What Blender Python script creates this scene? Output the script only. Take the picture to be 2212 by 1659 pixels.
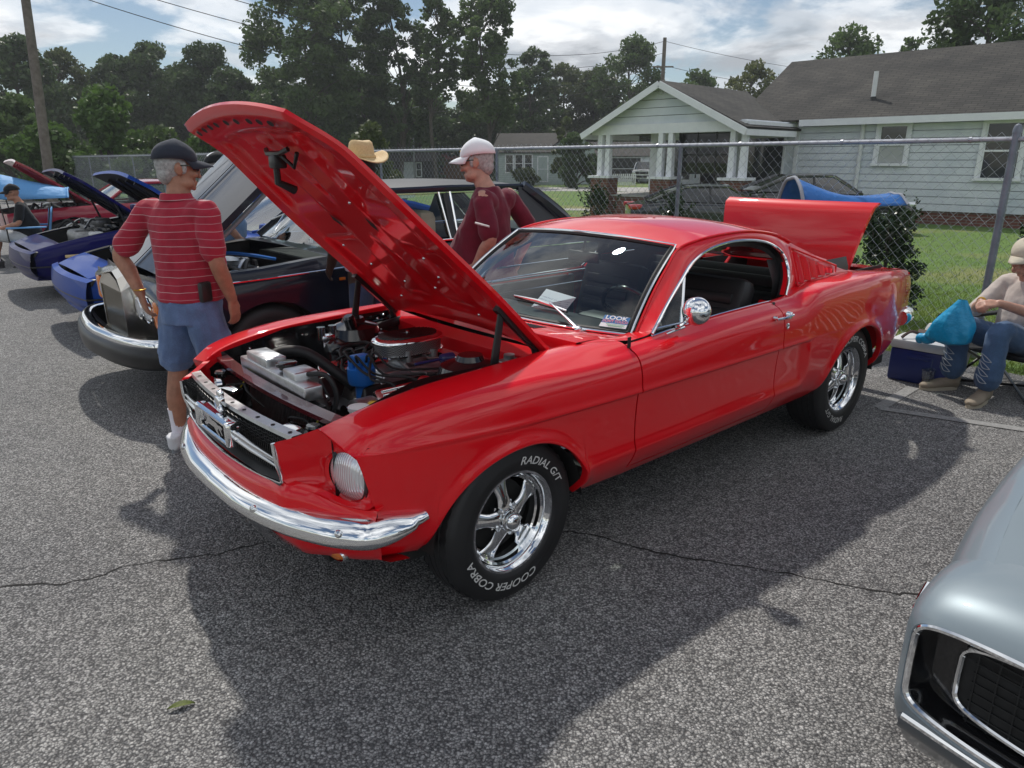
import bpy, bmesh, math, random
import numpy as np
from mathutils import Vector, Matrix
for o in list(bpy.data.objects): bpy.data.objects.remove(o)
SC = bpy.context.scene
COL = SC.collection
# ---------------------------------------------------------------- camera
cam = bpy.data.cameras.new('camera'); camo = bpy.data.objects.new('camera', cam); COL.objects.link(camo)
cam.sensor_width = 36; cam.lens = 1540.3/2212*36; cam.clip_start = .05; cam.clip_end = 2000
camo.matrix_world = Matrix.Translation((0, 0, 1.6695)) @ Matrix.Rotation(math.pi/2-.3065, 4, 'X') @ Matrix.Rotation(-.0038, 4, 'Z')
SC.camera = camo
# ---------------------------------------------------------------- sky and sun
SUN = Vector((-.227, .703, 1.0)).normalized()
elev = math.asin(SUN.z); azim = math.atan2(SUN.x, SUN.y)
w = bpy.data.worlds.new('World'); SC.world = w; w.use_nodes = True
nt = w.node_tree; nt.nodes.clear()
def N(t, **k):
    n = nt.nodes.new(t)
    for a, b in k.items(): setattr(n, a, b)
    return n
L = nt.links.new
sky = N('ShaderNodeTexSky', sky_type='NISHITA', sun_disc=False, sun_elevation=elev, sun_rotation=azim)
sky.air_density = 1.0; sky.dust_density = .2; sky.ozone_density = 1.5
bgs = N('ShaderNodeBackground'); bgs.inputs[1].default_value = .066; L(sky.outputs[0], bgs.inputs[0])
tc = N('ShaderNodeTexCoord'); sep = N('ShaderNodeSeparateXYZ'); L(tc.outputs['Generated'], sep.inputs[0])
def M_(op, a, b=None, c=None):
    n = N('ShaderNodeMath', operation=op)
    for i, q in enumerate((a, b, c)):
        if q is None: continue
        if isinstance(q, (int, float)): n.inputs[i].default_value = q
        else: L(q, n.inputs[i])
    return n.outputs[0]
zz = M_('ADD', M_('MAXIMUM', sep.outputs[2], 0.0), .22)
cx = M_('DIVIDE', sep.outputs[0], zz); cy = M_('DIVIDE', sep.outputs[1], zz)
cmb = N('ShaderNodeCombineXYZ'); L(cx, cmb.inputs[0]); L(cy, cmb.inputs[1]); cmb.inputs[2].default_value = SKYSEED = 3.7
def noise(scale, det, rough, off, dist=.0):
    mp = N('ShaderNodeVectorMath', operation='ADD'); L(cmb.outputs[0], mp.inputs[0]); mp.inputs[1].default_value = off
    n = N('ShaderNodeTexNoise'); L(mp.outputs[0], n.inputs['Vector'])
    n.inputs['Scale'].default_value = scale; n.inputs['Detail'].default_value = det; n.inputs['Roughness'].default_value = rough
    n.inputs['Distortion'].default_value = dist
    return n.outputs[0]
def ramp(v, *st):
    r = N('ShaderNodeValToRGB'); L(v, r.inputs[0]); e = r.color_ramp.elements
    r.color_ramp.interpolation = 'EASE'
    while len(e) < len(st): e.new(.5)
    for q, (p, c) in zip(e, st): q.position = p; q.color = (*c, 1)
    return r.outputs[0]
n1 = noise(1.35, 7, .56, (5.04, 10.26, 0), .35); n2 = noise(1.9, 6, .55, (8.9, 0.0, 0), .2); n3 = noise(.7, 3, .5, (1.5, 4.2, 2))
mask = ramp(n1, (.43, (0, 0, 0)), (.51, (.7, .7, .7)), (.60, (1, 1, 1)))
ccol = ramp(n2, (.36, (.42, .45, .49)), (.46, (.70, .73, .77)), (.54, (1.0, 1.02, 1.04)), (.66, (1.2, 1.2, 1.2)))
bgc = N('ShaderNodeBackground'); bgc.inputs[1].default_value = .92; L(ccol, bgc.inputs[0])
mx = N('ShaderNodeMixShader'); L(mask, mx.inputs[0]); L(bgs.outputs[0], mx.inputs[1]); L(bgc.outputs[0], mx.inputs[2])
wo = N('ShaderNodeOutputWorld'); L(mx.outputs[0], wo.inputs[0])
sl = bpy.data.lights.new('sun', 'SUN'); sl.energy = 2.7; sl.angle = math.radians(1.8); sl.color = (1, .95, .87)
so = bpy.data.objects.new('sun', sl); COL.objects.link(so); so.rotation_euler = SUN.to_track_quat('Z', 'Y').to_euler(); so.location = (0, 0, 30)
vs = SC.view_settings; vs.view_transform = 'Standard'; vs.look = 'None'; vs.exposure = 0.2; vs.gamma = 1
SC.render.engine = 'CYCLES'
SC.cycles.max_bounces = 6; SC.cycles.transparent_max_bounces = 14; SC.cycles.glossy_bounces = 4; SC.cycles.diffuse_bounces = 3; SC.cycles.volume_bounces = 0
SC.render.resolution_x = 1024; SC.render.resolution_y = 768
# ---------------------------------------------------------------- helpers
R_ = math.radians
rnd = random.Random(7)
def tag(o, label=None, cat=None, group=None, kind=None):
    for k, q in (('label', label), ('category', cat), ('group', group), ('kind', kind)):
        if q: o[k] = q
    return o
def empty(name, loc=(0, 0, 0), rz=0, label=None, cat=None, group=None, scale=1):
    o = bpy.data.objects.new(name, None); COL.objects.link(o); o.location = loc; o.rotation_euler = (0, 0, rz)
    o.empty_display_size = .1; o.scale = (scale,)*3
    return tag(o, label, cat, group)
def link(name, me, parent=None):
    o = bpy.data.objects.new(name, me); COL.objects.link(o)
    if parent is not None: o.parent = parent
    return o
def copy_tree(o, parent=None):
    c = o.copy(); COL.objects.link(c); c.parent = parent
    for ch in list(o.children): copy_tree(ch, c)
    return c
def rotm(rx=0, ry=0, rz=0):
    return np.array((Matrix.Rotation(rz, 3, 'Z') @ Matrix.Rotation(ry, 3, 'Y') @ Matrix.Rotation(rx, 3, 'X')))
def frame(d, up=(0, 0, 1)):
    d = np.asarray(d, float); d = d/(np.linalg.norm(d)+1e-12); u = np.asarray(up, float)
    if abs(d@u) > .98: u = np.array((0, 1., 0)) if abs(d[1]) < .9 else np.array((1., 0, 0))
    a = np.cross(u, d); a /= np.linalg.norm(a); b = np.cross(d, a)
    return a, b, d
class Spl:                                              # monotone cubic through points
    def __init__(s, pts):
        pts = sorted(pts); s.x = np.array([q[0] for q in pts], float); s.y = np.array([q[1] for q in pts], float)
        h = np.diff(s.x); d = np.diff(s.y)/h; m = np.zeros(len(s.x)); m[0] = d[0]; m[-1] = d[-1]
        for i in range(1, len(d)):
            m[i] = 0 if d[i-1]*d[i] <= 0 else 2*d[i-1]*d[i]/(d[i-1]+d[i])
        s.m = m
    def __call__(s, q):
        q = np.clip(np.asarray(q, float), s.x[0], s.x[-1]); i = np.clip(np.searchsorted(s.x, q)-1, 0, len(s.x)-2)
        h = s.x[i+1]-s.x[i]; t = (q-s.x[i])/h; t2 = t*t; t3 = t2*t
        return (2*t3-3*t2+1)*s.y[i]+(t3-2*t2+t)*h*s.m[i]+(-2*t3+3*t2)*s.y[i+1]+(t3-t2)*h*s.m[i+1]
def sstep(a, b, x):
    t = np.clip((np.asarray(x, float)-a)/(b-a), 0, 1); return t*t*(3-2*t)
def crv(pts, n, closed=False):                            # catmull-rom resample of 3D points
    P = np.array(pts, float)
    if closed: P = np.vstack([P[-1], P, P[0], P[1]])
    else: P = np.vstack([2*P[0]-P[1], P, 2*P[-1]-P[-2]])
    k = len(P)-3; out = []
    for t in np.linspace(0, k, n, endpoint=not closed):
        i = min(int(t), k-1); f = t-i; a, b, c, d = P[i:i+4]
        out.append(.5*(2*b+(c-a)*f+(2*a-5*b+4*c-d)*f*f+(3*b-a-3*c+d)*f**3))
    return np.array(out)
def resample(P, n):
    P = np.array(P, float); s = np.r_[0, np.cumsum(np.linalg.norm(np.diff(P, axis=0), axis=1))]
    t = np.linspace(0, s[-1], n); return np.stack([np.interp(t, s, P[:, k]) for k in range(P.shape[1])], 1)
class MB:
    def __init__(s): s.v = []; s.f = []; s.m = []; s.cur = 0; s.n = 0
    def add(s, V, F):
        V = np.asarray(V, float).reshape(-1, 3); o = s.n; s.v.append(V); s.n += len(V)
        for f in F: s.f.append([i+o for i in f]); s.m.append(s.cur)
        return s
    def grid(s, P, cu=False, cv=False, flip=False):
        P = np.asarray(P, float); nu, nv = P.shape[:2]; F = []
        for i in range(nu if cu else nu-1):
            for j in range(nv if cv else nv-1):
                q = [i*nv+j, ((i+1) % nu)*nv+j, ((i+1) % nu)*nv+(j+1) % nv, i*nv+(j+1) % nv]
                F.append(q[::-1] if flip else q)
        return s.add(P.reshape(-1, 3), F)
    def box(s, c, size, R=None, taper=None):
        x, y, z = np.array(size)/2; V = np.array([(a*x, b*y, d*z) for a in (-1, 1) for b in (-1, 1) for d in (-1, 1)], float)
        if taper is not None: V[V[:, 2] > 0, :2] *= taper
        if R is not None: V = V@np.asarray(R).T
        return s.add(V+np.array(c), [(0, 1, 3, 2), (4, 6, 7, 5), (0, 4, 5, 1), (2, 3, 7, 6), (0, 2, 6, 4), (1, 5, 7, 3)])
    def rbox(s, c, size, r=.01, R=None, n=2):             # rounded box
        x, y, z = np.array(size)/2; r = min(r, x*.99, y*.99, z*.99)
        t = [k*math.pi/2/n for k in range(n+1)]; prof = []
        for sx, sy, a0 in ((1, 1, 0), (-1, 1, 1), (-1, -1, 2), (1, -1, 3)):
            for a in t: prof.append((sx*(x-r)+r*math.cos(a+a0*math.pi/2), sy*(y-r)+r*math.sin(a+a0*math.pi/2), sx, sy))
        rings = []
        for sz in (-1, 1):
            for a in (t if sz > 0 else t[::-1]):
                k = r*(1-math.cos(a)); zz_ = sz*(z-r+r*math.sin(a))
                ring = []
                for px, py, sx, sy in prof:
                    cx_, cy_ = sx*(x-r), sy*(y-r); f = (r-k)/r if r else 1
                    ring.append((cx_+(px-cx_)*f, cy_+(py-cy_)*f, zz_))
                rings.append(ring)
        P = np.array(rings); m = P.shape[1]
        if R is not None: P = P@np.asarray(R).T
        P = P+np.array(c); o = s.n; s.grid(P, cv=True, flip=True)
        a = len(P)-1
        s.f.append([o+j for j in range(m)][::-1]); s.m.append(s.cur); s.f.append([o+a*m+j for j in range(m)]); s.m.append(s.cur)
        return s
    def tube(s, path, r, n=8, caps=True, closed=False, flat=1, up=(0, 0, 1)):
        P = np.array(path, float); k = len(P); rr = np.broadcast_to(np.asarray(r, float), (k,))
        T = np.gradient(P, axis=0) if not closed else np.roll(P, -1, 0)-np.roll(P, 1, 0)
        a, b, d = frame(T[0], up); rings = []
        for i in range(k):
            d = T[i]/(np.linalg.norm(T[i])+1e-12); a = a-d*(a@d); a /= np.linalg.norm(a)+1e-12; b = np.cross(d, a)
            t = np.arange(n)*2*math.pi/n+math.pi/n
            rings.append(P[i]+rr[i]*(np.outer(np.cos(t), a)+flat*np.outer(np.sin(t), b)))
        o = s.n; s.grid(np.array(rings), cu=closed, cv=True, flip=True)
        if caps and not closed:
            s.f.append([o+j for j in range(n)][::-1]); s.m.append(s.cur); s.f.append([o+(k-1)*n+j for j in range(n)]); s.m.append(s.cur)
        return s
    def lathe(s, prof, n=32, c=(0, 0, 0), axis=(0, 0, 1), cap=True, ang=None, scale=(1, 1)):
        a, b, d = frame(axis); prof = np.array(prof, float)
        if ang is None: t = np.arange(n)*2*math.pi/n
        else: t = np.linspace(ang[0], ang[1], n)
        P = np.array([[np.array(c)+d*h+r*(math.cos(q)*a*scale[0]+math.sin(q)*b*scale[1]) for r, h in prof] for q in t])
        o = s.n; s.grid(P, cu=ang is None); m = len(prof)
        if cap and ang is None:
            for j, fl in ((0, 1), (m-1, 0)):
                if prof[j][0] > 1e-5:
                    f = [o+i*m+j for i in range(n)]; s.f.append(f[::-1] if fl else f); s.m.append(s.cur)
        return s
    def ell(s, c, r, n=16, m=10, R=None):
        th = np.linspace(0, math.pi, m+1); ph = np.arange(n)*2*math.pi/n
        P = np.array([[(r[0]*math.sin(t)*math.cos(q), r[1]*math.sin(t)*math.sin(q), r[2]*math.cos(t)) for q in ph] for t in th])
        if R is not None: P = P@np.asarray(R).T
        return s.grid(P+np.array(c), cv=True, flip=False)
    def prism(s, poly, h, c=(0, 0, 0), R=None):            # polygon in local xy extruded along local z
        k = len(poly); V = [(q[0], q[1], 0) for q in poly]+[(q[0], q[1], h) for q in poly]
        V = np.array(V, float)
        if R is not None: V = V@np.asarray(R).T
        return s.add(V+np.array(c), [tuple(range(k))[::-1], tuple(range(k, 2*k))]+[(i, (i+1) % k, k+(i+1) % k, k+i) for i in range(k)])
    def quad(s, a, b, c, d): return s.add([a, b, c, d], [(0, 1, 2, 3)])
    def mirror(s):
        o = MB(); o.v = [q*np.array((1, -1, 1)) for q in s.v]; o.f = [f[::-1] for f in s.f]; o.m = list(s.m); o.n = s.n; return o
    def both(s):
        o = s.mirror(); off = s.n; s.v += o.v; s.f += [[i+off for i in f] for f in o.f]; s.m += o.m; s.n *= 2; return s
    def xf(s, R=None, t=(0, 0, 0), sc=1):
        s.v = [((q*sc)@np.asarray(R).T if R is not None else q*sc)+np.array(t) for q in s.v]; return s
    def mesh(s, name, mats, sharp=35, smooth=True):
        me = bpy.data.meshes.new(name); me.from_pydata(np.vstack(s.v).tolist() if s.v else [], [], s.f)
        for m in (mats if isinstance(mats, (list, tuple)) else [mats]): me.materials.append(MAT[m] if isinstance(m, str) else m)
        me.polygons.foreach_set('material_index', s.m)
        me.validate()
        if smooth:
            me.polygons.foreach_set('use_smooth', [True]*len(me.polygons)); me.set_sharp_from_angle(angle=R_(sharp))
        me.update(); return me
    def build(s, name, mats, parent=None, sharp=35, smooth=True, bevel=0, solid=0, subd=0):
        o = link(name, s.mesh(name, mats, sharp, smooth), parent)
        if subd: m = o.modifiers.new('s', 'SUBSURF'); m.levels = subd; m.render_levels = subd
        if solid: m = o.modifiers.new('t', 'SOLIDIFY'); m.thickness = solid; m.offset = -1
        if bevel: m = o.modifiers.new('b', 'BEVEL'); m.width = bevel; m.segments = 2; m.limit_method = 'ANGLE'; m.angle_limit = R_(40)
        return o
# ---------------------------------------------------------------- materials
MAT = {}
def mat(name, col=(.5, .5, .5), rough=.5, metal=0, coat=0, spec=.5, var=0, vscale=8, bump=0, bscale=60, trans=0, emis=None, bdist=.002, rvar=0, det=4, sheen=0):
    m = bpy.data.materials.new(name); m.use_nodes = True; t = m.node_tree; b = t.nodes['Principled BSDF']
    b.inputs['Base Color'].default_value = (*col, 1); b.inputs['Roughness'].default_value = rough; b.inputs['Metallic'].default_value = metal
    b.inputs['Coat Weight'].default_value = coat; b.inputs['Coat Roughness'].default_value = .03; b.inputs['Specular IOR Level'].default_value = spec
    b.inputs['Transmission Weight'].default_value = trans
    if sheen: b.inputs['Sheen Weight'].default_value = sheen
    if emis: b.inputs['Emission Color'].default_value = (*emis[:3], 1); b.inputs['Emission Strength'].default_value = emis[3]
    tcn = t.nodes.new('ShaderNodeTexCoord')
    if var or rvar:
        n = t.nodes.new('ShaderNodeTexNoise'); n.inputs['Scale'].default_value = vscale; n.inputs['Detail'].default_value = det
        t.links.new(tcn.outputs['Object'], n.inputs['Vector'])
        if var:
            r = t.nodes.new('ShaderNodeValToRGB'); t.links.new(n.outputs[0], r.inputs[0])
            r.color_ramp.elements[0].position = .3; r.color_ramp.elements[1].position = .7
            r.color_ramp.elements[0].color = (*[c*(1-var) for c in col], 1); r.color_ramp.elements[1].color = (*[min(1, c*(1+var)) for c in col], 1)
            t.links.new(r.outputs[0], b.inputs['Base Color'])
        if rvar:
            mr = t.nodes.new('ShaderNodeMapRange'); t.links.new(n.outputs[0], mr.inputs[0]); mr.inputs[3].default_value = max(0, rough-rvar); mr.inputs[4].default_value = rough+rvar
            t.links.new(mr.outputs[0], b.inputs['Roughness'])
    if bump:
        n2 = t.nodes.new('ShaderNodeTexNoise'); n2.inputs['Scale'].default_value = bscale; n2.inputs['Detail'].default_value = 3
        t.links.new(tcn.outputs['Object'], n2.inputs['Vector']); bp = t.nodes.new('ShaderNodeBump'); bp.inputs['Strength'].default_value = bump; bp.inputs['Distance'].default_value = bdist
        t.links.new(n2.outputs[0], bp.inputs['Height']); t.links.new(bp.outputs[0], b.inputs['Normal'])
    MAT[name] = m; return m
def node(m, t, **k):
    n = m.node_tree.nodes.new(t)
    for a, b in k.items(): setattr(n, a, b)
    return n
def glass(name, tint=(.85, .92, .9), refl=.0, rough=.0, mul=1.1):
    m = bpy.data.materials.new(name); m.use_nodes = True; t = m.node_tree; t.nodes.clear()
    tr = node(m, 'ShaderNodeBsdfTransparent'); tr.inputs[0].default_value = (*tint, 1)
    gl = node(m, 'ShaderNodeBsdfGlossy'); gl.inputs['Roughness'].default_value = rough; gl.inputs[0].default_value = (1, 1, 1, 1)
    lw = node(m, 'ShaderNodeLayerWeight'); lw.inputs[0].default_value = .5; p5 = node(m, 'ShaderNodeMath', operation='POWER'); p5.inputs[1].default_value = 5.0; t.links.new(lw.outputs['Facing'], p5.inputs[0]); fr = node(m, 'ShaderNodeMath', operation='MULTIPLY_ADD'); fr.inputs[1].default_value = .95; fr.inputs[2].default_value = .045; t.links.new(p5.outputs[0], fr.inputs[0])
    ad = node(m, 'ShaderNodeMath', operation='MULTIPLY_ADD', use_clamp=True); ad.inputs[1].default_value = mul; ad.inputs[2].default_value = refl
    mxn = node(m, 'ShaderNodeMixShader'); out = node(m, 'ShaderNodeOutputMaterial'); l = t.links.new
    l(fr.outputs[0], ad.inputs[0]); l(ad.outputs[0], mxn.inputs[0]); l(tr.outputs[0], mxn.inputs[1]); l(gl.outputs[0], mxn.inputs[2]); l(mxn.outputs[0], out.inputs[0])
    MAT[name] = m; return m
mat('red_paint', (.72, .003, .010), .38, coat=1.0, spec=.10, bump=.02, bscale=350, bdist=.0004)
mat('maroon_gloss', (.07, .006, .010), .25, coat=.8)
mat('red_inner', (.36, .006, .012), .3, coat=.8, bump=.03, bscale=200, bdist=.0005)
mat('chrome', (.86, .87, .88), .05, 1, bump=.015, bscale=9, bdist=.004)
mat('polished', (.72, .73, .74), .14, 1, rvar=.06, vscale=20)
mat('aluminium', (.55, .56, .57), .33, 1, var=.12, vscale=25, rvar=.1)
mat('cast_metal', (.35, .35, .35), .45, .9, var=.25, vscale=30, bump=.3, bscale=200)
mat('rubber', (.012, .012, .013), .62, var=.3, vscale=10, bump=.15, bscale=300)
mat('tyre_rubber', (.014, .014, .015), .55, var=.35, vscale=6, rvar=.12, bump=.12, bscale=250)
mat('black_satin', (.012, .012, .013), .35, var=.2, vscale=12)
mat('black_gloss', (.008, .008, .009), .12, coat=.5)
mat('black_matte', (.01, .01, .01), .75, var=.3, vscale=15)
mat('black_vinyl', (.014, .014, .015), .42, bump=.2, bscale=120)
mat('dark_grille', (.02, .021, .022), .4, .3)
mat('engine_blue', (.02, .16, .55), .35, var=.1)
mat('white_letter', (.62, .62, .6), .6, var=.12, vscale=90)
mat('white_paint', (.72, .73, .73), .5, var=.06, vscale=5)
mat('paper', (.8, .77, .85), .7)
mat('gold', (.55, .33, .05), .35, .8)
mat('copper_brown', (.25, .11, .06), .4, .5)
mat('amber', (.65, .16, .01), .2, coat=.6)
mat('red_lens', (.45, .01, .01), .15, coat=.8)
mat('wire_yellow', (.6, .5, .03), .5)
mat('carpet', (.02, .02, .022), .9)
glass('clear_glass'); glass('windshield_glass', (.74, .84, .82), .0, .0, 1.5); glass('dark_glass', (.16, .19, .19), .05)
mh = mat('headlight_glass', (.8, .83, .86), .12, .55, coat=1, spec=.8)
t_ = mh.node_tree; wv = node(mh, 'ShaderNodeTexWave', bands_direction='Y'); wv.inputs['Scale'].default_value = 34; tcx = node(mh, 'ShaderNodeTexCoord')
t_.links.new(tcx.outputs['Object'], wv.inputs['Vector']); bpn = node(mh, 'ShaderNodeBump'); bpn.inputs['Strength'].default_value = .5; bpn.inputs['Distance'].default_value = .004
t_.links.new(wv.outputs[0], bpn.inputs['Height']); t_.links.new(bpn.outputs[0], t_.nodes['Principled BSDF'].inputs['Normal'])
def text_mesh(txt, size=1, shear=0, bold=0):
    c = bpy.data.curves.new('t', 'FONT'); c.body = txt; c.size = size; c.shear = shear; c.resolution_u = 3; c.offset = bold
    c.align_x = 'CENTER'
    o = bpy.data.objects.new('t', c); COL.objects.link(o); dg = bpy.context.evaluated_depsgraph_get(); dg.update()
    me = bpy.data.meshes.new_from_object(o.evaluated_get(dg)); bpy.data.objects.remove(o); bpy.data.curves.remove(c)
    V = np.array([q.co for q in me.vertices]).reshape(-1, 3); F = [list(q.vertices) for q in me.polygons]; bpy.data.meshes.remove(me)
    return V, F
mat('sticker_blue', (.03, .17, .42), .4); mat('sticker_white', (.75, .78, .8), .5); mat('sticker_pink', (.75, .25, .3), .5); mat('sticker_green', (.03, .3, .12), .5); mat('solenoid_blue', (.02, .025, .12), .3, coat=.5)
fm = mat('filter_mesh', (.55, .55, .55), .4, .8); chk = node(fm, 'ShaderNodeTexChecker'); chk.inputs['Scale'].default_value = 260; tco = node(fm, 'ShaderNodeTexCoord')
chk.inputs[1].default_value = (.5, .5, .5, 1); chk.inputs[2].default_value = (.03, .03, .03, 1); fm.node_tree.links.new(tco.outputs['Object'], chk.inputs[0]); fm.node_tree.links.new(chk.outputs[0], fm.node_tree.nodes['Principled BSDF'].inputs['Base Color'])
pm = mat('paper_print', (.8, .77, .85), .7); tcp = node(pm, 'ShaderNodeTexCoord'); spx = node(pm, 'ShaderNodeSeparateXYZ'); pm.node_tree.links.new(tcp.outputs['Object'], spx.inputs[0])
def pmth(op, a, b):
    n = node(pm, 'ShaderNodeMath', operation=op)
    for i, q in enumerate((a, b)):
        if isinstance(q, (int, float)): n.inputs[i].default_value = q
        else: pm.node_tree.links.new(q, n.inputs[i])
    return n.outputs[0]
ln = pmth('LESS_THAN', pmth('FRACT', pmth('MULTIPLY', spx.outputs[2], 95), 0), .35); nz = node(pm, 'ShaderNodeTexNoise'); nz.inputs['Scale'].default_value = 160; pm.node_tree.links.new(tcp.outputs['Object'], nz.inputs[0])
ln = pmth('MULTIPLY', ln, pmth('GREATER_THAN', nz.outputs[0], .5)); ln = pmth('MULTIPLY', ln, pmth('LESS_THAN', spx.outputs[2], .995))
mxp = node(pm, 'ShaderNodeMixRGB'); pm.node_tree.links.new(ln, mxp.inputs[0]); mxp.inputs[1].default_value = (.8, .77, .86, 1); mxp.inputs[2].default_value = (.35, .33, .45, 1); pm.node_tree.links.new(mxp.outputs[0], pm.node_tree.nodes['Principled BSDF'].inputs['Base Color'])
mat('brown_hair', (.10, .06, .04), .6, var=.3, vscale=60); mat('sole_cream', (.5, .44, .34), .7)
# ================================================================ ground
CF, SF = math.cos(FH0 := 3.856797), math.sin(3.856797)
def mw(x, y, z=0): return (-.52014+CF*x-SF*y, 3.05943+SF*x+CF*y, z)      # parking-row frame to world
def asphalt():
    m = mat('asphalt', (.2, .2, .2), .85); t = m.node_tree; b = t.nodes['Principled BSDF']; l = t.links.new
    tcn = node(m, 'ShaderNodeTexCoord'); vec = tcn.outputs['Object']
    wob = node(m, 'ShaderNodeTexNoise'); wob.inputs['Scale'].default_value = 60; wob.inputs['Detail'].default_value = 2; l(vec, wob.inputs['Vector'])
    mixv = node(m, 'ShaderNodeMixRGB'); mixv.inputs[0].default_value = .012; l(vec, mixv.inputs[1]); l(wob.outputs['Color'], mixv.inputs[2])
    v = node(m, 'ShaderNodeTexVoronoi'); v.inputs['Scale'].default_value = 118; v.inputs['Randomness'].default_value = 1; l(mixv.outputs[0], v.inputs['Vector'])
    sp = node(m, 'ShaderNodeSeparateColor'); l(v.outputs['Color'], sp.inputs[0])
    r = node(m, 'ShaderNodeValToRGB'); l(sp.outputs[0], r.inputs[0]); e = r.color_ramp.elements
    e[0].position = 0; e[0].color = (.15, .15, .155, 1); e[1].position = 1; e[1].color = (.54, .535, .525, 1)
    for p, c in ((.22, (.215, .213, .21)), (.5, (.30, .298, .292)), (.8, (.40, .395, .385))): q = e.new(p); q.color = (*c, 1)
    gap = node(m, 'ShaderNodeValToRGB'); l(v.outputs['Distance'], gap.inputs[0]); g = gap.color_ramp.elements; g[0].position = .38; g[0].color = (1, 1, 1, 1); g[1].position = .62; g[1].color = (.32, .32, .33, 1)
    mu = node(m, 'ShaderNodeMixRGB', blend_type='MULTIPLY'); mu.inputs[0].default_value = 1; l(r.outputs[0], mu.inputs[1]); l(gap.outputs[0], mu.inputs[2])
    n2 = node(m, 'ShaderNodeTexNoise'); n2.inputs['Scale'].default_value = .55; n2.inputs['Detail'].default_value = 6; n2.inputs['Roughness'].default_value = .6; l(vec, n2.inputs['Vector'])
    r2 = node(m, 'ShaderNodeValToRGB'); l(n2.outputs[0], r2.inputs[0]); e2 = r2.color_ramp.elements; e2[0].position = .28; e2[0].color = (.72, .72, .74, 1); e2[1].position = .7; e2[1].color = (1.12, 1.11, 1.08, 1)
    m3 = node(m, 'ShaderNodeMixRGB', blend_type='MULTIPLY'); m3.inputs[0].default_value = 1; l(mu.outputs[0], m3.inputs[1]); l(r2.outputs[0], m3.inputs[2])
    n4 = node(m, 'ShaderNodeTexNoise'); n4.inputs['Scale'].default_value = 14; n4.inputs['Detail'].default_value = 3; l(vec, n4.inputs['Vector'])
    r4 = node(m, 'ShaderNodeValToRGB'); l(n4.outputs[0], r4.inputs[0]); e4 = r4.color_ramp.elements; e4[0].position = .35; e4[0].color = (.85, .85, .85, 1); e4[1].position = .65; e4[1].color = (1.1, 1.1, 1.1, 1)
    m5 = node(m, 'ShaderNodeMixRGB', blend_type='MULTIPLY'); m5.inputs[0].default_value = 1; l(m3.outputs[0], m5.inputs[1]); l(r4.outputs[0], m5.inputs[2])
    l(m5.outputs[0], b.inputs['Base Color'])
    bp = node(m, 'ShaderNodeBump'); bp.invert = True; bp.inputs['Strength'].default_value = .9; bp.inputs['Distance'].default_value = .006; l(v.outputs['Distance'], bp.inputs['Height']); l(bp.outputs[0], b.inputs['Normal'])
asphalt()
def noisy(name, c0, c1, scale, rough=.9, c2=None, scale2=.3, bump=.5, bscale=40, bdist=.02):
    m = mat(name, c0, rough); t = m.node_tree; b = t.nodes['Principled BSDF']; l = t.links.new; tcn = node(m, 'ShaderNodeTexCoord')
    n = node(m, 'ShaderNodeTexNoise'); n.inputs['Scale'].default_value = scale; n.inputs['Detail'].default_value = 8; n.inputs['Roughness'].default_value = .65; l(tcn.outputs['Object'], n.inputs['Vector'])
    r = node(m, 'ShaderNodeValToRGB'); l(n.outputs[0], r.inputs[0]); e = r.color_ramp.elements; e[0].position = .32; e[0].color = (*c0, 1); e[1].position = .68; e[1].color = (*c1, 1); out = r.outputs[0]
    if c2:
        n2 = node(m, 'ShaderNodeTexNoise'); n2.inputs['Scale'].default_value = scale2; n2.inputs['Detail'].default_value = 5; l(tcn.outputs['Object'], n2.inputs['Vector'])
        r2 = node(m, 'ShaderNodeValToRGB'); l(n2.outputs[0], r2.inputs[0]); r2.color_ramp.elements[0].position = .5; r2.color_ramp.elements[1].position = .68
        mx_ = node(m, 'ShaderNodeMixRGB'); l(r2.outputs[0], mx_.inputs[0]); l(out, mx_.inputs[1]); mx_.inputs[2].default_value = (*c2, 1); out = mx_.outputs[0]
    l(out, b.inputs['Base Color'])
    if bump:
        n3 = node(m, 'ShaderNodeTexNoise'); n3.inputs['Scale'].default_value = bscale; n3.inputs['Detail'].default_value = 4; l(tcn.outputs['Object'], n3.inputs['Vector'])
        bp = node(m, 'ShaderNodeBump'); bp.inputs['Strength'].default_value = bump; bp.inputs['Distance'].default_value = bdist; l(n3.outputs[0], bp.inputs['Height']); l(bp.outputs[0], b.inputs['Normal'])
    return m
noisy('lawn', (.05, .11, .015), (.13, .22, .035), 7, c2=(.20, .20, .07), scale2=.35)
noisy('concrete_road', (.32, .31, .29), (.42, .41, .39), 3, bump=.1)
mat('crack_dark', (.018, .017, .016), .95)
noisy('worn_line', (.36, .36, .355), (.19, .19, .185), 60, bump=.3)
def gh_(x, y):                                             # lawn falls away gently beyond the fence
    d = -(CF*(x+.52014)+SF*(y-3.05943)); return -.012-.44*sstep(5.6, 13.0, d)
gu = np.r_[np.linspace(-260, -40, 12), np.linspace(-38, 38, 77), np.linspace(40, 260, 12)]; gv_ = np.r_[-40, -10, np.linspace(-5, 60, 80), np.linspace(65, 420, 14)]
X, Y = np.meshgrid(gu, gv_, indexing='ij'); tag(MB().grid(np.stack([X, Y, gh_(X, Y)], 2)).build('ground', 'lawn'), kind='structure')
e_ = [(-5.08+.05*math.sin(y*1.7)+.04*math.sin(y*4.1+1), y) for y in np.linspace(-70, 30, 320)]
lot = tag(MB().add([mw(30, -70), mw(30, 30)]+[mw(*q) for q in e_[::-1]], [list(range(2+len(e_)))]).build('parking_lot', 'asphalt', smooth=False), kind='structure')
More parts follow.
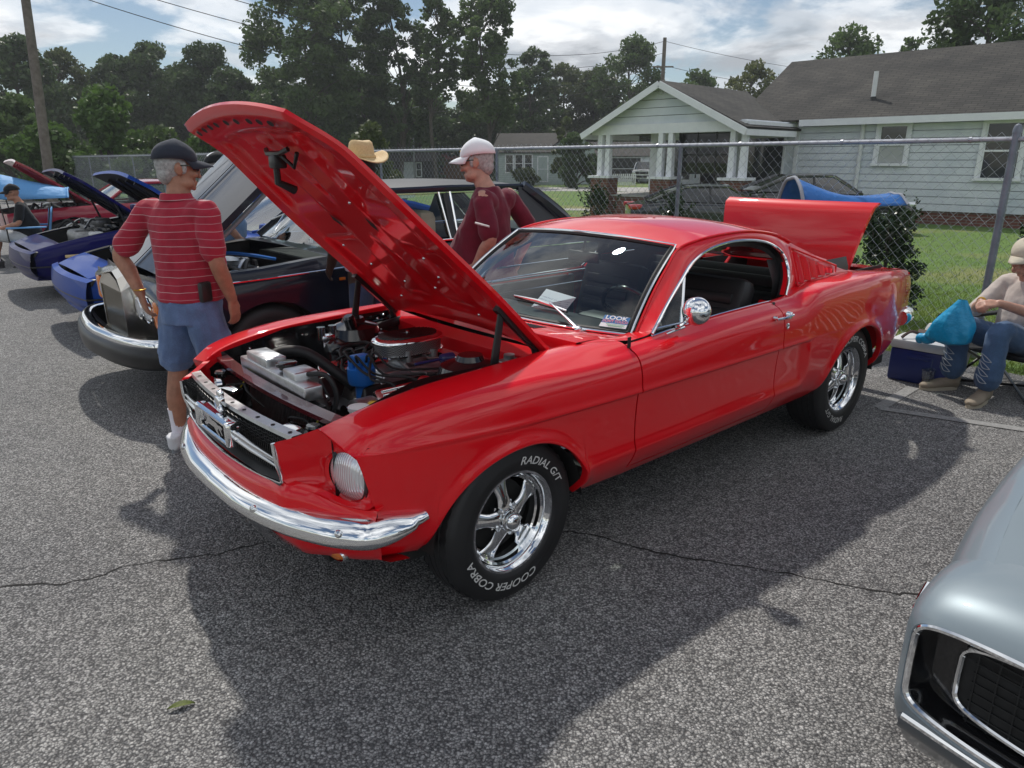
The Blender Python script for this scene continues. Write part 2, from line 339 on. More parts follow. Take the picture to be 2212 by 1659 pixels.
rd = MB().add([(-60, 57, -.444), (60, 43, -.444), (60, 49.5, -.444), (-60, 64, -.444)], [(0, 1, 2, 3)]); tag(rd.build('road', 'concrete_road', smooth=False), kind='structure')
tag(MB().add([(2.3, 31.2, -.446), (6.0, 30.2, -.446), (6.0, 31.4, -.446), (2.3, 32.4, -.446)], [(0, 1, 2, 3)]).build('path', 'concrete_road', smooth=False), kind='structure')
def strip(pts, wid, z, seed, taper=True):
    q = random.Random(seed); P = crv([(*p_, 0) for p_ in pts], 110); P[:, :2] += np.array([[q.gauss(0, .006), q.gauss(0, .006)] for _ in P]); L_, R2 = [], []
    T = np.gradient(P, axis=0)
    for i, p_ in enumerate(P):
        n = np.array((-T[i, 1], T[i, 0], 0)); n /= np.linalg.norm(n)+1e-9; w_ = wid*(.35+1.0*q.random()); L_.append(p_+n*w_/2+np.array((0, 0, z))); R2.append(p_-n*w_/2+np.array((0, 0, z)))
    return MB().grid(np.stack([L_, R2]))
strip([(-2.6, 2.32), (-2.10, 2.54), (-1.80, 2.58), (-1.62, 2.72), (-1.30, 2.80), (-1.02, 2.95), (-.6, 3.1), (0, 3.02), (.35, 2.95), (.66, 2.78), (1.15, 2.62), (1.5, 2.48), (1.9, 2.44), (2.6, 2.2)], .010, .002, 3).build('crack', 'crack_dark', lot, smooth=False)
for a, b in (((2.55, 4.68), (3.8, 3.95)), ((2.55, 4.68), (3.05, 5.15))):
    d_ = np.array(b)-np.array(a); n_ = np.array((-d_[1], d_[0]))/np.linalg.norm(d_)*.042
    MB().add([(*(np.array(a)+n_), .002+.0008*b[0]), (*(np.array(b)+n_), .002+.0008*b[0]), (*(np.array(b)-n_), .002+.0008*b[0]), (*(np.array(a)-n_), .002+.0008*b[0])], [(0, 1, 2, 3)]).build('painted_line', 'worn_line', lot, smooth=False)
mat('dry_leaf', (.10, .13, .02), .6, var=.3, vscale=60)
lf = []
for t in np.linspace(0, 1, 9):
    w_ = .018*math.sin(math.pi*t)**.8; lf.append([(-.055+.11*t, -w_, .012+.012*math.sin(3*t)), (-.055+.11*t, 0, .006+.012*math.sin(3*t)), (-.055+.11*t, w_, .012+.012*math.sin(3*t))])
tag(MB().grid(np.array(lf)).build('fallen_leaf', 'dry_leaf'), 'small curled green leaf lying alone on the asphalt', 'leaf')
bpy.data.objects['fallen_leaf'].location = (-1.06, 1.86, .0); bpy.data.objects['fallen_leaf'].rotation_euler = (0, .1, .45); bpy.data.objects['fallen_leaf'].scale = (.75, .75, .75)
# grass blades near the fence
def fast_mesh(name, V, nper, m):                          # nper = 3 or 4 verts per face, unshared
    me = bpy.data.meshes.new(name); n = len(V)//nper; me.vertices.add(len(V)); me.vertices.foreach_set('co', np.asarray(V, np.float32).ravel())
    me.loops.add(len(V)); me.loops.foreach_set('vertex_index', np.arange(len(V), dtype=np.int32)); me.polygons.add(n)
    me.polygons.foreach_set('loop_start', np.arange(n, dtype=np.int32)*nper); me.polygons.foreach_set('loop_total', np.full(n, nper, np.int32))
    for q in (m if isinstance(m, (list, tuple)) else [m]): me.materials.append(MAT[q])
    me.update(calc_edges=True); return me
def leafmat(name, col, var=.45, trans=.35, scale=1.5, rough=.5, col2=None):
    m = mat(name, col, rough, spec=.35); t = m.node_tree; b = t.nodes['Principled BSDF']; l = t.links.new; tcn = node(m, 'ShaderNodeTexCoord')
    n = node(m, 'ShaderNodeTexNoise'); n.inputs['Scale'].default_value = scale; n.inputs['Detail'].default_value = 6; n.inputs['Roughness'].default_value = .7; l(tcn.outputs['Object'], n.inputs['Vector'])
    r = node(m, 'ShaderNodeValToRGB'); l(n.outputs[0], r.inputs[0]); e = r.color_ramp.elements; e[0].position = .3; e[1].position = .7
    e[0].color = (*[c*(1-var) for c in col], 1); c2 = col2 or [c*(1+var) for c in col]; e[1].color = (*c2, 1); l(r.outputs[0], b.inputs['Base Color'])
    tr = node(m, 'ShaderNodeBsdfTranslucent'); l(r.outputs[0], tr.inputs[0]); mx_ = node(m, 'ShaderNodeMixShader'); mx_.inputs[0].default_value = trans
    l(b.outputs[0], mx_.inputs[1]); l(tr.outputs[0], mx_.inputs[2]); l(mx_.outputs[0], t.nodes['Material Output'].inputs[0]); return m
leafmat('grass_blade', (.10, .21, .025), .4, .35, 1.2, col2=(.23, .29, .05))
nr = np.random.default_rng(5)
def blades(n, fx, hmin, hmax, wd):
    P = fx(n); a = nr.uniform(0, 6.283, n); h = nr.uniform(hmin, hmax, n); ln = nr.uniform(0, .05, (n, 2))*1.0; w_ = wd*nr.uniform(.6, 1.2, n)
    V = np.zeros((n, 3, 3)); V[:, 0, :2] = P-np.c_[np.cos(a), np.sin(a)]*w_[:, None]; V[:, 1, :2] = P+np.c_[np.cos(a), np.sin(a)]*w_[:, None]; V[:, 2, :2] = P+nr.normal(0, .03, (n, 2)); V[:, 2, 2] = h
    g0 = gh_(P[:, 0], P[:, 1]); V[:, :, 2] += g0[:, None]
    return V.reshape(-1, 3)
def gpos(n):
    x = -5.0-np.abs(nr.exponential(4.0, n)); y = nr.uniform(-1.5, 6.5, n)-(-x-5)*.25
    return np.c_[-.52014+CF*x-SF*y, 3.05943+SF*x+CF*y]
def gpos2(n):
    x = -5.0-np.abs(nr.exponential(6.0, n)); y = nr.uniform(-30, -1, n)
    return np.c_[-.52014+CF*x-SF*y, 3.05943+SF*x+CF*y]
V = np.vstack([blades(70000, gpos, .02, .075, .004), blades(30000, gpos2, .03, .09, .008)])
tag(link('grass', fast_mesh('grass', V, 3, 'grass_blade')), 'short green lawn grass behind the chain link fence', 'grass', kind='stuff')
# ================================================================ chain link fence
mat('galvanised', (.36, .38, .42), .45, .7, var=.15, vscale=12); mat('post_grey', (.20, .22, .26), .5, .5, var=.2, vscale=8)
fe = empty('chain_link_fence', mw(-5.35, 0), FH0, 'grey chain link fence with pipe rail and posts behind the cars', 'fence')
FZ = 1.80
YR0, YR1 = .76, -34.6                                   # right terminal post, far left end (row frame y)
ys_ = [YR0-3.22*k for k in range(12)]
for k, y in enumerate(ys_):
    r = .030 if k == 0 else .023
    pb = MB().lathe([(r, 0), (r, FZ+(.05 if k == 0 else -.04))], 14, (0, y, 0)); pb.lathe([(r*1.12, 0), (r*1.12, .03), (r*.8, .06), (0, .075)], 14, (0, y, FZ+(.045 if k == 0 else -.05)))
    for z in (.45, 1.25): pb.lathe([(r*1.12, -.008), (r*1.12, .008)], 14, (0, y, z))
    pb.build('fence_post', 'post_grey', fe)
MB().tube([(0, 8.0, FZ)]+[(0, y, FZ) for y in np.linspace(YR0, YR1, 30)], .021, 10).build('top_rail', 'galvanised', fe)
for k in range(11):
    for j in range(3):
        y = ys_[k]-3.22*(j+.3)/3; MB().lathe([(.026, -.012), (.026, .012)], 10, (0, y, FZ), axis=(0, 1, 0)).build('rail_tie', 'galvanised', fe) if k < 3 else None
def wires(y0, y1, wd, hh, r, name):
    n = int(abs(y1-y0)/(wd/2)); m = int(FZ/(hh/2))+1; zs = np.linspace(.02, FZ+.055, m); V = []
    tri = np.array([(1, 0), (-.5, .87), (-.5, -.87)])*r
    for i in range(n):
        ya = y0-i*wd/2*np.sign(y0-y1); dy = -wd/2*np.sign(y0-y1)
        yy = ya+dy*((np.arange(m)+i) % 2); xx = .006*np.where((np.arange(m)+i) % 2, 1, -1)
        ring = np.stack([np.stack([xx+.024*0+q[0], yy+q[1], zs], 1) for q in tri], 1)   # m,3,3
        for a in range(3):
            b = (a+1) % 3; V.append(np.stack([ring[:-1, a], ring[:-1, b], ring[1:, b], ring[1:, a]], 1).reshape(-1, 3))
    o = link(name, fast_mesh(name, np.vstack(V), 4, 'galvanised'), fe); o['kind'] = 'stuff'; o.location = (.026, 0, 0)
wires(YR0, -9.0, .098, .098, .0021, 'wire_mesh'); wires(-9, YR1, .14, .14, .0035, 'wire_mesh'); wires(7.5, YR0, .098, .098, .0021, 'wire_mesh')
# ================================================================ white house
noisy('white_siding', (.64, .68, .73), (.74, .78, .82), 2.2, .6, c2=(.56, .62, .68), scale2=.8, bump=.1, bscale=20)
noisy('white_trim', (.74, .76, .79), (.82, .84, .86), 4, .5, bump=0)
def shingle(name, c0, c1):
    m = mat(name, c0, .95); t = m.node_tree; l = t.links.new; tcn = node(m, 'ShaderNodeTexCoord'); b = t.nodes['Principled BSDF']
    br = node(m, 'ShaderNodeTexBrick'); br.inputs['Scale'].default_value = 1; br.inputs['Brick Width'].default_value = .32; br.inputs['Row Height'].default_value = .11; br.inputs['Mortar Size'].default_value = .010
    br.inputs['Color1'].default_value = (*c0, 1); br.inputs['Color2'].default_value = (*c1, 1); br.inputs['Mortar'].default_value = (*[q*.45 for q in c0], 1); l(tcn.outputs['UV'], br.inputs['Vector'])
    n = node(m, 'ShaderNodeTexNoise'); n.inputs['Scale'].default_value = 1.2; n.inputs['Detail'].default_value = 8; l(tcn.outputs['Object'], n.inputs['Vector']); r = node(m, 'ShaderNodeValToRGB'); l(n.outputs[0], r.inputs[0])
    r.color_ramp.elements[0].position = .3; r.color_ramp.elements[0].color = (.65, .65, .65, 1); r.color_ramp.elements[1].position = .72; r.color_ramp.elements[1].color = (1.35, 1.3, 1.2, 1)
    mu = node(m, 'ShaderNodeMixRGB', blend_type='MULTIPLY'); mu.inputs[0].default_value = 1; l(br.outputs[0], mu.inputs[1]); l(r.outputs[0], mu.inputs[2]); l(mu.outputs[0], b.inputs['Base Color'])
    bp = node(m, 'ShaderNodeBump'); bp.inputs['Strength'].default_value = .6; bp.inputs['Distance'].default_value = .012; l(br.outputs['Fac'], bp.inputs['Height']); bp.invert = True; l(bp.outputs[0], b.inputs['Normal'])
shingle('roof_shingle', (.045, .044, .043), (.064, .062, .059))
def brickmat(name, c0, c1, mort, sc=1):
    m = mat(name, c0, .9); t = m.node_tree; l = t.links.new; tcn = node(m, 'ShaderNodeTexCoord'); br = node(m, 'ShaderNodeTexBrick'); br.inputs['Scale'].default_value = sc; br.inputs['Brick Width'].default_value = .22; br.inputs['Row Height'].default_value = .075; br.inputs['Mortar Size'].default_value = .008
    br.inputs['Color1'].default_value = (*c0, 1); br.inputs['Color2'].default_value = (*c1, 1); br.inputs['Mortar'].default_value = (*mort, 1); l(tcn.outputs['UV'], br.inputs['Vector']); l(br.outputs[0], t.nodes['Principled BSDF'].inputs['Base Color'])
    bp = node(m, 'ShaderNodeBump'); bp.invert = True; bp.inputs['Strength'].default_value = .5; bp.inputs['Distance'].default_value = .01; l(br.outputs['Fac'], bp.inputs['Height']); l(bp.outputs[0], t.nodes['Principled BSDF'].inputs['Normal'])
brickmat('red_brick', (.13, .045, .032), (.19, .07, .05), (.22, .2, .18))
mat('screen_dark', (.018, .018, .018), .6); mat('window_pane', (.03, .035, .04), .08, coat=.6); mat('blind', (.42, .44, .42), .6); mat('pipe_white', (.68, .70, .70), .45, var=.05)
def planar_uv(o, axes=None):                              # box-projected uv in metres
    me = o.data; uv = me.uv_layers.new(name='uv'); 
    for p_ in me.polygons:
        n = p_.normal; ax = (0, 1, 2)
        u = Vector((0, 0, 1)).cross(n)
        u = Vector((1, 0, 0)) if u.length < .05 else u.normalized(); v_ = n.cross(u)
        for li in p_.loop_indices:
            c = me.vertices[me.loops[li].vertex_index].co; uv.data[li].uv = (c.dot(u), c.dot(v_))
    return o
HA_ = R_(-44); ho = empty('white_house', (13.30, 24.42, -.45), HA_, 'white clapboard house with grey shingle roof and gabled front porch', 'house', scale=1.27)
# main block: x -3.2..6, wall plane y=0 (towards camera is -y)
XL, XR, DEP = -3.2, 7.0, 6.4; ZE, ZB = 2.66, .32
planar_uv(MB().box(((XL+XR)/2, DEP/2, ZB/2+.0), (XR-XL-.08, DEP-.08, ZB+.02)).build('foundation', 'red_brick', ho, smooth=False))
MB().box(((XL+XR)/2, DEP/2+.03, (ZB+ZE)/2), (XR-XL-.02, DEP, ZE-ZB-.02)).build('wall_core', 'white_siding', ho, smooth=False)
nb = 13; bh = (ZE-ZB)/nb
for k in range(nb):
    z0 = ZB+k*bh; MB().box(((XL+XR)/2, -.012, z0+bh/2+.009), (XR-XL, .034, bh-.018)).build('siding_board', 'white_siding', ho, smooth=False)
MB().box((XL-.0, -.02, (ZB+ZE)/2), (.11, .07, ZE-ZB)).build('corner_board', 'white_trim', ho, smooth=False)
def hwin(x0, x1, z0, z1, y=-.058, blind=False):
    w_ = MB(); t = .085
    for a in ((x0-t, x0), (x1, x1+t)): w_.box(((a[0]+a[1])/2, y-.02, (z0+z1)/2), (t, .05, z1-z0+2*t))
    w_.box(((x0+x1)/2, y-.02, z1+t/2), (x1-x0, .05, t)); w_.box(((x0+x1)/2, y-.035, z0-t/2), (x1-x0+2.6*t, .09, t*.8))
    wo = w_.build('window', 'white_trim', ho, smooth=False); m = (z0+z1)/2
    s_ = MB().box(((x0+x1)/2, y-.01, m), (x1-x0, .03, .045))
    for a in (x0+.02, x1-.02): s_.box((a, y-.005, m), (.04, .03, z1-z0))
    s_.build('sash', 'white_trim', wo, smooth=False)
    MB().box(((x0+x1)/2, y+.012, (z1+m)/2), (x1-x0, .006, z1-m)).build('pane', 'window_pane', wo, smooth=False); MB().box(((x0+x1)/2, y+.012, (z0+m)/2), (x1-x0, .006, m-z0)).build('pane', 'blind' if blind else 'window_pane', wo, smooth=False)
    if blind is None: pass
hwin(-1.0, -.31, 1.52, 2.42, blind=True); hwin(1.42, 2.2, 1.18, 2.42); hwin(4.2, 5.0, 1.18, 2.42)
MB().tube([(-1.43, -.09, .72), (-1.43, -.09, 2.60)], .055, 10).build('drain_pipe', 'pipe_white', ho)
# main roof: gable, ridge along x at y=3.2
RZ = 4.60; RY = 3.2; ov = .38
ez = ZE+.10
rf = MB().add([(-5.05, RY, RZ), (XR+1, RY, RZ), (XR+1, -ov, ez-.1), (-3.70, -ov, ez-.1), (-5.05, .775, 3.286), (-5.05, DEP+ov, ez-.1), (XR+1, DEP+ov, ez-.1)], [(0, 4, 3, 2, 1), (0, 1, 6, 5)])
ro = planar_uv(rf.build('roof', 'roof_shingle', ho, smooth=False, solid=.06))
MB().box(((-3.05+XR+1)/2, -ov-.012, ez-.19), (XR+1+3.05, .03, .17)).build('fascia', 'white_trim', ho, smooth=False)
MB().box(((-3.1+XR+1)/2, -ov/2, ez-.20), (XR+1+3.0, ov, .02)).build('soffit', 'white_trim', ho, smooth=False)
MB().tube([(-1.5, .55, 3.1), (-1.5, .55, 3.85)], .06, 12).build('vent_pipe', 'pipe_white', ho); MB().lathe([(.13, 0), (.07, .12), (.07, .14)], 14, (-1.5, .55, 3.08)).build('pipe_collar', 'screen_dark', ho)
# porch: gable facing the camera (plane y=-3), centre x=-5.75
PC, PH, PY = -5.75, 2.5, -3.0; PZE, PZA = 2.42, 3.62
rl = MB()
for s in (-1, 1):
    xe = PC+s*(PH+.12); ze = PZE-.05
    rl.add([(PC, PY-.35, PZA), (xe, PY-.35, ze), (xe, .25 if s > 0 else 1.5, ze), (PC+s*2.0, .25 if s > 0 else 1.5, PZA-2.0*(PZA-ze)/(PH+.12)), (PC, 1.6, PZA)], [(0, 1, 2, 3, 4) if s < 0 else (0, 4, 3, 2, 1)])
planar_uv(rl.build('porch_roof', 'roof_shingle', ho, smooth=False, solid=.05))
for s in (-1, 1):
    a = np.array((PC, PY-.37, PZA-.03)); b = np.array((PC+s*(PH+.14), PY-.37, PZE-.12)); dd = b-a; ang = math.atan2(dd[2], dd[0])
    MB().box((a+b)/2+np.array((0, 0, -.02)), (np.linalg.norm(dd), .04, .17), rotm(0, -ang, 0)).build('barge_board', 'white_trim', ho, smooth=False)
    MB().box((PC+s*(PH+.13), PY+1.15, PZE-.14), (.03, 3.0, .15)).build('fascia', 'white_trim', ho, smooth=False)
gz0 = PZE-.05; nbd = 5
for k in range(nbd):
    za, zb_ = gz0+.20+(PZA-gz0-.20)*k/nbd, gz0+.20+(PZA-gz0-.20)*(k+1)/nbd
    wa, wb_ = PH*(PZA-za)/(PZA-gz0), PH*(PZA-zb_)/(PZA-gz0); MB().add([(PC-wa, PY-.04, za+.014), (PC+wa, PY-.04, za+.014), (PC+wb_, PY-.04, zb_), (PC-wb_, PY-.04, zb_), (PC-wa, PY+.02, za+.014), (PC+wa, PY+.02, za+.014), (PC-wb_, PY+.02, zb_), (PC+wb_, PY+.02, zb_)], [(0, 1, 2, 3), (0, 4, 5, 1), (3, 2, 7, 6)]).build('gable_board', 'white_siding', ho, smooth=False)
MB().box((PC, PY, gz0+.08), (2*PH-.1, .16, .26)).build('porch_beam', 'white_trim', ho, smooth=False)
MB().box((PC+PH-.06, -1.4, gz0+.08), (.14, 3.1, .22)).build('porch_beam', 'white_trim', ho, smooth=False); MB().box((PC, -1.2, gz0+.22), (2*PH-.2, 3.4, .03)).build('porch_ceiling', 'white_siding', ho, smooth=False)
gv = MB()
for k in range(9): gv.box((PC-.22+.055*k, PY-.05, PZA-.24), (.018, .02, .12))
gv.build('gable_vent', 'white_trim', ho, smooth=False)
for x in (-7.75, -5.63, -3.45):
    for dx in ((-.16, .16) if x > -7.5 else (-.14, .14)):
        MB().box((x+dx, PY, (1.16+gz0)/2), (.17, .17, gz0-1.16), taper=(.82, .82)).build('porch_column', 'white_trim', ho, smooth=False)
    MB().box((x, PY, 1.13), (.78, .62, .07)).build('pier_cap', 'white_trim', ho, smooth=False)
    planar_uv(MB().box((x, PY, .55), (.64, .5, 1.10)).build('brick_pier', 'red_brick', ho, smooth=False))
planar_uv(MB().box((PC, PY+1.5, .30), (2*PH-.1, 3.0, .55)).build('porch_base', 'red_brick', ho, smooth=False)); MB().box((PC, PY+1.5, .60), (2*PH, 3.1, .05)).build('porch_floor', 'concrete_road', ho, smooth=False)
MB().box((-5.7, .06, 1.5), (4.9, .1, 2.1)).build('porch_wall', 'white_siding', ho, smooth=False)
for (x0, x1, z0, z1) in ((-7.6, -6.6, 1.0, 2.2), (-6.2, -5.2, .62, 2.3), (-4.9, -3.6, 1.0, 2.2)):
    o_ = MB().box(((x0+x1)/2, 0, (z0+z1)/2), (x1-x0+.12, .04, z1-z0+.12)).build('window', 'white_trim', ho, smooth=False); MB().box(((x0+x1)/2, -.03, (z0+z1)/2), (x1-x0, .03, z1-z0)).build('pane', 'window_pane', o_, smooth=False)
sc_ = MB()
for x in np.linspace(-5.4, -3.7, 4): sc_.box((x, PY+.3, 1.75), (.03, .03, 1.25))
for z in (1.25, 1.75, 2.3): sc_.box((-4.55, PY+.3, z), (1.75, .025, .03))
so2 = sc_.build('porch_screen', 'screen_dark', ho, smooth=False); glass('screen_mesh', (.22, .22, .22), 0); MB().box((-4.55, PY+.31, 1.78), (1.72, .006, 1.05)).build('screen_panel', 'screen_mesh', so2, smooth=False)
# ================================================================ red fastback
FX, FY, FH = -.52014, 3.05943, 3.856797
fb = empty('fastback_car', (FX, FY, 0), FH, 'glossy red fastback coupe with its hood and trunk lid raised', 'car')
W = Spl([(.70, .745), (.62, .765), (.5, .795), (.35, .822), (.2, .84), (0, .853), (-.7, .865), (-1.8, .868), (-2.7, .872), (-3.1, .852), (-3.4, .812), (-3.65, .757), (-3.82, .715)])
ZS = Spl([(.70, .775), (.64, .80), (.56, .845), (.4, .876), (.157, .897), (-.118, .90), (-.45, .893), (-.73, .902), (-1.0, .918), (-1.4, .935), (-1.735, .938), (-1.92, .936), (-2.02, .941), (-2.12, .970), (-2.22, .983), (-2.53, .992), (-2.96, .985), (-3.4, .955), (-3.82, .905)])
ZC = Spl([(.7, .775), (.45, .765), (-.1, .745), (-.7, .733), (-2.05, .722), (-3, .72), (-3.8, .70)])
UP = Spl([(0, -.066), (.006, -.052), (.018, -.036), (.04, -.019), (.075, -.007), (.12, -.001), (.17, 0), (.5, 0)])
LOWC = Spl([(.28, -.14), (.31, -.116), (.335, -.094), (.37, -.066), (.41, -.040), (.445, -.024), (.465, -.0175), (.475, -.019), (.50, -.027), (.56, -.030), (.66, -.026), (.71, -.0215), (.9, -.0215)])
LOWS = Spl([(.28, -.14), (.31, -.116), (.335, -.094), (.37, -.066), (.41, -.044), (.46, -.026), (.52, -.014), (.60, -.005), (.68, -.001), (.9, 0)])
AF = (0., .325, .372, .335); AR = (-2.743, .325, .39, .372)
def Yside(x, z):
    x = np.asarray(x, float); z = np.asarray(z, float); zc = ZC(x)
    up = UP(ZS(x)-z)*(1-.35*sstep(-1.9, -2.2, x))
    m = (1-sstep(-.30, .12, x))*sstep(-2.10-(.50-z)*.12, -2.06-(.50-z)*.12, x)
    st = sstep(0.0, .016, zc-z)
    zq = z+(.722-zc)*sstep(.45, .74, z)
    lo = m*(st*LOWC(zq))+(1-m)*np.minimum(LOWS(zq), 0)
    crease = .005*np.exp(-((z-zc-.006)/.012)**2)*(1-sstep(.40, .62, x))*sstep(-2.15, -2.05, x)
    y = W(x)+np.where(z > zc, up, 0)+np.where(z <= zc, lo, 0)+crease
    for (xc, zc_, rx, rz) in (AF, AR):
        d = np.sqrt(((x-xc)/rx)**2+((z-zc_)/rz)**2)-1
        k = np.where(z > .28, 1, 0)
        y = y+k*(.017*np.exp(-(np.maximum(d-.02, 0)/.10)**2))*sstep(.30, .42, z)-k*.006*np.exp(-(d/.012)**2)
    return y
def archpts(A, n=41):
    xc, zc, rx, rz = A; t = np.linspace(0, math.pi, n); return np.c_[xc+rx*np.cos(t), zc+rz*np.sin(t)**.9]
def sidepanel(bot, top, nz=44, front=None, rear=None, pw=1.0):
    B = np.array(bot, float); T = np.array(top, float); zb, zt = B[:, 1], T[:, 1]; zc = ZC((B[:, 0]+T[:, 0])/2)
    zl = np.where(zb < .44, .47, zb+.4*(zc-.02-zb)); cols = []
    def sp(a, b, n): return [a+(b-a)*k/n for k in range(n)]
    cols = sp(zb, zl, 12)+sp(zl, zc-.018, 12)+sp(zc-.018, zc, 5)+sp(zc, zc+.02, 4)+sp(zc+.02, zt-.04, 6)+sp(zt-.04, zt, 8)+[zt]
    Z = np.stack(cols, 1); t = (Z-zb[:, None])/(zt-zb)[:, None]; X = B[:, :1]+(T[:, :1]-B[:, :1])*t
    n = len(B); s = np.linspace(0, 1, n)[:, None]
    if front is not None: X = X+np.clip(1-s*5, 0, 1)**2*(front(Z)-(X[0]*np.ones_like(X)))
    if rear is not None: X = X+np.clip(1-(1-s)*5, 0, 1)**2*(rear(Z)-(X[-1]*np.ones_like(X)))
    return np.stack([X, Yside(X, Z), Z], 2)
def seg(a, b, n): return np.linspace(a, b, n, endpoint=False)
ZT = .975
# ---- front fender
bot = np.vstack([seg((.545, .365), (AF[0]+AF[2], AF[1]), 10), archpts(AF, 49)[:-1], seg((AF[0]-AF[2], AF[1]), (-.657, .312), 12), [(-.657, .312)]])
txs = np.r_[seg(.655, .44, 10), seg(.44, -.44, 48), seg(-.44, -.657, 12), -.657]
top = np.c_[txs, ZS(txs)]
FF = Spl([(.30, .535), (.40, .545), (.50, .557), (.60, .578), (.70, .603), (.76, .620), (.80, .645), (.9, .655)])
P = sidepanel(bot, top, 48, front=FF)
YI = Spl([(.70, .53), (.66, .545), (.56, .585), (.45, .60), (.2, .612), (-.1, .618), (-.4, .625), (-.52, .66), (-.66, .70)])
ZI = Spl([(.70, .79), (.66, .806), (.56, .848), (.45, .873), (.22, .902), (-.1, .916), (-.38, .928), (-.55, .93), (-.66, .928)])
def fendertop(nt=14):
    e = P[:, -1]; xs = e[:, 0]; out = []
    for k in range(1, nt+1):
        t = k/nt; y = e[:, 1]+(YI(xs)-e[:, 1])*t; z = e[:, 2]+(ZI(xs)-e[:, 2])*t+.010*np.sin(math.pi*t)*np.clip((.66-xs)/.3, .0, 1)
        out.append(np.c_[xs+0*y, y, z])
    last = out[-1]
    out.append(last+np.array((0, -.006, -.006))); out.append(last+np.array((0, -.007, -.045)))
    return np.stack(out, 1)
FP = np.concatenate([P, fendertop()], 1)
# inner return lips of bottom edge
lip = P[:, 0]+np.array((0, -.03, .004)); lip2 = P[:, 0]+np.array((0, -.006, -.002))
FP = np.concatenate([lip[:, None], lip2[:, None], FP], 1)
mb = MB().grid(FP, flip=True)
rear = FP[-1]; mb.grid(np.stack([rear, rear+np.array((-.002, -.012, 0)), rear+np.array((0, -.05, 0))]), flip=True)
mb.build('front_fender', 'red_paint', fb, 50); mb.mirror().build('front_fender', 'red_paint', fb, 50)
# ---- door
xd = np.linspace(-.6655, -1.7955, 60); bot = np.c_[xd, np.full(60, .372)]; tp = np.c_[xd, ZS(xd)]
Dp = sidepanel(bot, tp, 46)
sl_y = lambda x: .752+0*x
topr = []
for t in (.35, .7, 1.0): topr.append(np.c_[xd, Dp[:, -1, 1]+(.757-Dp[:, -1, 1])*t, ZS(xd)+.018*math.sin(t*math.pi/2)])
topr.append(np.c_[xd, np.full(60, .745), ZS(xd)-.02])
Dp = np.concatenate([Dp[:, :1]+np.array((0, -.03, 0)), Dp]+[q[:, None] for q in topr], 1)
mb = MB().grid(Dp, flip=True)
for e, s in ((Dp[0], -1), (Dp[-1], 1)):
    mb.grid(np.stack([e, e+np.array((s*.002, -.010, 0)), e+np.array((0, -.05, 0))]), flip=s > 0)
mb.build('door', 'red_paint', fb, 50); mb.mirror().build('door', 'red_paint', fb, 50)
for xs_ in (-.6605, -1.8005):  # black strip behind each door gap, added to paint in its shade
    zz9 = np.linspace(.37, .955, 24); yy9 = Yside(np.full(24, xs_), zz9)
    sm9 = MB().grid(np.array([[(xs_+dx, y-.016, z) for dx in (-.012, .012)] for y, z in zip(yy9, zz9)])); sm9.build('door_gap_shade', 'black_matte', fb); sm9.mirror().build('door_gap_shade', 'black_matte', fb)
# ---- rocker
xr = np.linspace(-.36, -2.36, 60); zz_ = np.linspace(.312, .364, 10)
X, Z = np.meshgrid(xr, zz_, indexing='ij'); Rk = np.stack([X, Yside(X, Z), Z], 2)
sel = (xr < -.66) & (xr > -1.80)
Rk2 = np.concatenate([Rk[:, :1]+np.array((0, -.12, -.015)), Rk[:, :1]+np.array((0, -.01, -.004)), Rk[sel.argmax()*0:, :], Rk[:, -1:]+np.array((0, -.04, .004))], 1)
k0, k1 = np.where(sel)[0][[0, -1]]
mb = MB().grid(Rk2[k0-1:k1+2], flip=True)
mb.build('rocker_panel', 'red_paint', fb, 50); mb.mirror().build('rocker_panel', 'red_paint', fb, 50)
# ---- quarter panel
bot = np.vstack([seg((-1.804, .312), (AR[0]+AR[2], AR[1]), 14), archpts(AR, 49)[:-1], seg((AR[0]-AR[2], AR[1]), (-3.35, .40), 6), seg((-3.35, .40), (-3.775, .585), 16), [(-3.775, .585)]])
txs = np.r_[seg(-1.804, -2.25, 14), seg(-2.25, -3.2, 48), seg(-3.2, -3.42, 6), seg(-3.42, -3.765, 16), -3.765]
top = np.c_[txs, ZS(txs)]
RR = Spl([(.5, -3.76), (.59, -3.775), (.67, -3.80), (.8, -3.79), (.905, -3.765), (1, -3.76)])
Q = sidepanel(bot, top, 46, rear=RR)
xs = Q[:, -1, 0]; topr = []
YQ = Spl([(-1.80, .757), (-2.0, .745), (-2.15, .715), (-2.7, .682), (-3.0, .65), (-3.2, .60), (-3.8, .56)]); ZQ = Spl([(-1.8, .956), (-2.0, .962), (-2.15, .984), (-2.3, 1.0), (-2.7, .995), (-3.0, .98), (-3.25, .95), (-3.8, .905)])
for t in (.15, .3, .5, .7, .85, 1): topr.append(np.c_[xs, Q[:, -1, 1]+(YQ(xs)-Q[:, -1, 1])*t, Q[:, -1, 2]+(ZQ(xs)-Q[:, -1, 2])*t+.006*math.sin(t*math.pi)])
topr.append(topr[-1]+np.array((0, -.004, -.03)))
Qp = np.concatenate([Q[:, :1]+np.array((0, -.03, .004)), Q[:, :1]+np.array((0, -.006, -.002)), Q]+[q[:, None] for q in topr], 1)
mb = MB().grid(Qp, flip=True); e = Qp[0]; mb.grid(np.stack([e, e+np.array((.002, -.01, 0)), e+np.array((0, -.05, 0))]))
e = Qp[-1]; mb.grid(np.stack([e, e+np.array((-.006, -.012, 0)), e+np.array((.01, -.05, 0))]), flip=True)
mb.build('quarter_panel', 'red_paint', fb, 50); mb.mirror().build('quarter_panel', 'red_paint', fb, 50)
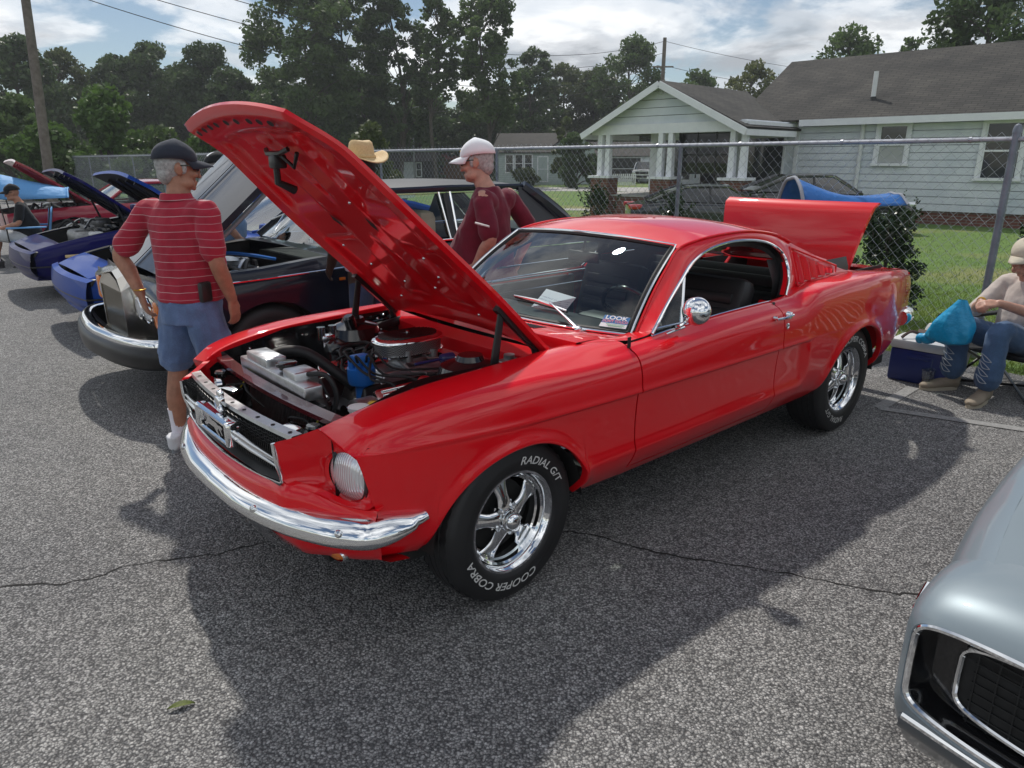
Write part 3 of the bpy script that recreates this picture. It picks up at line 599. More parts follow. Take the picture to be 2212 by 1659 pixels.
# ---- greenhouse
def wsp(u, v, o=0):                                      # u -1..1 across, v 0..1 up
    hb, ht = .672, .565; y = u*(hb+(ht-hb)*v); xb = -.80+.145*(1-abs(u)**2.2); xt = -1.235+.045*(1-abs(u)**2)
    zb = .918+.006*(1-u*u); zt = 1.262+.026*(1-u*u)
    return np.array((xb+(xt-xb)*v+.014*math.sin(math.pi*v), y, zb+(zt-zb)*v+.016*math.sin(math.pi*v)+o))
YG = lambda z: .757-.47*(z-.945)
OPN = crv([(-.835, .940), (-1.0, 1.045), (-1.15, 1.132), (-1.27, 1.197), (-1.42, 1.242), (-1.6, 1.263), (-1.78, 1.262), (-1.94, 1.242), (-2.05, 1.20), (-2.098, 1.14), (-2.075, 1.05), (-1.985, .965)], 70)
OPN3 = np.c_[OPN[:, 0], YG(OPN[:, 1]), OPN[:, 1]]
RE = crv([tuple(wsp(1.0, q)+np.array((-.008, .012, .0))) for q in (0, .25, .5, .75, .98)]+[(-1.42, .585, 1.290), (-1.65, .592, 1.303), (-1.85, .592, 1.298), (-2.05, .592, 1.272), (-2.16, .597, 1.242), (-2.28, .608, 1.198), (-2.45, .617, 1.142), (-2.6, .62, 1.098), (-2.8, .625, 1.047), (-2.95, .63, .995), (-3.12, .64, .965)], 120)
lo = np.vstack([OPN3[:-1], np.c_[np.linspace(-1.985, -3.12, 36), YQ(np.linspace(-1.985, -3.12, 36)), ZQ(np.linspace(-1.985, -3.12, 36))]])
kk = len(OPN3)-1
up_x = np.r_[np.linspace(0, .56, 48), np.linspace(.565, .66, kk-48), np.linspace(.665, 1, 36)]
up = resample(RE, 400)[np.clip((up_x*399).astype(int), 0, 399)]
S = np.stack([lo+(up-lo)*t+np.array((0, .012*math.sin(math.pi*t), .0)) for t in np.linspace(0, 1, 9)], 1)
inn = lo+np.array((0, -.03, .0))
S = np.concatenate([inn[:, None], S], 1)
mb = MB().grid(S, flip=True); 
mb.build('pillar_and_sail_panel', 'red_paint', fb, 50); mb.mirror().build('pillar_and_sail_panel', 'red_paint', fb, 50)
k = np.where(RE[:, 0] <= -1.235)[0][0]; re = RE[k:]
rows = []
for q in re:
    ys = np.linspace(1, -1, 33); cr = .052*np.clip((-1.1-q[0])/.35, .35, 1)*np.clip((q[0]+2.6)/.5, .25, 1)
    rows.append(np.c_[q[0]+.035*(1-ys**2)*np.clip(1-(-1.235-q[0])/.5, 0, 1), q[1]*ys, q[2]+cr*(1-np.abs(ys)**2.4)])
rows = np.array(rows)
kr = np.where(re[:, 0] < -2.32)[0][0]
MB().grid(rows[:kr+1], flip=True).build('roof', 'red_paint', fb, 50)
MB().grid(rows[kr:][:, 3:30], flip=True).build('rear_window', 'dark_glass', fb, 50)
# chrome trim round side opening and drip rail
mb = MB().tube(OPN3+np.array((0, .004, -.004)), .0085, 8); mb.tube(np.c_[np.linspace(-.835, -1.985, 20), np.full(20, .757), ZS(np.linspace(-.835, -1.985, 20))+.014], .006, 6)
mb.build('window_trim', 'chrome', fb); mb.mirror().build('window_trim', 'chrome', fb)
mb = MB().tube(RE[:78]+np.array((0, .006, .002)), .0065, 6); mb.build('drip_rail', 'red_paint', fb); mb.mirror().build('drip_rail', 'red_paint', fb)
# black weather strip / inner frame
ins = OPN3[:, None]+np.array([(0, -.012, -.010), (0, -.045, -.016), (0, -.05, -.04)])[None]
MB().grid(ins).build('window_seal', 'black_satin', fb)
MB().grid(ins).mirror().build('window_seal', 'black_satin', fb)
# vent window
vb, vt = np.array((-1.062, YG(.945)-.006, .948)), np.array((-1.205, YG(1.165)-.008, 1.162))
mb = MB().tube([vb, vt], .0085, 8); vf = [q for q in OPN3 if q[0] > vt[0]]
mb.tube([np.array((-.85, YG(.95)-.006, .95)), vb], .006, 6)
vw = mb.build('vent_window', 'chrome', fb); vw2 = mb.mirror().build('vent_window', 'chrome', fb)
poly = [q+np.array((0, -.008, -.002)) for q in vf]; g = MB(); g.add(poly+[vt, vb], [list(range(len(poly)+2))])
g.build('pane', 'clear_glass', vw, smooth=False); g.mirror().build('pane', 'clear_glass', vw2, smooth=False)
# louvres in the sail panel
lv = MB()
def sailpt(x, z, o): return np.array((x, .7215-.47*(z-.99)+.05*(x+2.17)+o, z))
for i in range(5):
    x0 = -2.185-i*.092; zt = 1.172-(i+.2)*.0305; zb = 1.004+i*.003
    a, b = sailpt(x0, zb, -.004), sailpt(x0-.03, zt, -.004); c, d = sailpt(x0-.006, zb+.002, .030), sailpt(x0-.036, zt-.004, .026)
    e1, e2 = sailpt(x0-.092, zb+.004, -.006), sailpt(x0-.122, zt-.034, -.006)
    lv.add([a, b, c, d, e1, e2], [(0, 2, 3, 1), (2, 4, 5, 3), (0, 4, 2), (1, 3, 5)])
for i in range(5):
    one = MB(); one.add(lv.v[i], [(0, 2, 3, 1), (2, 4, 5, 3), (0, 4, 2), (1, 3, 5)])
    one.build('louvre', 'red_paint', fb, 30); one.mirror().build('louvre', 'red_paint', fb, 30)
rim = MB().tube([sailpt(-2.16, .994, .004), sailpt(-2.20, 1.19, .004), sailpt(-2.70, 1.045, .004), sailpt(-2.66, 1.006, .004), sailpt(-2.16, .994, .004)], .006, 6)
rim.build('louvre_frame', 'red_paint', fb); rim.mirror().build('louvre_frame', 'red_paint', fb)
# ---- windscreen
Gp = np.array([[wsp(u, v) for v in np.linspace(.03, .975, 16)] for u in np.linspace(-.985, .985, 40)])
ws = MB().grid(Gp, flip=True).build('windshield', 'windshield_glass', fb)
lp = [wsp(u, .0, .004) for u in np.linspace(-1, 1, 40)]+[wsp(1, v, .004) for v in np.linspace(0, 1, 16)[1:]]+[wsp(u, 1, .004) for u in np.linspace(1, -1, 30)[1:]]+[wsp(-1, v, .004) for v in np.linspace(1, 0, 16)[1:-1]]
MB().tube(lp, .013, 8, closed=True, flat=.55).build('windshield_trim', 'chrome', ws)
lp2 = [np.array(q)+(np.array((-1.05, 0, 1.1))-q)*.028 for q in lp]; MB().tube(lp2, .011, 6, closed=True).build('windshield_seal', 'rubber', ws)
# sticker in the lower driver corner
def wst(u, v): return wsp(u, v)+np.array((.006, 0, .006))
su = np.linspace(.79, .965, 9); sv = np.linspace(.045, .155, 6)
st = MB().grid(np.array([[wst(u, v) for v in sv] for u in su]), flip=True)
st.build('sticker', 'sticker_blue', ws, smooth=True)
def on_sticker(txt, u0, v0, size, m, bold=0):
    V, F = text_mesh(txt, 1, 0, bold); wdt = V[:, 0].max()-V[:, 0].min(); mb_ = MB()
    mb_.add([wsp(u0+q[0]/wdt*size[0], v0+q[1]*size[1])+np.array((.008, 0, .008)) for q in V], F); mb_.build('sticker_text', m, ws, smooth=False)
lowst = MB().grid(np.array([[wst(u, v)+np.array((.001, 0, .001)) for v in np.linspace(.045, .082, 3)] for u in su]), flip=True); lowst.build('sticker', 'sticker_white', ws)
on_sticker('LOOK', .88, .118, (.15, .050), 'sticker_white', .03); on_sticker("DON'T TOUCH", .88, .089, (.165, .034), 'sticker_pink', .02)
sb_ = MB()
for k, (v, a, b) in enumerate(((.070, .83, .955), (.060, .84, .95), (.052, .85, .94))): sb_.grid(np.array([[wsp(u, v+dv)+np.array((.009, 0, .009)) for dv in (0, .004)] for u in np.linspace(a, b, 5)]), flip=True)
sb_.build('sticker_print', 'sticker_green', ws)
# ---- cowl
def cowl(u, v):
    a = wsp(u*.995, 0)+np.array((.004, 0, -.004)); yb = .655*u; b = np.array((-.475+.055*(1-u*u), yb, .938+.012*(1-u*u)))
    return a+(b-a)*v+np.array((0, 0, .006*math.sin(math.pi*v)))
cg = np.array([[cowl(u, v) for v in np.linspace(0, 1, 14)] for u in np.linspace(-1, 1, 60)])
cg = np.concatenate([cg, cg[:, -1:]+np.array((.004, 0, -.02)), cg[:, -1:]+np.array((.012, 0, -.05))], 1)
cw = MB().grid(cg).build('cowl', 'red_paint', fb, 50)
cf = MB().grid(np.array([[(x, y0+(y1-y0)*t, z+.004*math.sin(math.pi*t)) for t in np.linspace(0, 1, 6)] for x, y0, y1, z in ((-.50, .64, .662, .930), (-.60, .64, .69, .930), (-.655, .64, .705, .926), (-.72, .655, .745, .924), (-.80, .66, .752, .930), (-.86, .67, .752, .936))]))
cf.build('cowl_corner', 'red_paint', fb); cf.mirror().build('cowl_corner', 'red_paint', fb)
sl_ = MB()
for s in (-1, 1):
    for i in range(9):
        u = s*(.30+.030*i); sl_.tube([cowl(u, .42)+np.array((0, 0, .002)), cowl(u, .72)+np.array((0, 0, .002))], .0042, 6, flat=.5)
sl_.build('cowl_vent', 'black_satin', cw)
for pv, am, b1, b2 in (((.70, .0), (.36, .16), (-.03, .17), (.52, .12)), ((-.10, .0), (-.44, .16), (-.83, .17), (-.28, .12))):
    up_ = np.array((.022, 0, .026)); b = wsp(*pv)+np.array((.035, 0, -.012)); k1 = wsp(*am)+up_; e1, e2 = wsp(*b1)+up_*.7, wsp(*b2)+up_*.7
    wp = MB().lathe([(.024, -.02), (.024, .004), (.019, .008), (.017, .03), (.010, .036), (0, .037)], 16, b, axis=(.35, 0, 1)); wp.tube([b+np.array((.01, 0, .026)), b+(k1-b)*.35+np.array((0, 0, .014)), k1], [.011, .009, .006], 8, flat=.6)
    wp.tube([e1, (e1+e2)/2+up_*.45, e2], [.005, .008, .005], 6); wp.build('wiper', 'polished', fb)
    MB().tube([e1-up_*.25, e2-up_*.25], .006, 6).build('wiper_blade', 'rubber', fb)
# ---- deck, tail panel, trunk lid
dk = np.array([[(-3.10-.66*t, y*(.69-.15*t)*1.0, .955-.045*t+.008*(1-y*y)) for y in np.linspace(1, -1, 12)] for t in np.linspace(0, 1, 4)])
ins_ = MB().grid(np.array([[(-3.13-.5*t, y*.52, .70) for y in (1, -1)] for t in (0, 1)]), flip=True)
for y in (.53, -.53): ins_.box((-3.4, y, .82), (.62, .01, .24))
ins_.build('trunk_floor', 'black_matte', fb)
MB().grid(dk[2:3].repeat(2, 0)+np.array([[[0, 0, 0]], [[-.28, 0, -.02]]]), flip=True).build('rear_deck', 'red_paint', fb)
zt = np.linspace(.90, .56, 8); tl = MB().grid(np.array([[(-3.78+.03*abs(y)**3-(.0 if z > .6 else -.02), y*.715, z) for z in zt] for y in np.linspace(1, -1, 24)]), flip=True)
tp_ = tl.build('tail_panel', 'red_paint', fb)
for s in (-1, 1):
    for i in range(3): MB().rbox((-3.80, s*(.44+.075*i), .75), (.02, .05, .14), .012).build('tail_light', 'red_lens', tp_)
pth = crv([(-3.62, .752, .60), (-3.72, .745, .60), (-3.84, .69, .60), (-3.90, .4, .60), (-3.91, 0, .60), (-3.90, -.4, .60), (-3.84, -.69, .60), (-3.72, -.745, .60), (-3.62, -.752, .60)], 60)
MB().tube(pth, .045, 10, flat=1.2).build('rear_bumper', 'chrome', fb)
MB().grid(np.array([[(-3.78+.45*t, y*(.71-.02*t), .585-.2*t) for t in (0, 1)] for y in np.linspace(1, -1, 12)]), flip=True).build('rear_valance', 'red_paint', fb)
lid = []
for t in np.linspace(0, 1, 12):
    ys = np.linspace(1, -1, 24); hw = .485+.085*t; x = -3.27-.10*t; z = .945+.445*t
    lid.append(np.c_[x-.022*(ys**2)+.02*math.sin(t*math.pi)-(.05*max(0, t-.9)*10 if t > .9 else 0), ys*hw, z+.0*ys-(.012*(t > .99))])
lid = np.array(lid)
tk = MB().grid(lid); tk.grid(lid+np.array((-.03, 0, -.006)), flip=True)
for e in (0, -1): tk.grid(np.stack([lid[e], lid[e]+np.array((-.03, 0, -.006))]), flip=e == 0)
for e in (0, -1): tk.grid(np.stack([lid[:, e], lid[:, e]+np.array((-.03, 0, -.006))]), flip=e == -1)
lo_ = tk.build('trunk_lid', 'red_paint', fb, 50)
mat('prop_dark', (.02, .02, .02), .5)
MB().tube([(-3.28, .42, .94), (-3.20, .43, .86), (-3.12, .43, .84)], .012, 6).tube([(-3.28, -.42, .94), (-3.20, -.43, .86), (-3.12, -.43, .84)], .012, 6).build('trunk_hinge', 'red_paint', lo_)
# ---- floor, firewall, wheel wells, undertray
ub = MB(); ub.box((-1.6, 0, .30), (4.0, 1.36, .06)); ub.box((.25, 0, .30), (.75, 1.0, .05))
ub.build('underbody', 'black_matte', fb)
for (xc, zc, rx, rz) in (AF, AR):
    for s in (1, -1):
        t = np.linspace(.02, math.pi-.02, 26); yo = .80 if xc == 0 else .80
        ring = lambda y, k: np.c_[xc+rx*k*np.cos(t), np.full(26, s*y), zc+rz*k*np.sin(t)]
        MB().grid(np.stack([ring(yo, 1.01), ring(.56, 1.03), ring(.55, .05)]), flip=s < 0).build('wheel_well', 'black_matte', fb, 40)
# ---------------- wheels
def bent_text(txt, r, ang, h, wid_deg, hs, shear=.25):
    V, F = text_mesh(txt, 1, shear, .012); x0, x1 = V[:, 0].min(), V[:, 0].max(); xm = (x0+x1)/2
    y0, y1 = V[:, 1].min(), V[:, 1].max(); out = []
    for q in V:
        a = ang+R_(wid_deg)*(q[0]-xm)/(x1-x0); rr = r+(q[1]-y0)/(y1-y0)*hs
        out.append((rr*math.cos(a), h, rr*math.sin(a)))
    return np.array(out), F
def make_wheel(name, tr, half, trim_r=.206, letters=True):
    b = half
    rim = MB(); prof = [(trim_r, b-.016), (trim_r+.004, b-.010), (trim_r+.002, b-.003), (trim_r-.007, b-.004), (trim_r-.012, b-.012), (.186, b-.020), (.184, b-.032), (.176, b-.038), (.174, b-.055), (.166, b-.060), (.163, b-.085), (.162, -b+.01)]
    rim.lathe(prof, 64, axis=(0, 1, 0), cap=False)
    for k in range(5):                                   # spokes
        a0 = R_(83)+k*2*math.pi/5; rr = np.linspace(.040, .168, 11); G = []
        for r in rr:
            t = (r-.04)/.128; hw = .026+.012*abs(t-.45)*2.2+.012*(t > .75)*(t-.75)*4; hc = b-.050-.034*t**1.5; th = .026
            row = []
            for q in np.linspace(0, 2*math.pi, 14, endpoint=False):
                lat = hw*math.cos(q); hh = hc+(th*.5)*math.sin(q)*(1 if math.sin(q) > 0 else 1.6)
                row.append((r*math.cos(a0)-lat*math.sin(a0), hh, r*math.sin(a0)+lat*math.cos(a0)))
            G.append(row)
        rim.grid(np.array(G), cv=True)
    sc = []
    for q in np.linspace(0, 2*math.pi, 60, endpoint=False):
        sc.append(.062+.014*math.cos(5*(q-R_(83)-math.pi/5))**3)
    ring = np.array([[(k_*sc[i]*math.cos(q), h, k_*sc[i]*math.sin(q)) for k_, h in ((.3, b-.058), (.92, b-.058), (1, b-.062), (1, b-.085))] for i, q in enumerate(np.linspace(0, 2*math.pi, 60, endpoint=False))])
    rim.grid(ring, cu=True, flip=True)
    wob = link(name, rim.mesh(name, 'chrome', 40))
    cap = MB().lathe([(.047, b-.062), (.047, b-.030), (.044, b-.022), (.037, b-.020), (.036, b-.012), (.030, b+.000), (.018, b+.007), (0, b+.010)], 32, axis=(0, 1, 0)); cap.build('hub_cap', 'chrome', wob)
    for k in range(5):
        a = R_(83)+math.pi/5+k*2*math.pi/5
        MB().lathe([(.0125, b-.062), (.0125, b-.040), (.009, b-.034), (.006, b-.026), (0, b-.025)], 8, (.058*math.cos(a), 0, .058*math.sin(a)), axis=(0, 1, 0)).build('lug_nut', 'polished', wob)
    dr = MB().lathe([(0, b-.10), (.145, b-.10), (.15, b-.13), (.15, -b)], 32, axis=(0, 1, 0)); dr.build('brake_drum', 'black_matte', wob)
    d = tr-.206; tp = [(.200, b-.018), (.206, b-.006), (.212, b-.001), (.222, b+.006), (.230, b+.0062), (.206+d*.30, b+.0085), (.206+d*.42, b+.0095), (.206+d*.44, b+.0085), (.206+d*.72, b+.004), (.206+d*.85, b-.004), (.206+d*.93, b-.014), (.206+d*.97, b-.022)]
    tread = []
    ws_ = b-.024; ng = 5
    hs = np.linspace(ws_, -ws_, ng+1)
    for i in range(ng):
        a, c = hs[i], hs[i+1]; crown = lambda h: tr-.008*(h/ws_)**2*.6
        tread += [(crown(a)-.007, a), (crown(a), a-.003), (crown(c), c+.003), (crown(c)-.007, c)]
    inner = [(r, -h) for r, h in tp[::-1]]
    prof = tp+tread+inner
    ty = MB().lathe(prof, 88, axis=(0, 1, 0), cap=False)
    # lateral grooves: pull some shoulder vertices in
    V = ty.v[0]; n = len(prof)
    for i in range(88):
        if i % 2 == 0:
            for j in range(len(tp)-2, len(tp)+len(tread)+2):
                if j < len(tp)+3 or j > len(tp)+len(tread)-4:
                    q = V[i*n+j]; rr = math.hypot(q[0], q[2]); f = (rr-.006)/rr; q[0] *= f; q[2] *= f
    ty.build('tyre', 'tyre_rubber', wob, 40)
    if letters:
        r0 = .206+d*.26; hs_ = d*.25; hh = b+.0125
        lt = MB()
        for txt, ang, wd in (("RADIAL G/T", 125, 62), ("COOPER COBRA", 295, 96)):
            V, F = bent_text(txt, r0, R_(ang), hh, wd, hs_); lt.add(V, F)
        lt.build('tyre_lettering', 'white_letter', wob, smooth=False)
    return wob
def put_wheel(w, parent, loc, rz=0, ry=0, flip=False):
    w.parent = parent; w.location = loc
    w.rotation_euler = (0, ry, rz+(math.pi if flip else 0))
wf = make_wheel('wheel', .333, .100); wr = make_wheel('wheel', .345, .112)
wf2 = copy_tree(wf); wr2 = copy_tree(wr)
put_wheel(wf, fb, (0, .705, .333), .045, 0); put_wheel(wr, fb, (-2.743, .69, .345), 0, R_(188))
put_wheel(wf2, fb, (0, -.705, .333), .0, R_(40), True); put_wheel(wr2, fb, (-2.743, -.69, .345), 0, R_(70), True)
# ---------------- nose
HL = np.array((.592, .625, .648))                         # headlight centre
def bezel():
    col = FP[0][2:]; col = col[col[:, 2] > .575][:-2]; col = resample(col, 26)[::-1]+np.array((.004, 0, 0))
    base = crv([tuple(col[-1]), (.590, .735, .566), (.640, .66, .572), (.690, .57, .598), (.748, .475, .622), (.764, .474, .70), (.772, .475, .768), (.725, .505, .785), tuple(col[0])], 32)
    out = np.vstack([col[:-1], base[:-1]])
    c = out-HL; ang = np.arctan2(c[:, 2], c[:, 1]); r = .0925; out2 = []
    ci = np.c_[np.full(len(out), HL[0]+.008)-.35*(r*np.cos(ang)), HL[1]+r*np.cos(ang), HL[2]+r*np.sin(ang)]
    rows = [out+np.array((-.03, 0, 0)), out+np.array((-.004, 0, 0)), out]
    for t in (.12, .3, .5, .7, .88, 1.0):
        q = out+(ci-out)*t; rows.append(q+np.array((-.010*math.sin(math.pi*t), 0, 0)))
    rows.append(ci+np.array((-.006, 0, 0))); rows.append(ci*.0+np.c_[ci[:, 0]-.016, HL[1]+.9*(ci[:, 1]-HL[1]), HL[2]+.9*(ci[:, 2]-HL[2])])
    return np.array(rows)
bz = bezel(); mb = MB().grid(bz, cv=True, flip=False)
for mm in (mb, mb.mirror()):
    ob = mm.build('headlight_bezel', 'red_paint', fb, 40)
hd_ = MB().lathe([(.089, -.02), (.0885, .0), (.086, .008), (.070, .020), (.045, .028), (.02, .031), (0, .032)], 40, HL+np.array((-.012, 0, 0)), axis=(1, .30, 0)); 
hd_.cur = 1; hd_.lathe([(.094, -.022), (.094, .001), (.089, .003), (.0875, .0)], 40, HL+np.array((-.012, 0, 0)), axis=(1, .30, 0), cap=False)
hd_.build('headlight', ['headlight_glass', 'chrome'], fb); hd_.mirror().build('headlight', ['headlight_glass', 'chrome'], fb)
# stone deflector / lower pan between bezel bottoms and bumper
ys = np.linspace(-1, 1, 81)
xa = Spl([(0, .782), (.2, .778), (.475, .750), (.57, .69), (.66, .642), (.735, .592), (.775, .578)])
za = Spl([(0, .598), (.2, .600), (.475, .618), (.57, .596), (.66, .570), (.735, .562), (.775, .575)])
pan = []
for u in ys:
    y = u*.787; a = abs(y); x0, z0 = float(xa(a)), float(za(a))
    row = [(x0-.03, y, z0+.008), (x0, y, z0), (x0+.012-.01*u*u, y*1.0, z0-.016), (x0+.030-.02*u*u, y*1.0, z0-.035), (x0+.034-.03*u*u, y, .52), (x0+.012-.02*u*u, y*.995, .46), (x0-.012, y*.985, .385), (x0-.045, y*.97, .330+.03*u**6), (x0-.06, y*.965, .322+.03*u**6), (x0-.14, y*.95, .33)]
    pan.append(row)
pan = np.array(pan)
MB().grid(pan, flip=True).build('front_valance', 'red_paint', fb, 45)
# bumper
bxy = Spl([(0, .842), (.2, .836), (.36, .815), (.5, .780), (.62, .732), (.70, .690), (.765, .640)])
half = [(float(bxy(y)), y) for y in np.linspace(0, .765, 34)]
end = crv([(.640, .765), (.612, .788), (.57, .803), (.50, .815), (.44, .818), (.405, .812)], 18)[1:]
half = np.array(half+[tuple(q) for q in end]); full = np.vstack([half[::-1], (half*np.array((1, -1)))[1:]])
T = np.gradient(full, axis=0); T /= np.linalg.norm(T, axis=1)[:, None]; nrm = np.c_[T[:, 1], -T[:, 0]]
nrm *= np.sign((nrm*np.array((1, 1))*np.c_[np.ones(len(full)), np.sign(full[:, 1])]).sum(1))[:, None]
sarc = np.r_[0, np.cumsum(np.linalg.norm(np.diff(full, axis=0), axis=1))]; tot = sarc[-1]
prof = [(-.060, .047), (-.036, .054), (-.012, .050), (.008, .036), (.021, .014), (.027, -.008), (.025, -.024), (.014, -.037), (-.008, -.042), (-.035, -.040)]
bm_ = []
for i in range(len(full)):
    y = abs(full[i, 1]); e = min(sarc[i], tot-sarc[i]); k = .35+.65*float(sstep(0, .16, e)); hgt = (1.0-.16*float(sstep(.62, .2, y)))*k
    zc = .492+.012*float(sstep(.45, .1, y))*0-.0+.018*float(sstep(.2, .0, e))
    bm_.append([(full[i, 0]+nrm[i, 0]*(px*(1 if e > .05 else .5)), full[i, 1]+nrm[i, 1]*(px*(1 if e > .05 else .5)), zc+pz*hgt) for px, pz in prof])
mb = MB().grid(np.array(bm_), cv=True); n_ = len(prof); mb.f.append(list(range(n_))[::-1]); mb.m.append(0); mb.f.append([len(mb.v[0])-n_+j for j in range(n_)]); mb.m.append(0)
bump = mb.build('front_bumper', 'chrome', fb, 60)
for y in (.73, .36, -.36, -.73):
    j = int(np.argmin(np.abs(full[:, 1]-y)+(full[:, 0] < .6)*9)); MB().lathe([(.014, -.01), (.014, .003), (.010, .008), (0, .010)], 14, (full[j, 0]+nrm[j, 0]*.017, full[j, 1]+nrm[j, 1]*.017, .512), axis=(nrm[j, 0], nrm[j, 1], .35)).build('bumper_bolt', 'polished', bump)
# lower valance lamps and licence-plate bracket
for s in (1, -1):
    tb = MB().lathe([(.050, -.02), (.052, .004), (.046, .010)], 24, (.630, s*.565, .350), axis=(1, s*.15, -.18), cap=False, scale=(1.25, .62)); tb.cur = 1
    tb.lathe([(.046, .0), (.035, .010), (0, .014)], 24, (.632, s*.565, .350), axis=(1, s*.15, -.18), scale=(1.25, .62)); tb.build('turn_signal', ['chrome', 'amber'], fb)
pl = []
for t in np.linspace(0, 1, 10):
    for_ = [(.822-.085*t-.012*abs(q)**2, .17+q*(.20-.09*t**2), .452-.165*t) for q in np.linspace(-1, 1, 14)]; pl.append(for_)
MB().grid(np.array(pl)).build('splash_pan', 'polished', fb)
# grille
gr = MB()
gy = np.linspace(-.462, .462, 67)
for i, y in enumerate(gy):                                # vertical honeycomb slats, leaning back
    o = .006*(i % 2)
    gr.box((.715+.035*(1-(y/.46)**2)+o*0, y, .700), (.004, .003, .135), rotm(0, R_(-14), 0))
for k in range(9):
    z = .640+.015*k; gr.tube([(.712+.035*(1-(y/.46)**2)+(z-.70)*.25, y, z+.005*(j % 2)) for j, y in enumerate(np.linspace(-.465, .465, 48))], .0018, 4)
grl = gr.build('grille', 'dark_grille', fb, smooth=False)
MB().grid(np.array([[(.685+.03*(1-(y/.47)**2), y, z) for z in (.62, .78)] for y in np.linspace(-.47, .47, 10)])).build('grille_backing', 'black_matte', grl)
low = MB().grid(np.array([[(.765+.018*(1-(y/.47)**2)-.05*t, y, .612+.03*t) for t in (0, 1)] for y in np.linspace(-.47, .47, 24)])); low.build('grille_floor', 'dark_grille', grl)
tr_ = crv([(.772, .470, .770), (.768, .474, .70), (.752, .466, .632), (.756, .440, .615), (.776, .25, .604), (.786, 0, .600), (.776, -.25, .604), (.756, -.440, .615), (.752, -.466, .632), (.768, -.474, .70), (.772, -.470, .770)], 70)
MB().tube(tr_, .0085, 8, flat=.7).build('grille_trim', 'chrome', grl)
sd = MB()
for s in (-1, 1): sd.add([(.774, s*.474, .770), (.755, s*.470, .632), (.700, s*.462, .640), (.705, s*.468, .775)], [(0, 1, 2, 3)])
sd.build('grille_side', 'chrome', grl, smooth=False)
br = MB()
for s in (-1, 1):
    P_ = [(.792, s*.15, .716), (.782, s*.30, .706), (.766, s*.462, .697)]
    for dz, dx in ((.011, 0), (-.011, .002)): br.tube([(x+dx, y, z+dz) for x, y, z in P_], [.0085, .0075, .0045], 8)
    br.tube([(x-.006, y, z) for x, y, z in P_], [.011, .01, .006], 6)
br.build('grille_bar', 'polished', grl)
co = MB()
cl = [(-.155, .758), (.155, .758), (.150, .672), (-.150, .672)]
for a, b in zip(cl, cl[1:]+cl[:1]): co.tube([(.806, a[0], a[1]), (.806, b[0], b[1])], .0095, 8)
for y in (-.15, .15): co.rbox((.785, y, .716), (.05, .035, .05), .008)
for y in (-.155, .155): co.rbox((.80, y, .716), (.045, .028, .095), .01)
co.box((.790, 0, .752), (.06, .30, .008)); co.rbox((.775, .0, .79), (.03, .045, .055), .008); co.rbox((.770, .0, .825), (.022, .035, .03), .008)
corr = co.build('emblem_frame', 'chrome', grl)
# running horse emblem, built as a relief
hs = [(-.085, .012), (-.07, .018), (-.05, .014), (-.03, .020), (0, .019), (.025, .024), (.040, .036), (.052, .046), (.056, .040), (.072, .030), (.078, .022), (.072, .017), (.060, .022), (.050, .012), (.060, -.004), (.076, -.010), (.072, -.018), (.052, -.014), (.036, -.004), (.010, -.006), (-.012, -.004), (-.026, -.016), (-.050, -.028), (-.056, -.022), (-.040, -.010), (-.046, .002), (-.062, -.004), (-.075, -.018), (-.082, -.014), (-.066, .006), (-.078, .004)]
MB().prism([(a*1.2, b*1.05) for a, b in hs], .012, (.800, 0, .712), np.array([(0, 0, 1), (-1, 0, 0), (0, 1, 0)])).build('emblem', 'polished', grl, 30)
# ---------------- hood, raised on its hinges
HA = R_(43.5); HP = np.array((-.42, 0, .885)); hc, hs_ = math.cos(HA), math.sin(HA)
def hpt(s, y, n): return HP+np.array((hc*s-hs_*n, y, hs_*s+hc*n))
HWD = Spl([(.0, .615), (.3, .605), (.8, .585), (1.1, .56), (1.28, .50), (1.36, .40), (1.44, .2)])
def hfront(u): return 1.43-.05*abs(u)**2                 # leading edge
nS, nY = 54, 61
def hood_xy(a, u):
    s = .07+(hfront(u)-.07)*a; hw = .612-.055*a-.095*a**3; return s, u*hw-.035*float(sstep(.15, .6, a))
def crown(s, y): return .040*(1-(abs(y)/.6)**2.2)-.055*float(sstep(1.15, 1.46, s))-.010*float(sstep(.5, 0, s))
def bumpf(a, u):                                           # raised inner frame seen from below (negative = towards viewer)
    au = abs(u); h = 0
    edge = max(float(sstep(.74, .80, au)), float(sstep(.87, .91, a)), float(sstep(.13, .08, a)))
    cen = float(sstep(.20, .14, abs(au-(.12+.40*abs(a-.52)))))*float(sstep(.10, .16, a))*float(sstep(.9, .84, a))
    cross = float(sstep(.10, .06, abs(a-.50)))*float(sstep(.0, .1, 1-au))
    return max(edge, cen*.9, cross*.8)
top_, bot_ = [], []
for a in np.linspace(0, 1, nS):
    r1, r2 = [], []
    for u in np.linspace(1, -1, nY):
        s, y = hood_xy(a, u); c = crown(s, y); r1.append(hpt(s, y, c)); r2.append(hpt(s, y, c-.007-.022*bumpf(a, u)*(1 if abs(u) < .99 and a < .995 else .3)))
    top_.append(r1); bot_.append(r2)
top_, bot_ = np.array(top_), np.array(bot_)
mb = MB().grid(top_); mb.grid(bot_, flip=True)
for A, B in ((top_[0], bot_[0]), (top_[-1], bot_[-1]), (top_[:, 0], bot_[:, 0]), (top_[:, -1], bot_[:, -1])): mb.grid(np.stack([A, B]))
hood = mb.build('hood', 'red_paint', fb, 40)
hl = MB()
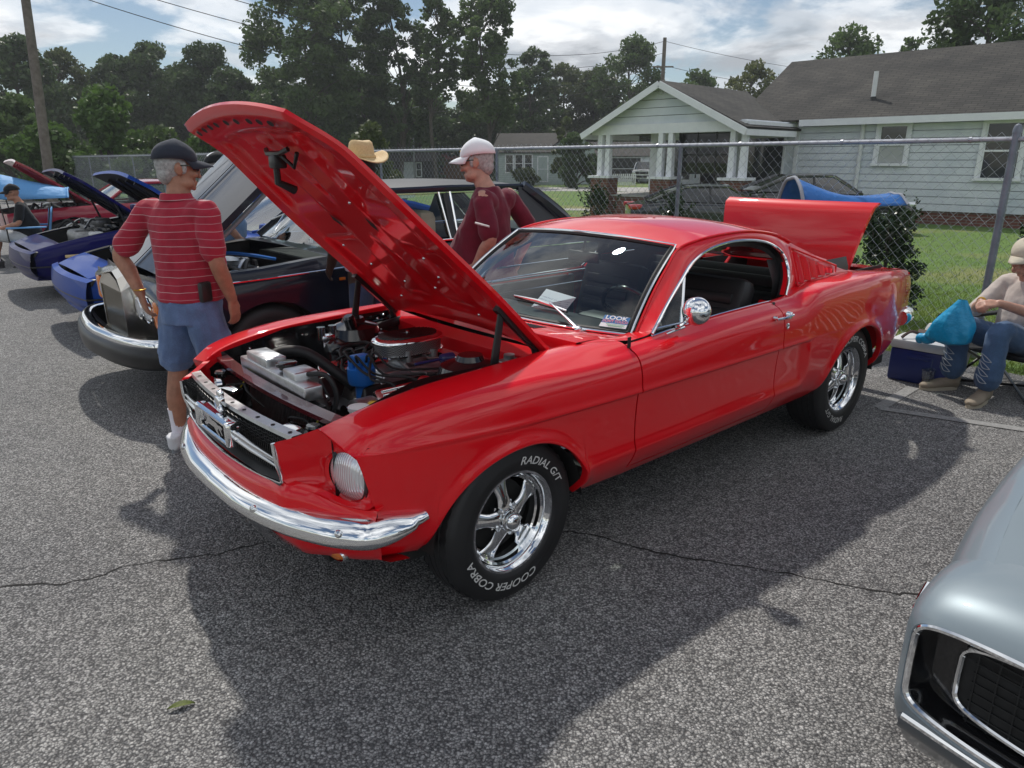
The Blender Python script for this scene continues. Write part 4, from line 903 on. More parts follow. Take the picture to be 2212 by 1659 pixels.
for u in (-.80, -.64, -.48, -.32, -.10, .10, .32, .48, .64):
    s, y = hood_xy(.952, u); c = crown(s, y); o = hpt(s, y, c-.0362); n_ = hpt(s, y, c-.0373)
    dy = np.array((0, .020, 0)); ds = np.array((hc, 0, hs_))*.013
    hl.add([n_+dy*math.cos(q)+ds*math.sin(q) for q in np.linspace(0, 2*math.pi, 14, endpoint=False)], [list(range(14))])
hl.build('hood_slot', 'black_matte', hood, smooth=False)
for (a, u, la, lu) in ((.52, .26, .045, .022), (.52, -.26, .045, .022)):
    s, y = hood_xy(a, u); c = crown(s, y); n_ = c-.036
    MB().add([hpt(s+la*q, y+lu*r*np.sign(u), n_) for q, r in ((-1, -.3), (-.2, -1), (1, -.2), (.1, .9))], [(0, 1, 2, 3)]).build('hood_slot', 'black_matte', hood, smooth=False)
lt = MB(); s, y = hood_xy(.83, 0); n_ = crown(s, 0)-.045
lt.tube([hpt(s, -.09, n_), hpt(s, -.05, n_-.02), hpt(s, .06, n_-.02), hpt(s, .10, n_)], .010, 6); lt.rbox(hpt(s-.03, .0, n_-.03), (.05, .06, .05), .008); lt.tube([hpt(s-.03, 0, n_-.04), hpt(s-.08, -.01, n_-.085), hpt(s-.15, -.02, n_-.06)], [.012, .014, .018], 8); lt.tube([hpt(s, .05, n_-.02), hpt(s-.06, .09, n_-.03), hpt(s-.02, .14, n_-.0)], .008, 6)
lt.build('hood_latch', 'black_satin', hood)
bo = MB()
for a, u in ((.30, .45), (.30, -.45), (.22, .2), (.22, -.2), (.40, .55), (.40, -.55), (.62, .3), (.75, -.35), (.12, .5), (.12, -.5)):
    s, y = hood_xy(a, u); bo.ell(hpt(s, y, crown(s, y)-.040), (.007, .007, .007), 8, 6)
bo.build('hood_bolt', 'polished', hood)
for u in (-.28, .28):
    s, y = hood_xy(.97, u); MB().rbox(hpt(s, y, crown(s, y)+.008), (.03, .06, .012), .004, rotm(0, -HA, 0)).build('hood_pin_plate', 'polished', hood)
for s_ in (1, -1):
    hg = MB(); y = s_*.555
    a0 = np.array((-.10, y, .82)); a1 = np.array((-.36, y, .84)); t0 = hpt(.30, y, -.02); t1 = hpt(.08, y, -.015)
    hg.box(((a0+a1)/2+np.array((0, -s_*.01, -.02))).tolist(), (.34, .02, .10)); hg.tube([a0, hpt(.34, y, -.03)], [.022, .016], 6, flat=.5); hg.tube([a1, hpt(.13, y, -.02)], [.024, .016], 6, flat=.5); hg.box(hpt(.22, y, -.03), (.30, .03, .03), rotm(0, -HA, 0))
    hg.tube([a0+np.array((.02, -s_*.03, 0)), a1+np.array((-.02, -s_*.03, .02))], .022, 8); hg.build('hood_hinge', 'black_satin', fb, 40)
# ---------------- engine bay
eb = MB()
for s in (1, -1):
    eb.grid(np.array([[(x, s*(.575-.02*math.sin(x*6)), z) for z in (.905-.09*max(0, (x-.25))/.4, .86-.08*max(0, (x-.25))/.4, .60, .45)] for x in np.linspace(.62, -.50, 20)]), flip=s < 0)
    eb.rbox((-.06, s*.47, .72), (.40, .24, .26), .06); eb.lathe([(.14, 0), (.12, .05), (.06, .07), (.05, .09), (0, .09)], 24, (-.06, s*.47, .835))
    eb.grid(np.array([[(x, s*y, float(ZI(x))-.048-.01*(y < .57)) for y in (.615, .59, .565)] for x in np.linspace(.60, -.50, 20)]))
eb.box((.0, 0, .42), (1.2, 1.15, .02)); eb.box((.46, 0, .52), (.3, 1.1, .06))
inner = eb.build('inner_apron', 'black_gloss', fb, 40)
bl = MB()
for s in (1, -1):
    for x in (.5, .38, .25, .12, -.02, -.15, -.3):
        bl.ell((x, s*.585, float(ZI(x))-.040), (.009, .009, .007), 10, 6); bl.ell((x+.05, s*.562, float(ZI(x))-.050), (.007, .007, .006), 8, 6)
bl.build('apron_bolt', 'polished', inner)
fw = MB(); ys = np.linspace(-.60, .60, 31)
fw.grid(np.array([[(-.40+.04*(1-(y/.6)**2), y, z) for z in (.90,)]+[(-.36+.05*(1-(y/.6)**2), y, .865), (-.37+.05*(1-(y/.6)**2), y, .80), (-.33+.05*(1-(y/.6)**2), y, .79)] for y in ys]))
fw.build('firewall', 'red_paint', fb, 30)
fb2 = MB().grid(np.array([[(-.335+.05*(1-(y/.6)**2), y, z) for z in (.79, .45)] for y in ys])); fb2.build('firewall_lower', 'black_gloss', fb)
cb = MB()
for s in (1, -1): cb.box((-.22, s*.27, .835), (.42, .035, .02), rotm(0, R_(-6), s*R_(42)))
cb.rbox((-.355, 0, .852), (.03, .14, .03), .006); cb.build('export_brace', 'black_gloss', fb)
# radiator support and radiator
rs = MB(); rs.grid(np.array([[(x+.03*(1-(y/.55)**2), y, z) for x, z in ((.585, .800), (.585, .818), (.535, .822), (.535, .79))] for y in np.linspace(-.57, .57, 30)])); rs.build('radiator_support', 'maroon_gloss', fb, 30)
fs = MB(); fs.grid(np.array([[(x+.035*(1-(y/.5)**2), y, z) for x, z in ((.722, .775), (.718, .788), (.680, .790), (.675, .775))] for y in np.linspace(-.50, .50, 30)])); fs_o = fs.build('grille_support', 'aluminium', fb, 30)
hlz = MB()
for y in np.linspace(-.42, .46, 9): hlz.lathe([(.008, 0), (0, .001)], 10, (.700+.035*(1-(y/.5)**2), y, .7905))
hlz.build('bolt_hole', 'black_matte', fs_o)
rd = MB(); rd.box((.52, 0, .66), (.05, .62, .27)); rd.build('radiator_core', 'black_satin', fb)
fin = MB()
for y in np.linspace(-.29, .29, 40): fin.box((.547, y, .65), (.004, .002, .24))
fin.build('radiator_fins', 'aluminium', fb)
tk_ = MB(); tk_.rbox((.515, -.05, .835), (.075, .62, .055), .006); tk_.rbox((.49, .10, .842), (.10, .11, .10), .008); tk_.rbox((.50, -.20, .862), (.09, .20, .07), .006); tko = tk_.build('radiator_tank', 'aluminium', fb, 40)
MB().lathe([(.030, 0), (.030, .012), (.042, .014), (.042, .026), (.036, .030), (0, .031)], 24, (.50, .0, .872)).build('radiator_cap', 'black_gloss', tko)
MB().tube(crv([(.50, -.22, .85), (.42, -.24, .88), (.33, -.18, .87), (.25, -.08, .79), (.20, -.02, .73)], 24), .024, 12).build('radiator_hose', 'rubber', fb)
MB().tube(crv([(.49, .14, .88), (.44, .22, .88), (.42, .25, .80), (.45, .24, .70)], 20), .010, 8).build('overflow_hose', 'rubber', fb)
fan = MB().lathe([(.20, 0), (.205, .01), (.205, .05)], 32, (.42, 0, .66), axis=(1, 0, 0), cap=False)
for k in range(6): fan.box((.44, .10*math.cos(k*math.pi/3), .66+.10*math.sin(k*math.pi/3)), (.012, .17, .06), rotm(k*math.pi/3, 0, 0))
fan.build('cooling_fan', 'black_satin', fb)
pul = MB()
for c_, r_ in (((.36, 0, .66), .07), ((.36, 0, .52), .085), ((.36, .22, .70), .045), ((.36, -.22, .62), .055)): pul.lathe([(r_, -.015), (r_-.012, 0), (r_, .015), (.02, .016), (0, .016)], 24, c_, axis=(1, 0, 0))
pul.build('pulley', 'polished', fb)
alt = MB().lathe([(.05, 0), (.065, .01), (.065, .09), (.05, .10), (0, .10)], 24, (.25, .24, .70), axis=(1, 0, 0)); alt.build('alternator', 'cast_metal', fb)
ff = MB().lathe([(.026, 0), (.026, .04), (.028, .042)], 20, (.31, .32, .74), axis=(.25, .6, .35), cap=False); ff.cur = 1; ff.lathe([(.028, .042), (.028, .058), (.022, .068), (.010, .072), (0, .074)], 20, (.31, .32, .74), axis=(.25, .6, .35)); ff.build('fuel_filter', ['copper_brown', 'gold'], fb)
blk = MB(); blk.box((0, 0, .56), (.62, .30, .22)); blk.box((0, 0, .70), (.46, .22, .10), taper=(.9, .7))
for s in (1, -1): blk.box((0, s*.19, .66), (.56, .13, .12), rotm(s*R_(45), 0, 0))
blk.build('engine_block', 'black_satin', fb, 40, bevel=.01)
for s in (1, -1):
    vc = MB(); Rv = rotm(-s*R_(40), 0, 0); c_ = np.array((0, s*.265, .725)); vc.rbox(c_, (.52, .125, .075), .02, Rv)
    for k in range(5): vc.rbox(c_+Rv@np.array((0, -.04+.02*k, .040)), (.46, .008, .012), .003, Rv)
    vco = vc.build('valve_cover', 'polished', fb, 40)
    if s > 0:
        a = Rv@np.array((0, 0, 1.)); MB().lathe([(.030, 0), (.030, .03), (.042, .032), (.042, .044), (.036, .047)], 24, c_+Rv@np.array((.05, 0, .042)), axis=a).build('breather', 'chrome', vco); MB().lathe([(.036, .0465), (0, .048)], 24, c_+Rv@np.array((.05, 0, .042)), axis=a).build('breather_badge', 'red_inner', vco)
hd2 = MB()
for s in (1, -1):
    for x in (-.18, -.06, .06, .18): hd2.tube(crv([(x, s*.30, .64), (x-.02, s*.38, .62), (x-.10, s*.39, .52), (-.25, s*.36, .46)], 12), .020, 8)
hd2.build('exhaust_header', 'cast_metal', fb)
man = MB().box((-.05, 0, .765), (.36, .16, .05), taper=(.8, .8)); man.rbox((-.08, 0, .81), (.16, .14, .05), .01); man.build('intake_manifold', 'aluminium', fb, bevel=.008)
cbm = MB().rbox((-.08, 0, .845), (.20, .13, .05), .012); cbm.tube([(.02, .06, .83), (.02, .17, .80), (-.02, .22, .80)], .007, 6); cbm.tube([(-.1, .07, .84), (-.1, .12, .83), (-.22, .16, .82)], .005, 6); cbm.lathe([(.02, 0), (.02, .05), (0, .05)], 12, (-.02, .075, .82)); cbm.lathe([(.022, 0), (.022, .04), (0, .04)], 12, (-.15, .08, .82)); cbm.build('carburettor', 'cast_metal', fb, 40)
# oval air cleaner
AC = np.array((-.075, -.005, .872)); LX, WY = .165, .098
def oval(k, n=72): 
    t = np.linspace(0, 2*math.pi, n, endpoint=False); return np.c_[(LX*np.sign(np.cos(t))*np.abs(np.cos(t))**.72)*k, (WY*np.sign(np.sin(t))*np.abs(np.sin(t))**.85)*k]
def ovring(k, z): o = oval(k); return np.c_[AC[0]+o[:, 0], AC[1]+o[:, 1], np.full(len(o), AC[2]+z)]
ac = MB().grid(np.array([ovring(1.02, -.030), ovring(1.02, -.022), ovring(.97, -.022)]), cv=True); ac.grid(np.array([ovring(.97, .026), ovring(1.04, .028), ovring(1.04, .036), ovring(1.0, .044), ovring(.90, .049), ovring(.5, .052), ovring(.02, .053)]), cv=True)
aco = ac.build('air_cleaner', 'chrome', fb, 40)
o = oval(.97, 72); MB().grid(np.array([ovring(.955, -.022), ovring(.955, .026)]), cv=True).build('air_filter', 'filter_mesh', aco)
ribs = MB()
for y in np.linspace(-.075, .075, 13):
    xl = LX*.86*math.sqrt(max(0, 1-(y/WY)**2)); ribs.rbox((AC[0], AC[1]+y, AC[2]+.053), (2*xl, .005, .006), .002)
ribs.build('air_cleaner_rib', 'black_gloss', aco); MB().lathe([(.008, 0), (.008, .012), (0, .014)], 10, AC+np.array((0, 0, .052))).build('wing_nut', 'chrome', aco)
# blue distributor with plug leads
DC = np.array((.195, .045, .775))
ds = MB().lathe([(.03, -.10), (.03, -.02), (.055, -.015), (.060, .0), (.060, .055), (.045, .06), (.030, .066)], 20, DC); ds.rbox(DC+np.array((0, 0, .085)), (.07, .055, .05), .008)
for k in range(8): ds.lathe([(.013, .05), (.012, .085), (0, .085)], 10, DC+np.array((.044*math.cos(k*math.pi/4), .044*math.sin(k*math.pi/4), 0)))
ds.rbox(DC+np.array((-.0, -.045, .075)), (.045, .03, .05), .006); dso = ds.build('distributor', 'engine_blue', fb, 40)
for k in range(8):
    a = k*math.pi/4; s = 1 if math.sin(a) >= 0 else -1; p0 = DC+np.array((.044*math.cos(a), .044*math.sin(a), .085)); x1 = .16-.11*(k % 4)
    MB().tube(crv([p0, p0+np.array((.02*math.cos(a), .03*math.sin(a), .035)), (DC[0]*.6+.4*x1+.05, s*(.14+.01*k), .83-.01*(k % 3)), (x1, s*.24, .79), (x1, s*.33, .70)], 22), .0055, 6).build('plug_lead', 'rubber', dso)
# small things: shocktower fittings, washer bag, horns, wires
MB().rbox((.10, -.44, .84), (.07, .05, .06), .008).lathe([(.02, 0), (.02, .06), (0, .06)], 12, (.13, -.44, .85)).lathe([(.02, 0), (.02, .06), (0, .06)], 12, (.07, -.44, .85)).build('coil_bracket', 'polished', fb)
MB().lathe([(.028, 0), (.028, .09), (.02, .10), (0, .10)], 16, (-.02, -.40, .86), axis=(.3, .1, 1)).build('ignition_coil', 'black_gloss', fb)
MB().rbox((-.30, .43, .83), (.10, .06, .05), .01).lathe([(.024, 0), (.024, .02), (0, .022)], 16, (-.30, .43, .855)).build('master_cylinder', 'cast_metal', fb)
MB().rbox((-.16, .34, .80), (.02, .055, .20), .008, rotm(0, R_(38), 0)).rbox((-.16, .37, .80), (.02, .02, .20), .006, rotm(0, R_(38), 0)).build('brake_pedal_brace', 'polished', fb)
MB().tube([(.02, .19, .84), (-.11, .21, .845)], .006, 8).lathe([(.018, 0), (.022, .01), (.022, .06), (.012, .07)], 14, (-.10, .21, .845), axis=(-1, .1, 0)).build('throttle_solenoid', 'solenoid_blue', fb)
for y in (.38, -.36): MB().lathe([(.045, 0), (.045, .025), (.03, .035), (.015, .05), (0, .05)], 20, (.60, y, .70), axis=(1, .0, .3)).build('horn', 'black_satin', fb)
for y0, s in ((.44, 1), (-.40, -1)):
    hb = MB().lathe([(.10, -.02), (.085, -.08), (.05, -.12), (0, -.125)], 24, HL*np.array((1, s, 1)), axis=(1, 0, 0)); hb.build('headlight_bucket', 'black_satin', fb)
    MB().tube(crv([(.56, y0, .77), (.54, y0-.04*s, .79), (.56, y0-.08*s, .76), (.60, y0-.06*s, .70)], 14), .0035, 6).build('wiring', 'wire_yellow', fb)
    MB().tube(crv([(.60, y0-.02*s, .73), (.58, y0-.12*s, .76), (.60, y0-.22*s, .75), (.57, y0-.3*s, .70)], 14), .0045, 6).build('wiring', 'rubber', fb)
    MB().rbox((.63, y0-.12*s, .745), (.05, .09, .02), .006, rotm(0, .1, .2)).build('bracket', 'polished', fb); MB().lathe([(.02, 0), (.02, .02), (.028, .022), (.024, .03), (0, .03)], 14, (.62, y0+.02*s, .765)).build('adjuster', 'black_gloss', fb)
MB().lathe([(.035, 0), (.035, .035), (.04, .037), (.04, .05), (0, .052)], 20, (.40, .38, .74)).build('reservoir_cap', 'white_paint', fb)
for i in range(7):
    q = random.Random(i); MB().tube(crv([(.1-q.random()*.4, -.45+q.random()*.2, .80), (.1-q.random()*.3, -.3+q.random()*.2, .84), (q.random()*.2, -.1-q.random()*.1, .80), (.2, -.2*q.random(), .74)], 18), .006+.004*q.random(), 6).build('hose', 'rubber', fb)
for i in range(5):
    q = random.Random(50+i); MB().tube(crv([(-.30+.05*i, .30+.1*q.random(), .80), (-.15, .30+q.random()*.08, .83), (.05, .26+q.random()*.1, .80), (.22, .30, .72)], 18), .005, 6).build('wiring', 'rubber', fb)
# ---------------- trim: mirror, handle, lock
for s in (1, -1):
    mr = MB(); c_ = np.array((-1.005, s*.872, 1.032)); mr.lathe([(.062, 0), (.064, .012), (.058, .035), (.038, .056), (.015, .064), (0, .065)], 28, c_, axis=(1, s*.25, .05)); mr.lathe([(.060, -.001), (0, -.002)], 28, c_, axis=(1, s*.25, .05))
    mr.tube(crv([c_+np.array((.02, -s*.005, -.05)), (-.985, s*.84, .985), (-.965, s*.815, .962), (-.93, s*.805, .955)], 12), [.012]*6+[.014]*3+[.017]*3, 8, flat=.7); mr.tube([(-1.0, s*.808, .950), (-.87, s*.812, .940)], [.012, .008], 8, flat=.5); mr.build('side_mirror', 'chrome', fb)
    xh = -1.70; yh = float(Yside(xh, .885)); h = MB().tube(crv([(xh+.01, s*(yh+.022), .893), (xh-.06, s*(yh+.032), .893), (xh-.14, s*(yh+.026), .897), (xh-.150, s*(yh+.01), .897)], 12), [.008]+[.010]*8+[.012]*3, 8, flat=.7)
    h.lathe([(.020, 0), (.018, .02), (0, .028)], 16, (xh-.135, s*yh, .893), axis=(0, s, 0)); h.lathe([(.012, -.002), (.012, .012), (0, .014)], 12, (xh-.005, s*yh, .893), axis=(0, s, 0)); h.build('door_handle', 'chrome', fb)
    yl = float(Yside(xh-.125, .835)); MB().lathe([(.016, -.003), (.016, .004), (.010, .006), (.006, .003), (0, .003)], 16, (xh-.125, s*yl, .838), axis=(0, s, .05)).build('door_lock', 'chrome', fb)
# ---------------- interior
it = MB(); it.grid(np.array([[(-.72-.05*math.cos(u*1.2), u*.66, .915), (-.85, u*.655, .93), (-.98, u*.65, .915), (-1.02, u*.65, .86), (-.98, u*.65, .72)] for u in np.linspace(-1, 1, 24)])); it.rbox((-1.02, .36, .885), (.14, .36, .09), .03); dash = it.build('dashboard', 'black_vinyl', fb, 40)
stw = np.array((-1.20, .36, .895)); sa, sb, sd_ = frame((-.85, 0, .5))
ring = [stw+.19*(math.cos(q)*sa+math.sin(q)*sb) for q in np.linspace(0, 2*math.pi, 48, endpoint=False)]
sw = MB().tube(ring, .011, 8, closed=True)
for q in (.3, math.pi-.3, -math.pi/2): sw.tube([stw-.03*sd_, stw+.18*(math.cos(q)*sa+math.sin(q)*sb)], .010, 6, flat=.5)
sw.lathe([(.05, -.03), (.04, 0), (0, .01)], 20, stw-.03*sd_, axis=sd_); sw.tube([stw-.04*sd_, stw-.30*sd_], .025, 10); sw.build('steering_wheel', 'black_gloss', fb)
fl = MB(); fl.box((-1.7, 0, .36), (1.9, 1.36, .02)); fl.rbox((-1.3, 0, .42), (1.2, .22, .14), .05); fl.build('cabin_floor', 'carpet', fb)
for s in (1, -1):
    for zz2, hgt in ((.66, .5),):
        pn = MB().rbox((-1.3, s*.715, .66), (1.12, .04, .54), .015); 
        for k in range(4): pn.rbox((-1.4, s*.692, .60+.07*k), (.8, .012, .05), .005)
        pn.build('door_card', 'black_vinyl', fb)
    seat = MB().rbox((-1.55, s*.36, .52), (.52, .50, .16), .05); R1 = rotm(0, R_(-16), 0)
    seat.rbox((-1.84, s*.36, .78), (.14, .48, .52), .05, R1)
    for k in range(5): seat.rbox(np.array((-1.765, s*.36, .78))+R1@np.array((0, 0, -.18+.085*k)), (.02, .36, .06), .012, R1)
    so_ = seat.build('front_seat', 'black_vinyl', fb, 40)
rb = MB().rbox((-2.25, 0, .52), (.5, 1.2, .18), .05); R1 = rotm(0, R_(-20), 0); rb.rbox((-2.52, 0, .78), (.14, 1.24, .46), .04, R1)
for k in range(4): rb.rbox(np.array((-2.44, 0, .80))+R1@np.array((0, 0, -.16+.10*k)), (.03, 1.1, .075), .015, R1)
rb.build('rear_seat', 'black_vinyl', fb, 40)
qi = MB()
for s in (1, -1):
    qi.grid(np.array([[(x, s*min(.66, YG(z)-.055), z) for z in (.50, .95, 1.02, 1.08+.1*max(0, x+2.6))] for x in np.linspace(-2.0, -2.9, 10)]), flip=s > 0)
qi.build('cabin_side_trim', 'black_vinyl', fb)
bars = MB()
for k, z in enumerate((.88, .97, 1.06)): bars.tube([(-2.30, -.66+.05*k, z), (-1.1, -.70+.05*k, z-.01)], .006, 6)
bars.build('far_door_trim', 'polished', fb)
hlr = rows[:kr+1][:, 2:31]+np.array((0, 0, -.03)); MB().grid(hlr).build('headliner', 'black_matte', fb)
MB().rbox((-1.18, .02, 1.17), (.02, .22, .06), .01).tube([(-1.17, .02, 1.2), (-1.19, .02, 1.25)], .008, 6).build('rearview_mirror', 'black_satin', fb)
# entry sheet on the dashboard: leans against the glass
tag(MB().quad((-.825, -.003, .944), (-.862, .20, .944), (-.885, .255, 1.02), (-.947, -.02, 1.02)).xf().build('entry_sheet', 'paper_print', None, smooth=False), 'white printed entry sheet behind the red fastback windshield', 'paper')
es = bpy.data.objects['entry_sheet']; es.location = (FX, FY, 0); es.rotation_euler = (0, 0, FH)
# ================================================================ other cars
def simple_wheel(r, half, style='alloy'):
    key = 'W%.2f%.2f%s' % (r, half, style)
    if key in bpy.data.meshes: return None
    return None
WCACHE = {}
def swheel(parent, loc, r, half, left, style='alloy', rz=0):
    k = (round(r, 3), round(half, 3), style)
    if k not in WCACHE:
        rr = r*.64; b = half; ty = MB().lathe([(rr-.01, b-.03), (rr, b-.004), (rr+.03, b+.004), (r*.86, b+.004), (r*.97, b-.02), (r, b-.05), (r, -b+.05), (r*.97, -b+.02), (r*.86, -b), (rr-.01, -b)], 44, axis=(0, 1, 0), cap=False).mesh('tyre', 'tyre_rubber', 40)
        ri = MB().lathe([(rr, b-.006), (rr-.012, b-.004), (rr-.02, b-.02), (rr-.03, b-.05), (rr-.03, -b)], 40, axis=(0, 1, 0), cap=False)
        if style == 'alloy':
            for q in range(5):
                a0 = q*2*math.pi/5+.3; ri.box((rr*.55*math.cos(a0), b-.035, rr*.55*math.sin(a0)), (rr*.9, .03, .055), rotm(0, -a0, 0))
            ri.lathe([(.06, b-.05), (.055, b-.012), (0, b-.008)], 20, axis=(0, 1, 0)); ri.cur = 1; ri.lathe([(0, b-.07), (rr-.03, b-.07)], 24, axis=(0, 1, 0), cap=False)
        else:
            ri.lathe([(0, b-.015), (rr*.5, b-.018), (rr*.75, b-.028), (rr-.02, b-.02)], 32, axis=(0, 1, 0), cap=False); ri.lathe([(.05, b-.02), (.045, b+.004), (0, b+.01)], 20, axis=(0, 1, 0))
        WCACHE[k] = (ri.mesh('wheel', ['polished', 'black_matte'], 40), ty)
    ri, ty = WCACHE[k]; w_ = link('wheel', ri, parent); link('tyre', ty, w_); w_.location = loc; w_.rotation_euler = (0, .4*loc[0], rz if left else math.pi)
    return w_
def gside(S, x0, x1, nz=18):
    """left body side from x0 (front) to x1 (rear) with wheel arches cut into its lower edge"""
    bot, tx = [], []; xs = x0
    for ax in (0, -S['wb']):
        R = S['ra']
        if x0 > ax+R and x1 < ax-R:
            n = max(3, int((xs-(ax+R))/.08)); bot += [(q, S['zb']) for q in np.linspace(xs, ax+R, n, endpoint=False)]; tx += list(np.linspace(xs, ax+R*1.1, n, endpoint=False))
            t = np.linspace(0, math.pi, 22, endpoint=False); bot += [(ax+R*math.cos(q), max(S['zb'], S['r']*.95+R*.98*math.sin(q)) if math.sin(q) > .05 else S['zb']) for q in t]; tx += list(np.linspace(ax+R*1.1, ax-R*1.1, 22, endpoint=False)); xs = ax-R
    n = max(3, int((xs-x1)/.1)); bot += [(q, S['zb']) for q in np.linspace(xs, x1, n)]; tx += list(np.linspace(tx[-1] if tx else xs, x1, n+1)[1:])
    B = np.array(bot); tx = np.array(tx); T = np.c_[tx, S['belt'](tx)]; t = np.linspace(0, 1, nz)
    X = B[:, :1]+(T[:, :1]-B[:, :1])*t; Z = B[:, 1:]+(T[:, 1:]-B[:, 1:])*t
    rel = (Z-S['zb'])/(S['belt'](X)-S['zb'])
    Y = S['hw']*S['plan'](X)+S['prof'](rel); P = np.stack([X, Y, Z], 2)
    return np.concatenate([P[:, :1]+np.array((0, -.08, .0)), P], 1)
PROF = Spl([(0, -.09), (.06, -.06), (.2, -.02), (.45, 0), (.7, -.002), (.86, -.015), (.95, -.04), (1, -.075)])
def gcar(name, label, paint, loc, rz, S, group=None, hood=None, hood_mat=None, glass_m='dark_glass', bay=True, parts=(), cat='car'):
    root = empty(name, loc, rz, label, cat, group); S.setdefault('prof', PROF); S.setdefault('ra', S['r']+.05); xf, xr = S['xf'], S['xr']
    side = gside(S, xf, xr); sd = MB().grid(side, flip=True); sd.both()
    for e, fl in ((side[0], True), (side[-1], False)):      # end caps
        rows = [np.c_[e[:, 0]+(.05*(1-k*k))*(1 if fl else -1), e[:, 1]*k, e[:, 2]] for k in np.linspace(1, -1, 13)]; sd.grid(np.array(rows), flip=not fl)
    sd.build('body', paint, root, 40)
    edge = side[:, -1]; G_ = S['gh']
    def deck(xa, xb, nm, m, lift=.025, drop=0):
        xs = np.linspace(xa, xb, 14); P = []
        for x in xs:
            ye = S['hw']*float(S['plan'](x))+float(S['prof'](1)); P.append([(x, ye*k, float(S['belt'](x))-drop+lift*(1-k*k)) for k in np.linspace(1, -1, 15)])
        return MB().grid(np.array(P), flip=True).build(nm, m, root, 40)
    hx0, hx1 = S.get('hood', (xf, G_['wb'][0]))
    if hood is None: deck(xf, G_['wb'][0]-.0, 'hood', paint, S.get('crown', .03))
    else:
        ang, hz = hood; hl_ = hx0-hx1; hwd = S['hw']*.80; c, s = math.cos(ang), math.sin(ang); tp = []
        for a in np.linspace(0, 1, 12):
            q = a*hl_; tp.append([(hx1+c*q-s*(.04*(1-k*k)-.05*max(0, a-.8)*5*.6), k*hwd*(1-.06*a), hz+s*q+c*(.04*(1-k*k)-.05*max(0, a-.8)*5*.6)) for k in np.linspace(1, -1, 13)])
        tp = np.array(tp); off = np.array((s*.035, 0, -c*.035)); h_ = MB().grid(tp); h_.cur = 1; h_.grid(tp+off, flip=True); h_.cur = 0
        for A in (tp[0], tp[-1], tp[:, 0], tp[:, -1]): h_.grid(np.stack([A, A+off]))
        # inner stiffening frame
        h_.cur = 1
        for k in (-.8, -.3, .3, .8): h_.tube([tp[1, int((1-k)*6)]+off*1.3, tp[-2, int((1-k)*6)]+off*1.3], .025, 6)
        h_.build('hood', [paint, hood_mat or 'black_satin'], root, 40)
        deck(hx0-.0, xf, 'nose_panel', paint, .01) if hx0 < xf-.05 else None
        st = MB()
        for k in (1, -1): st.tube([(hx1+.25, k*hwd*.92, hz-.08), (hx1+.45*c, k*hwd*.9, hz+.45*s-.03)], .014, 6)
        st.build('hood_strut', 'black_satin', root)
        bx = MB()                                             # bay walls and floor
        hw_ = S['hw']*.80
        bx.grid(np.array([[(x, y, .42) for y in (hw_, -hw_)] for x in (hx0-.06, hx1)]))
        for k in (1, -1): bx.grid(np.array([[(x, k*hw_, z) for z in (.42, float(S['belt'](x))-.02)] for x in np.linspace(hx0-.06, hx1, 8)])); bx.grid(np.array([[(x, k*(S['hw']*float(S['plan'](x))-.075), float(S['belt'](x))), (x, k*hw_, float(S['belt'](x))-.005)] for x in np.linspace(hx0, hx1, 12)]), flip=k > 0)
        bx.grid(np.array([[(hx1, y, .42), (hx1, y, hz-.02)] for y in (hw_, -hw_)])); bx.grid(np.array([[(hx0-.06, y, .42), (hx0-.06, y, float(S['belt'](hx0))-.04)] for y in (-hw_, hw_)]))
        bx.build('engine_bay', 'black_satin', root, 40)
        q = random.Random(hash(name) % 97+len(label)); en = MB(); en.rbox((hx1+.5, 0, .68), (.62, .42, .22), .05); en.rbox((hx1+.5, 0, .82), (.34, .26, .08), .03); en.lathe([(.15, 0), (.16, .02), (.16, .06), (.14, .08), (0, .085)], 24, (hx1+.45, 0, .84)); en.build('engine', 'cast_metal', root, 40)
        for k in range(9): MB().rbox((hx1+.12+q.random()*(hl_-.35), (q.random()-.5)*1.6*hw_, .66+q.random()*.12), (.12+.12*q.random(), .10+.12*q.random(), .12+.1*q.random()), .02).build('engine_accessory', ('black_gloss', 'aluminium', 'cast_metal', 'white_paint')[k % 4], root, 40)
        for k in range(7):
            a = (hx1+.15+q.random()*.8, (q.random()-.5)*1.3*hw_, .84); b = (hx1+.15+q.random()*.8, (q.random()-.5)*1.3*hw_, .82); MB().tube(crv([a, ((a[0]+b[0])/2, (a[1]+b[1])/2, .92), b], 12), .012+.01*q.random(), 6).build('engine_hose', ('rubber', 'aluminium')[k % 2], root)
        deck(hx1+.02, G_['wb'][0]-.02, 'cowl', paint, .015)
    # greenhouse
    wb_, wt, rt, rb_ = [np.array(G_[k], float) for k in ('wb', 'wt', 'rt', 'rb')]; hb, ht = G_['hwb'], G_['hwt']
    def bar(p0, y0, p1, y1, r, m=paint, nm='pillar'):
        for s in (1, -1): MB().tube([(p0[0], s*y0, p0[1]), ((p0[0]+p1[0])/2, s*((y0+y1)/2+.01), (p0[1]+p1[1])/2+.008), (p1[0], s*y1, p1[1])], r, 8).build(nm, m, root)
    bar(wb_, hb, wt, ht, .03); bar(rb_, hb*G_.get('rbw', 1), rt, ht, G_.get('cpr', .05))
    bar(wt, ht, rt, ht, .028, nm='roof_rail')
    n = 10; xs = np.linspace(wt[0], rt[0], n); P = [[(x+.04*(1-k*k)*(1 if i < 2 else 0), k*ht, wt[1]+(rt[1]-wt[1])*i/(n-1)+.035*math.sin(math.pi*min(1, (i+1)/(n)))*(1)+.04*(1-abs(k)**2.5)) for k in np.linspace(1, -1, 13)] for i, x in enumerate(xs)]
    MB().grid(np.array(P), flip=True).build('roof', G_.get('roofmat', paint), root, 40)
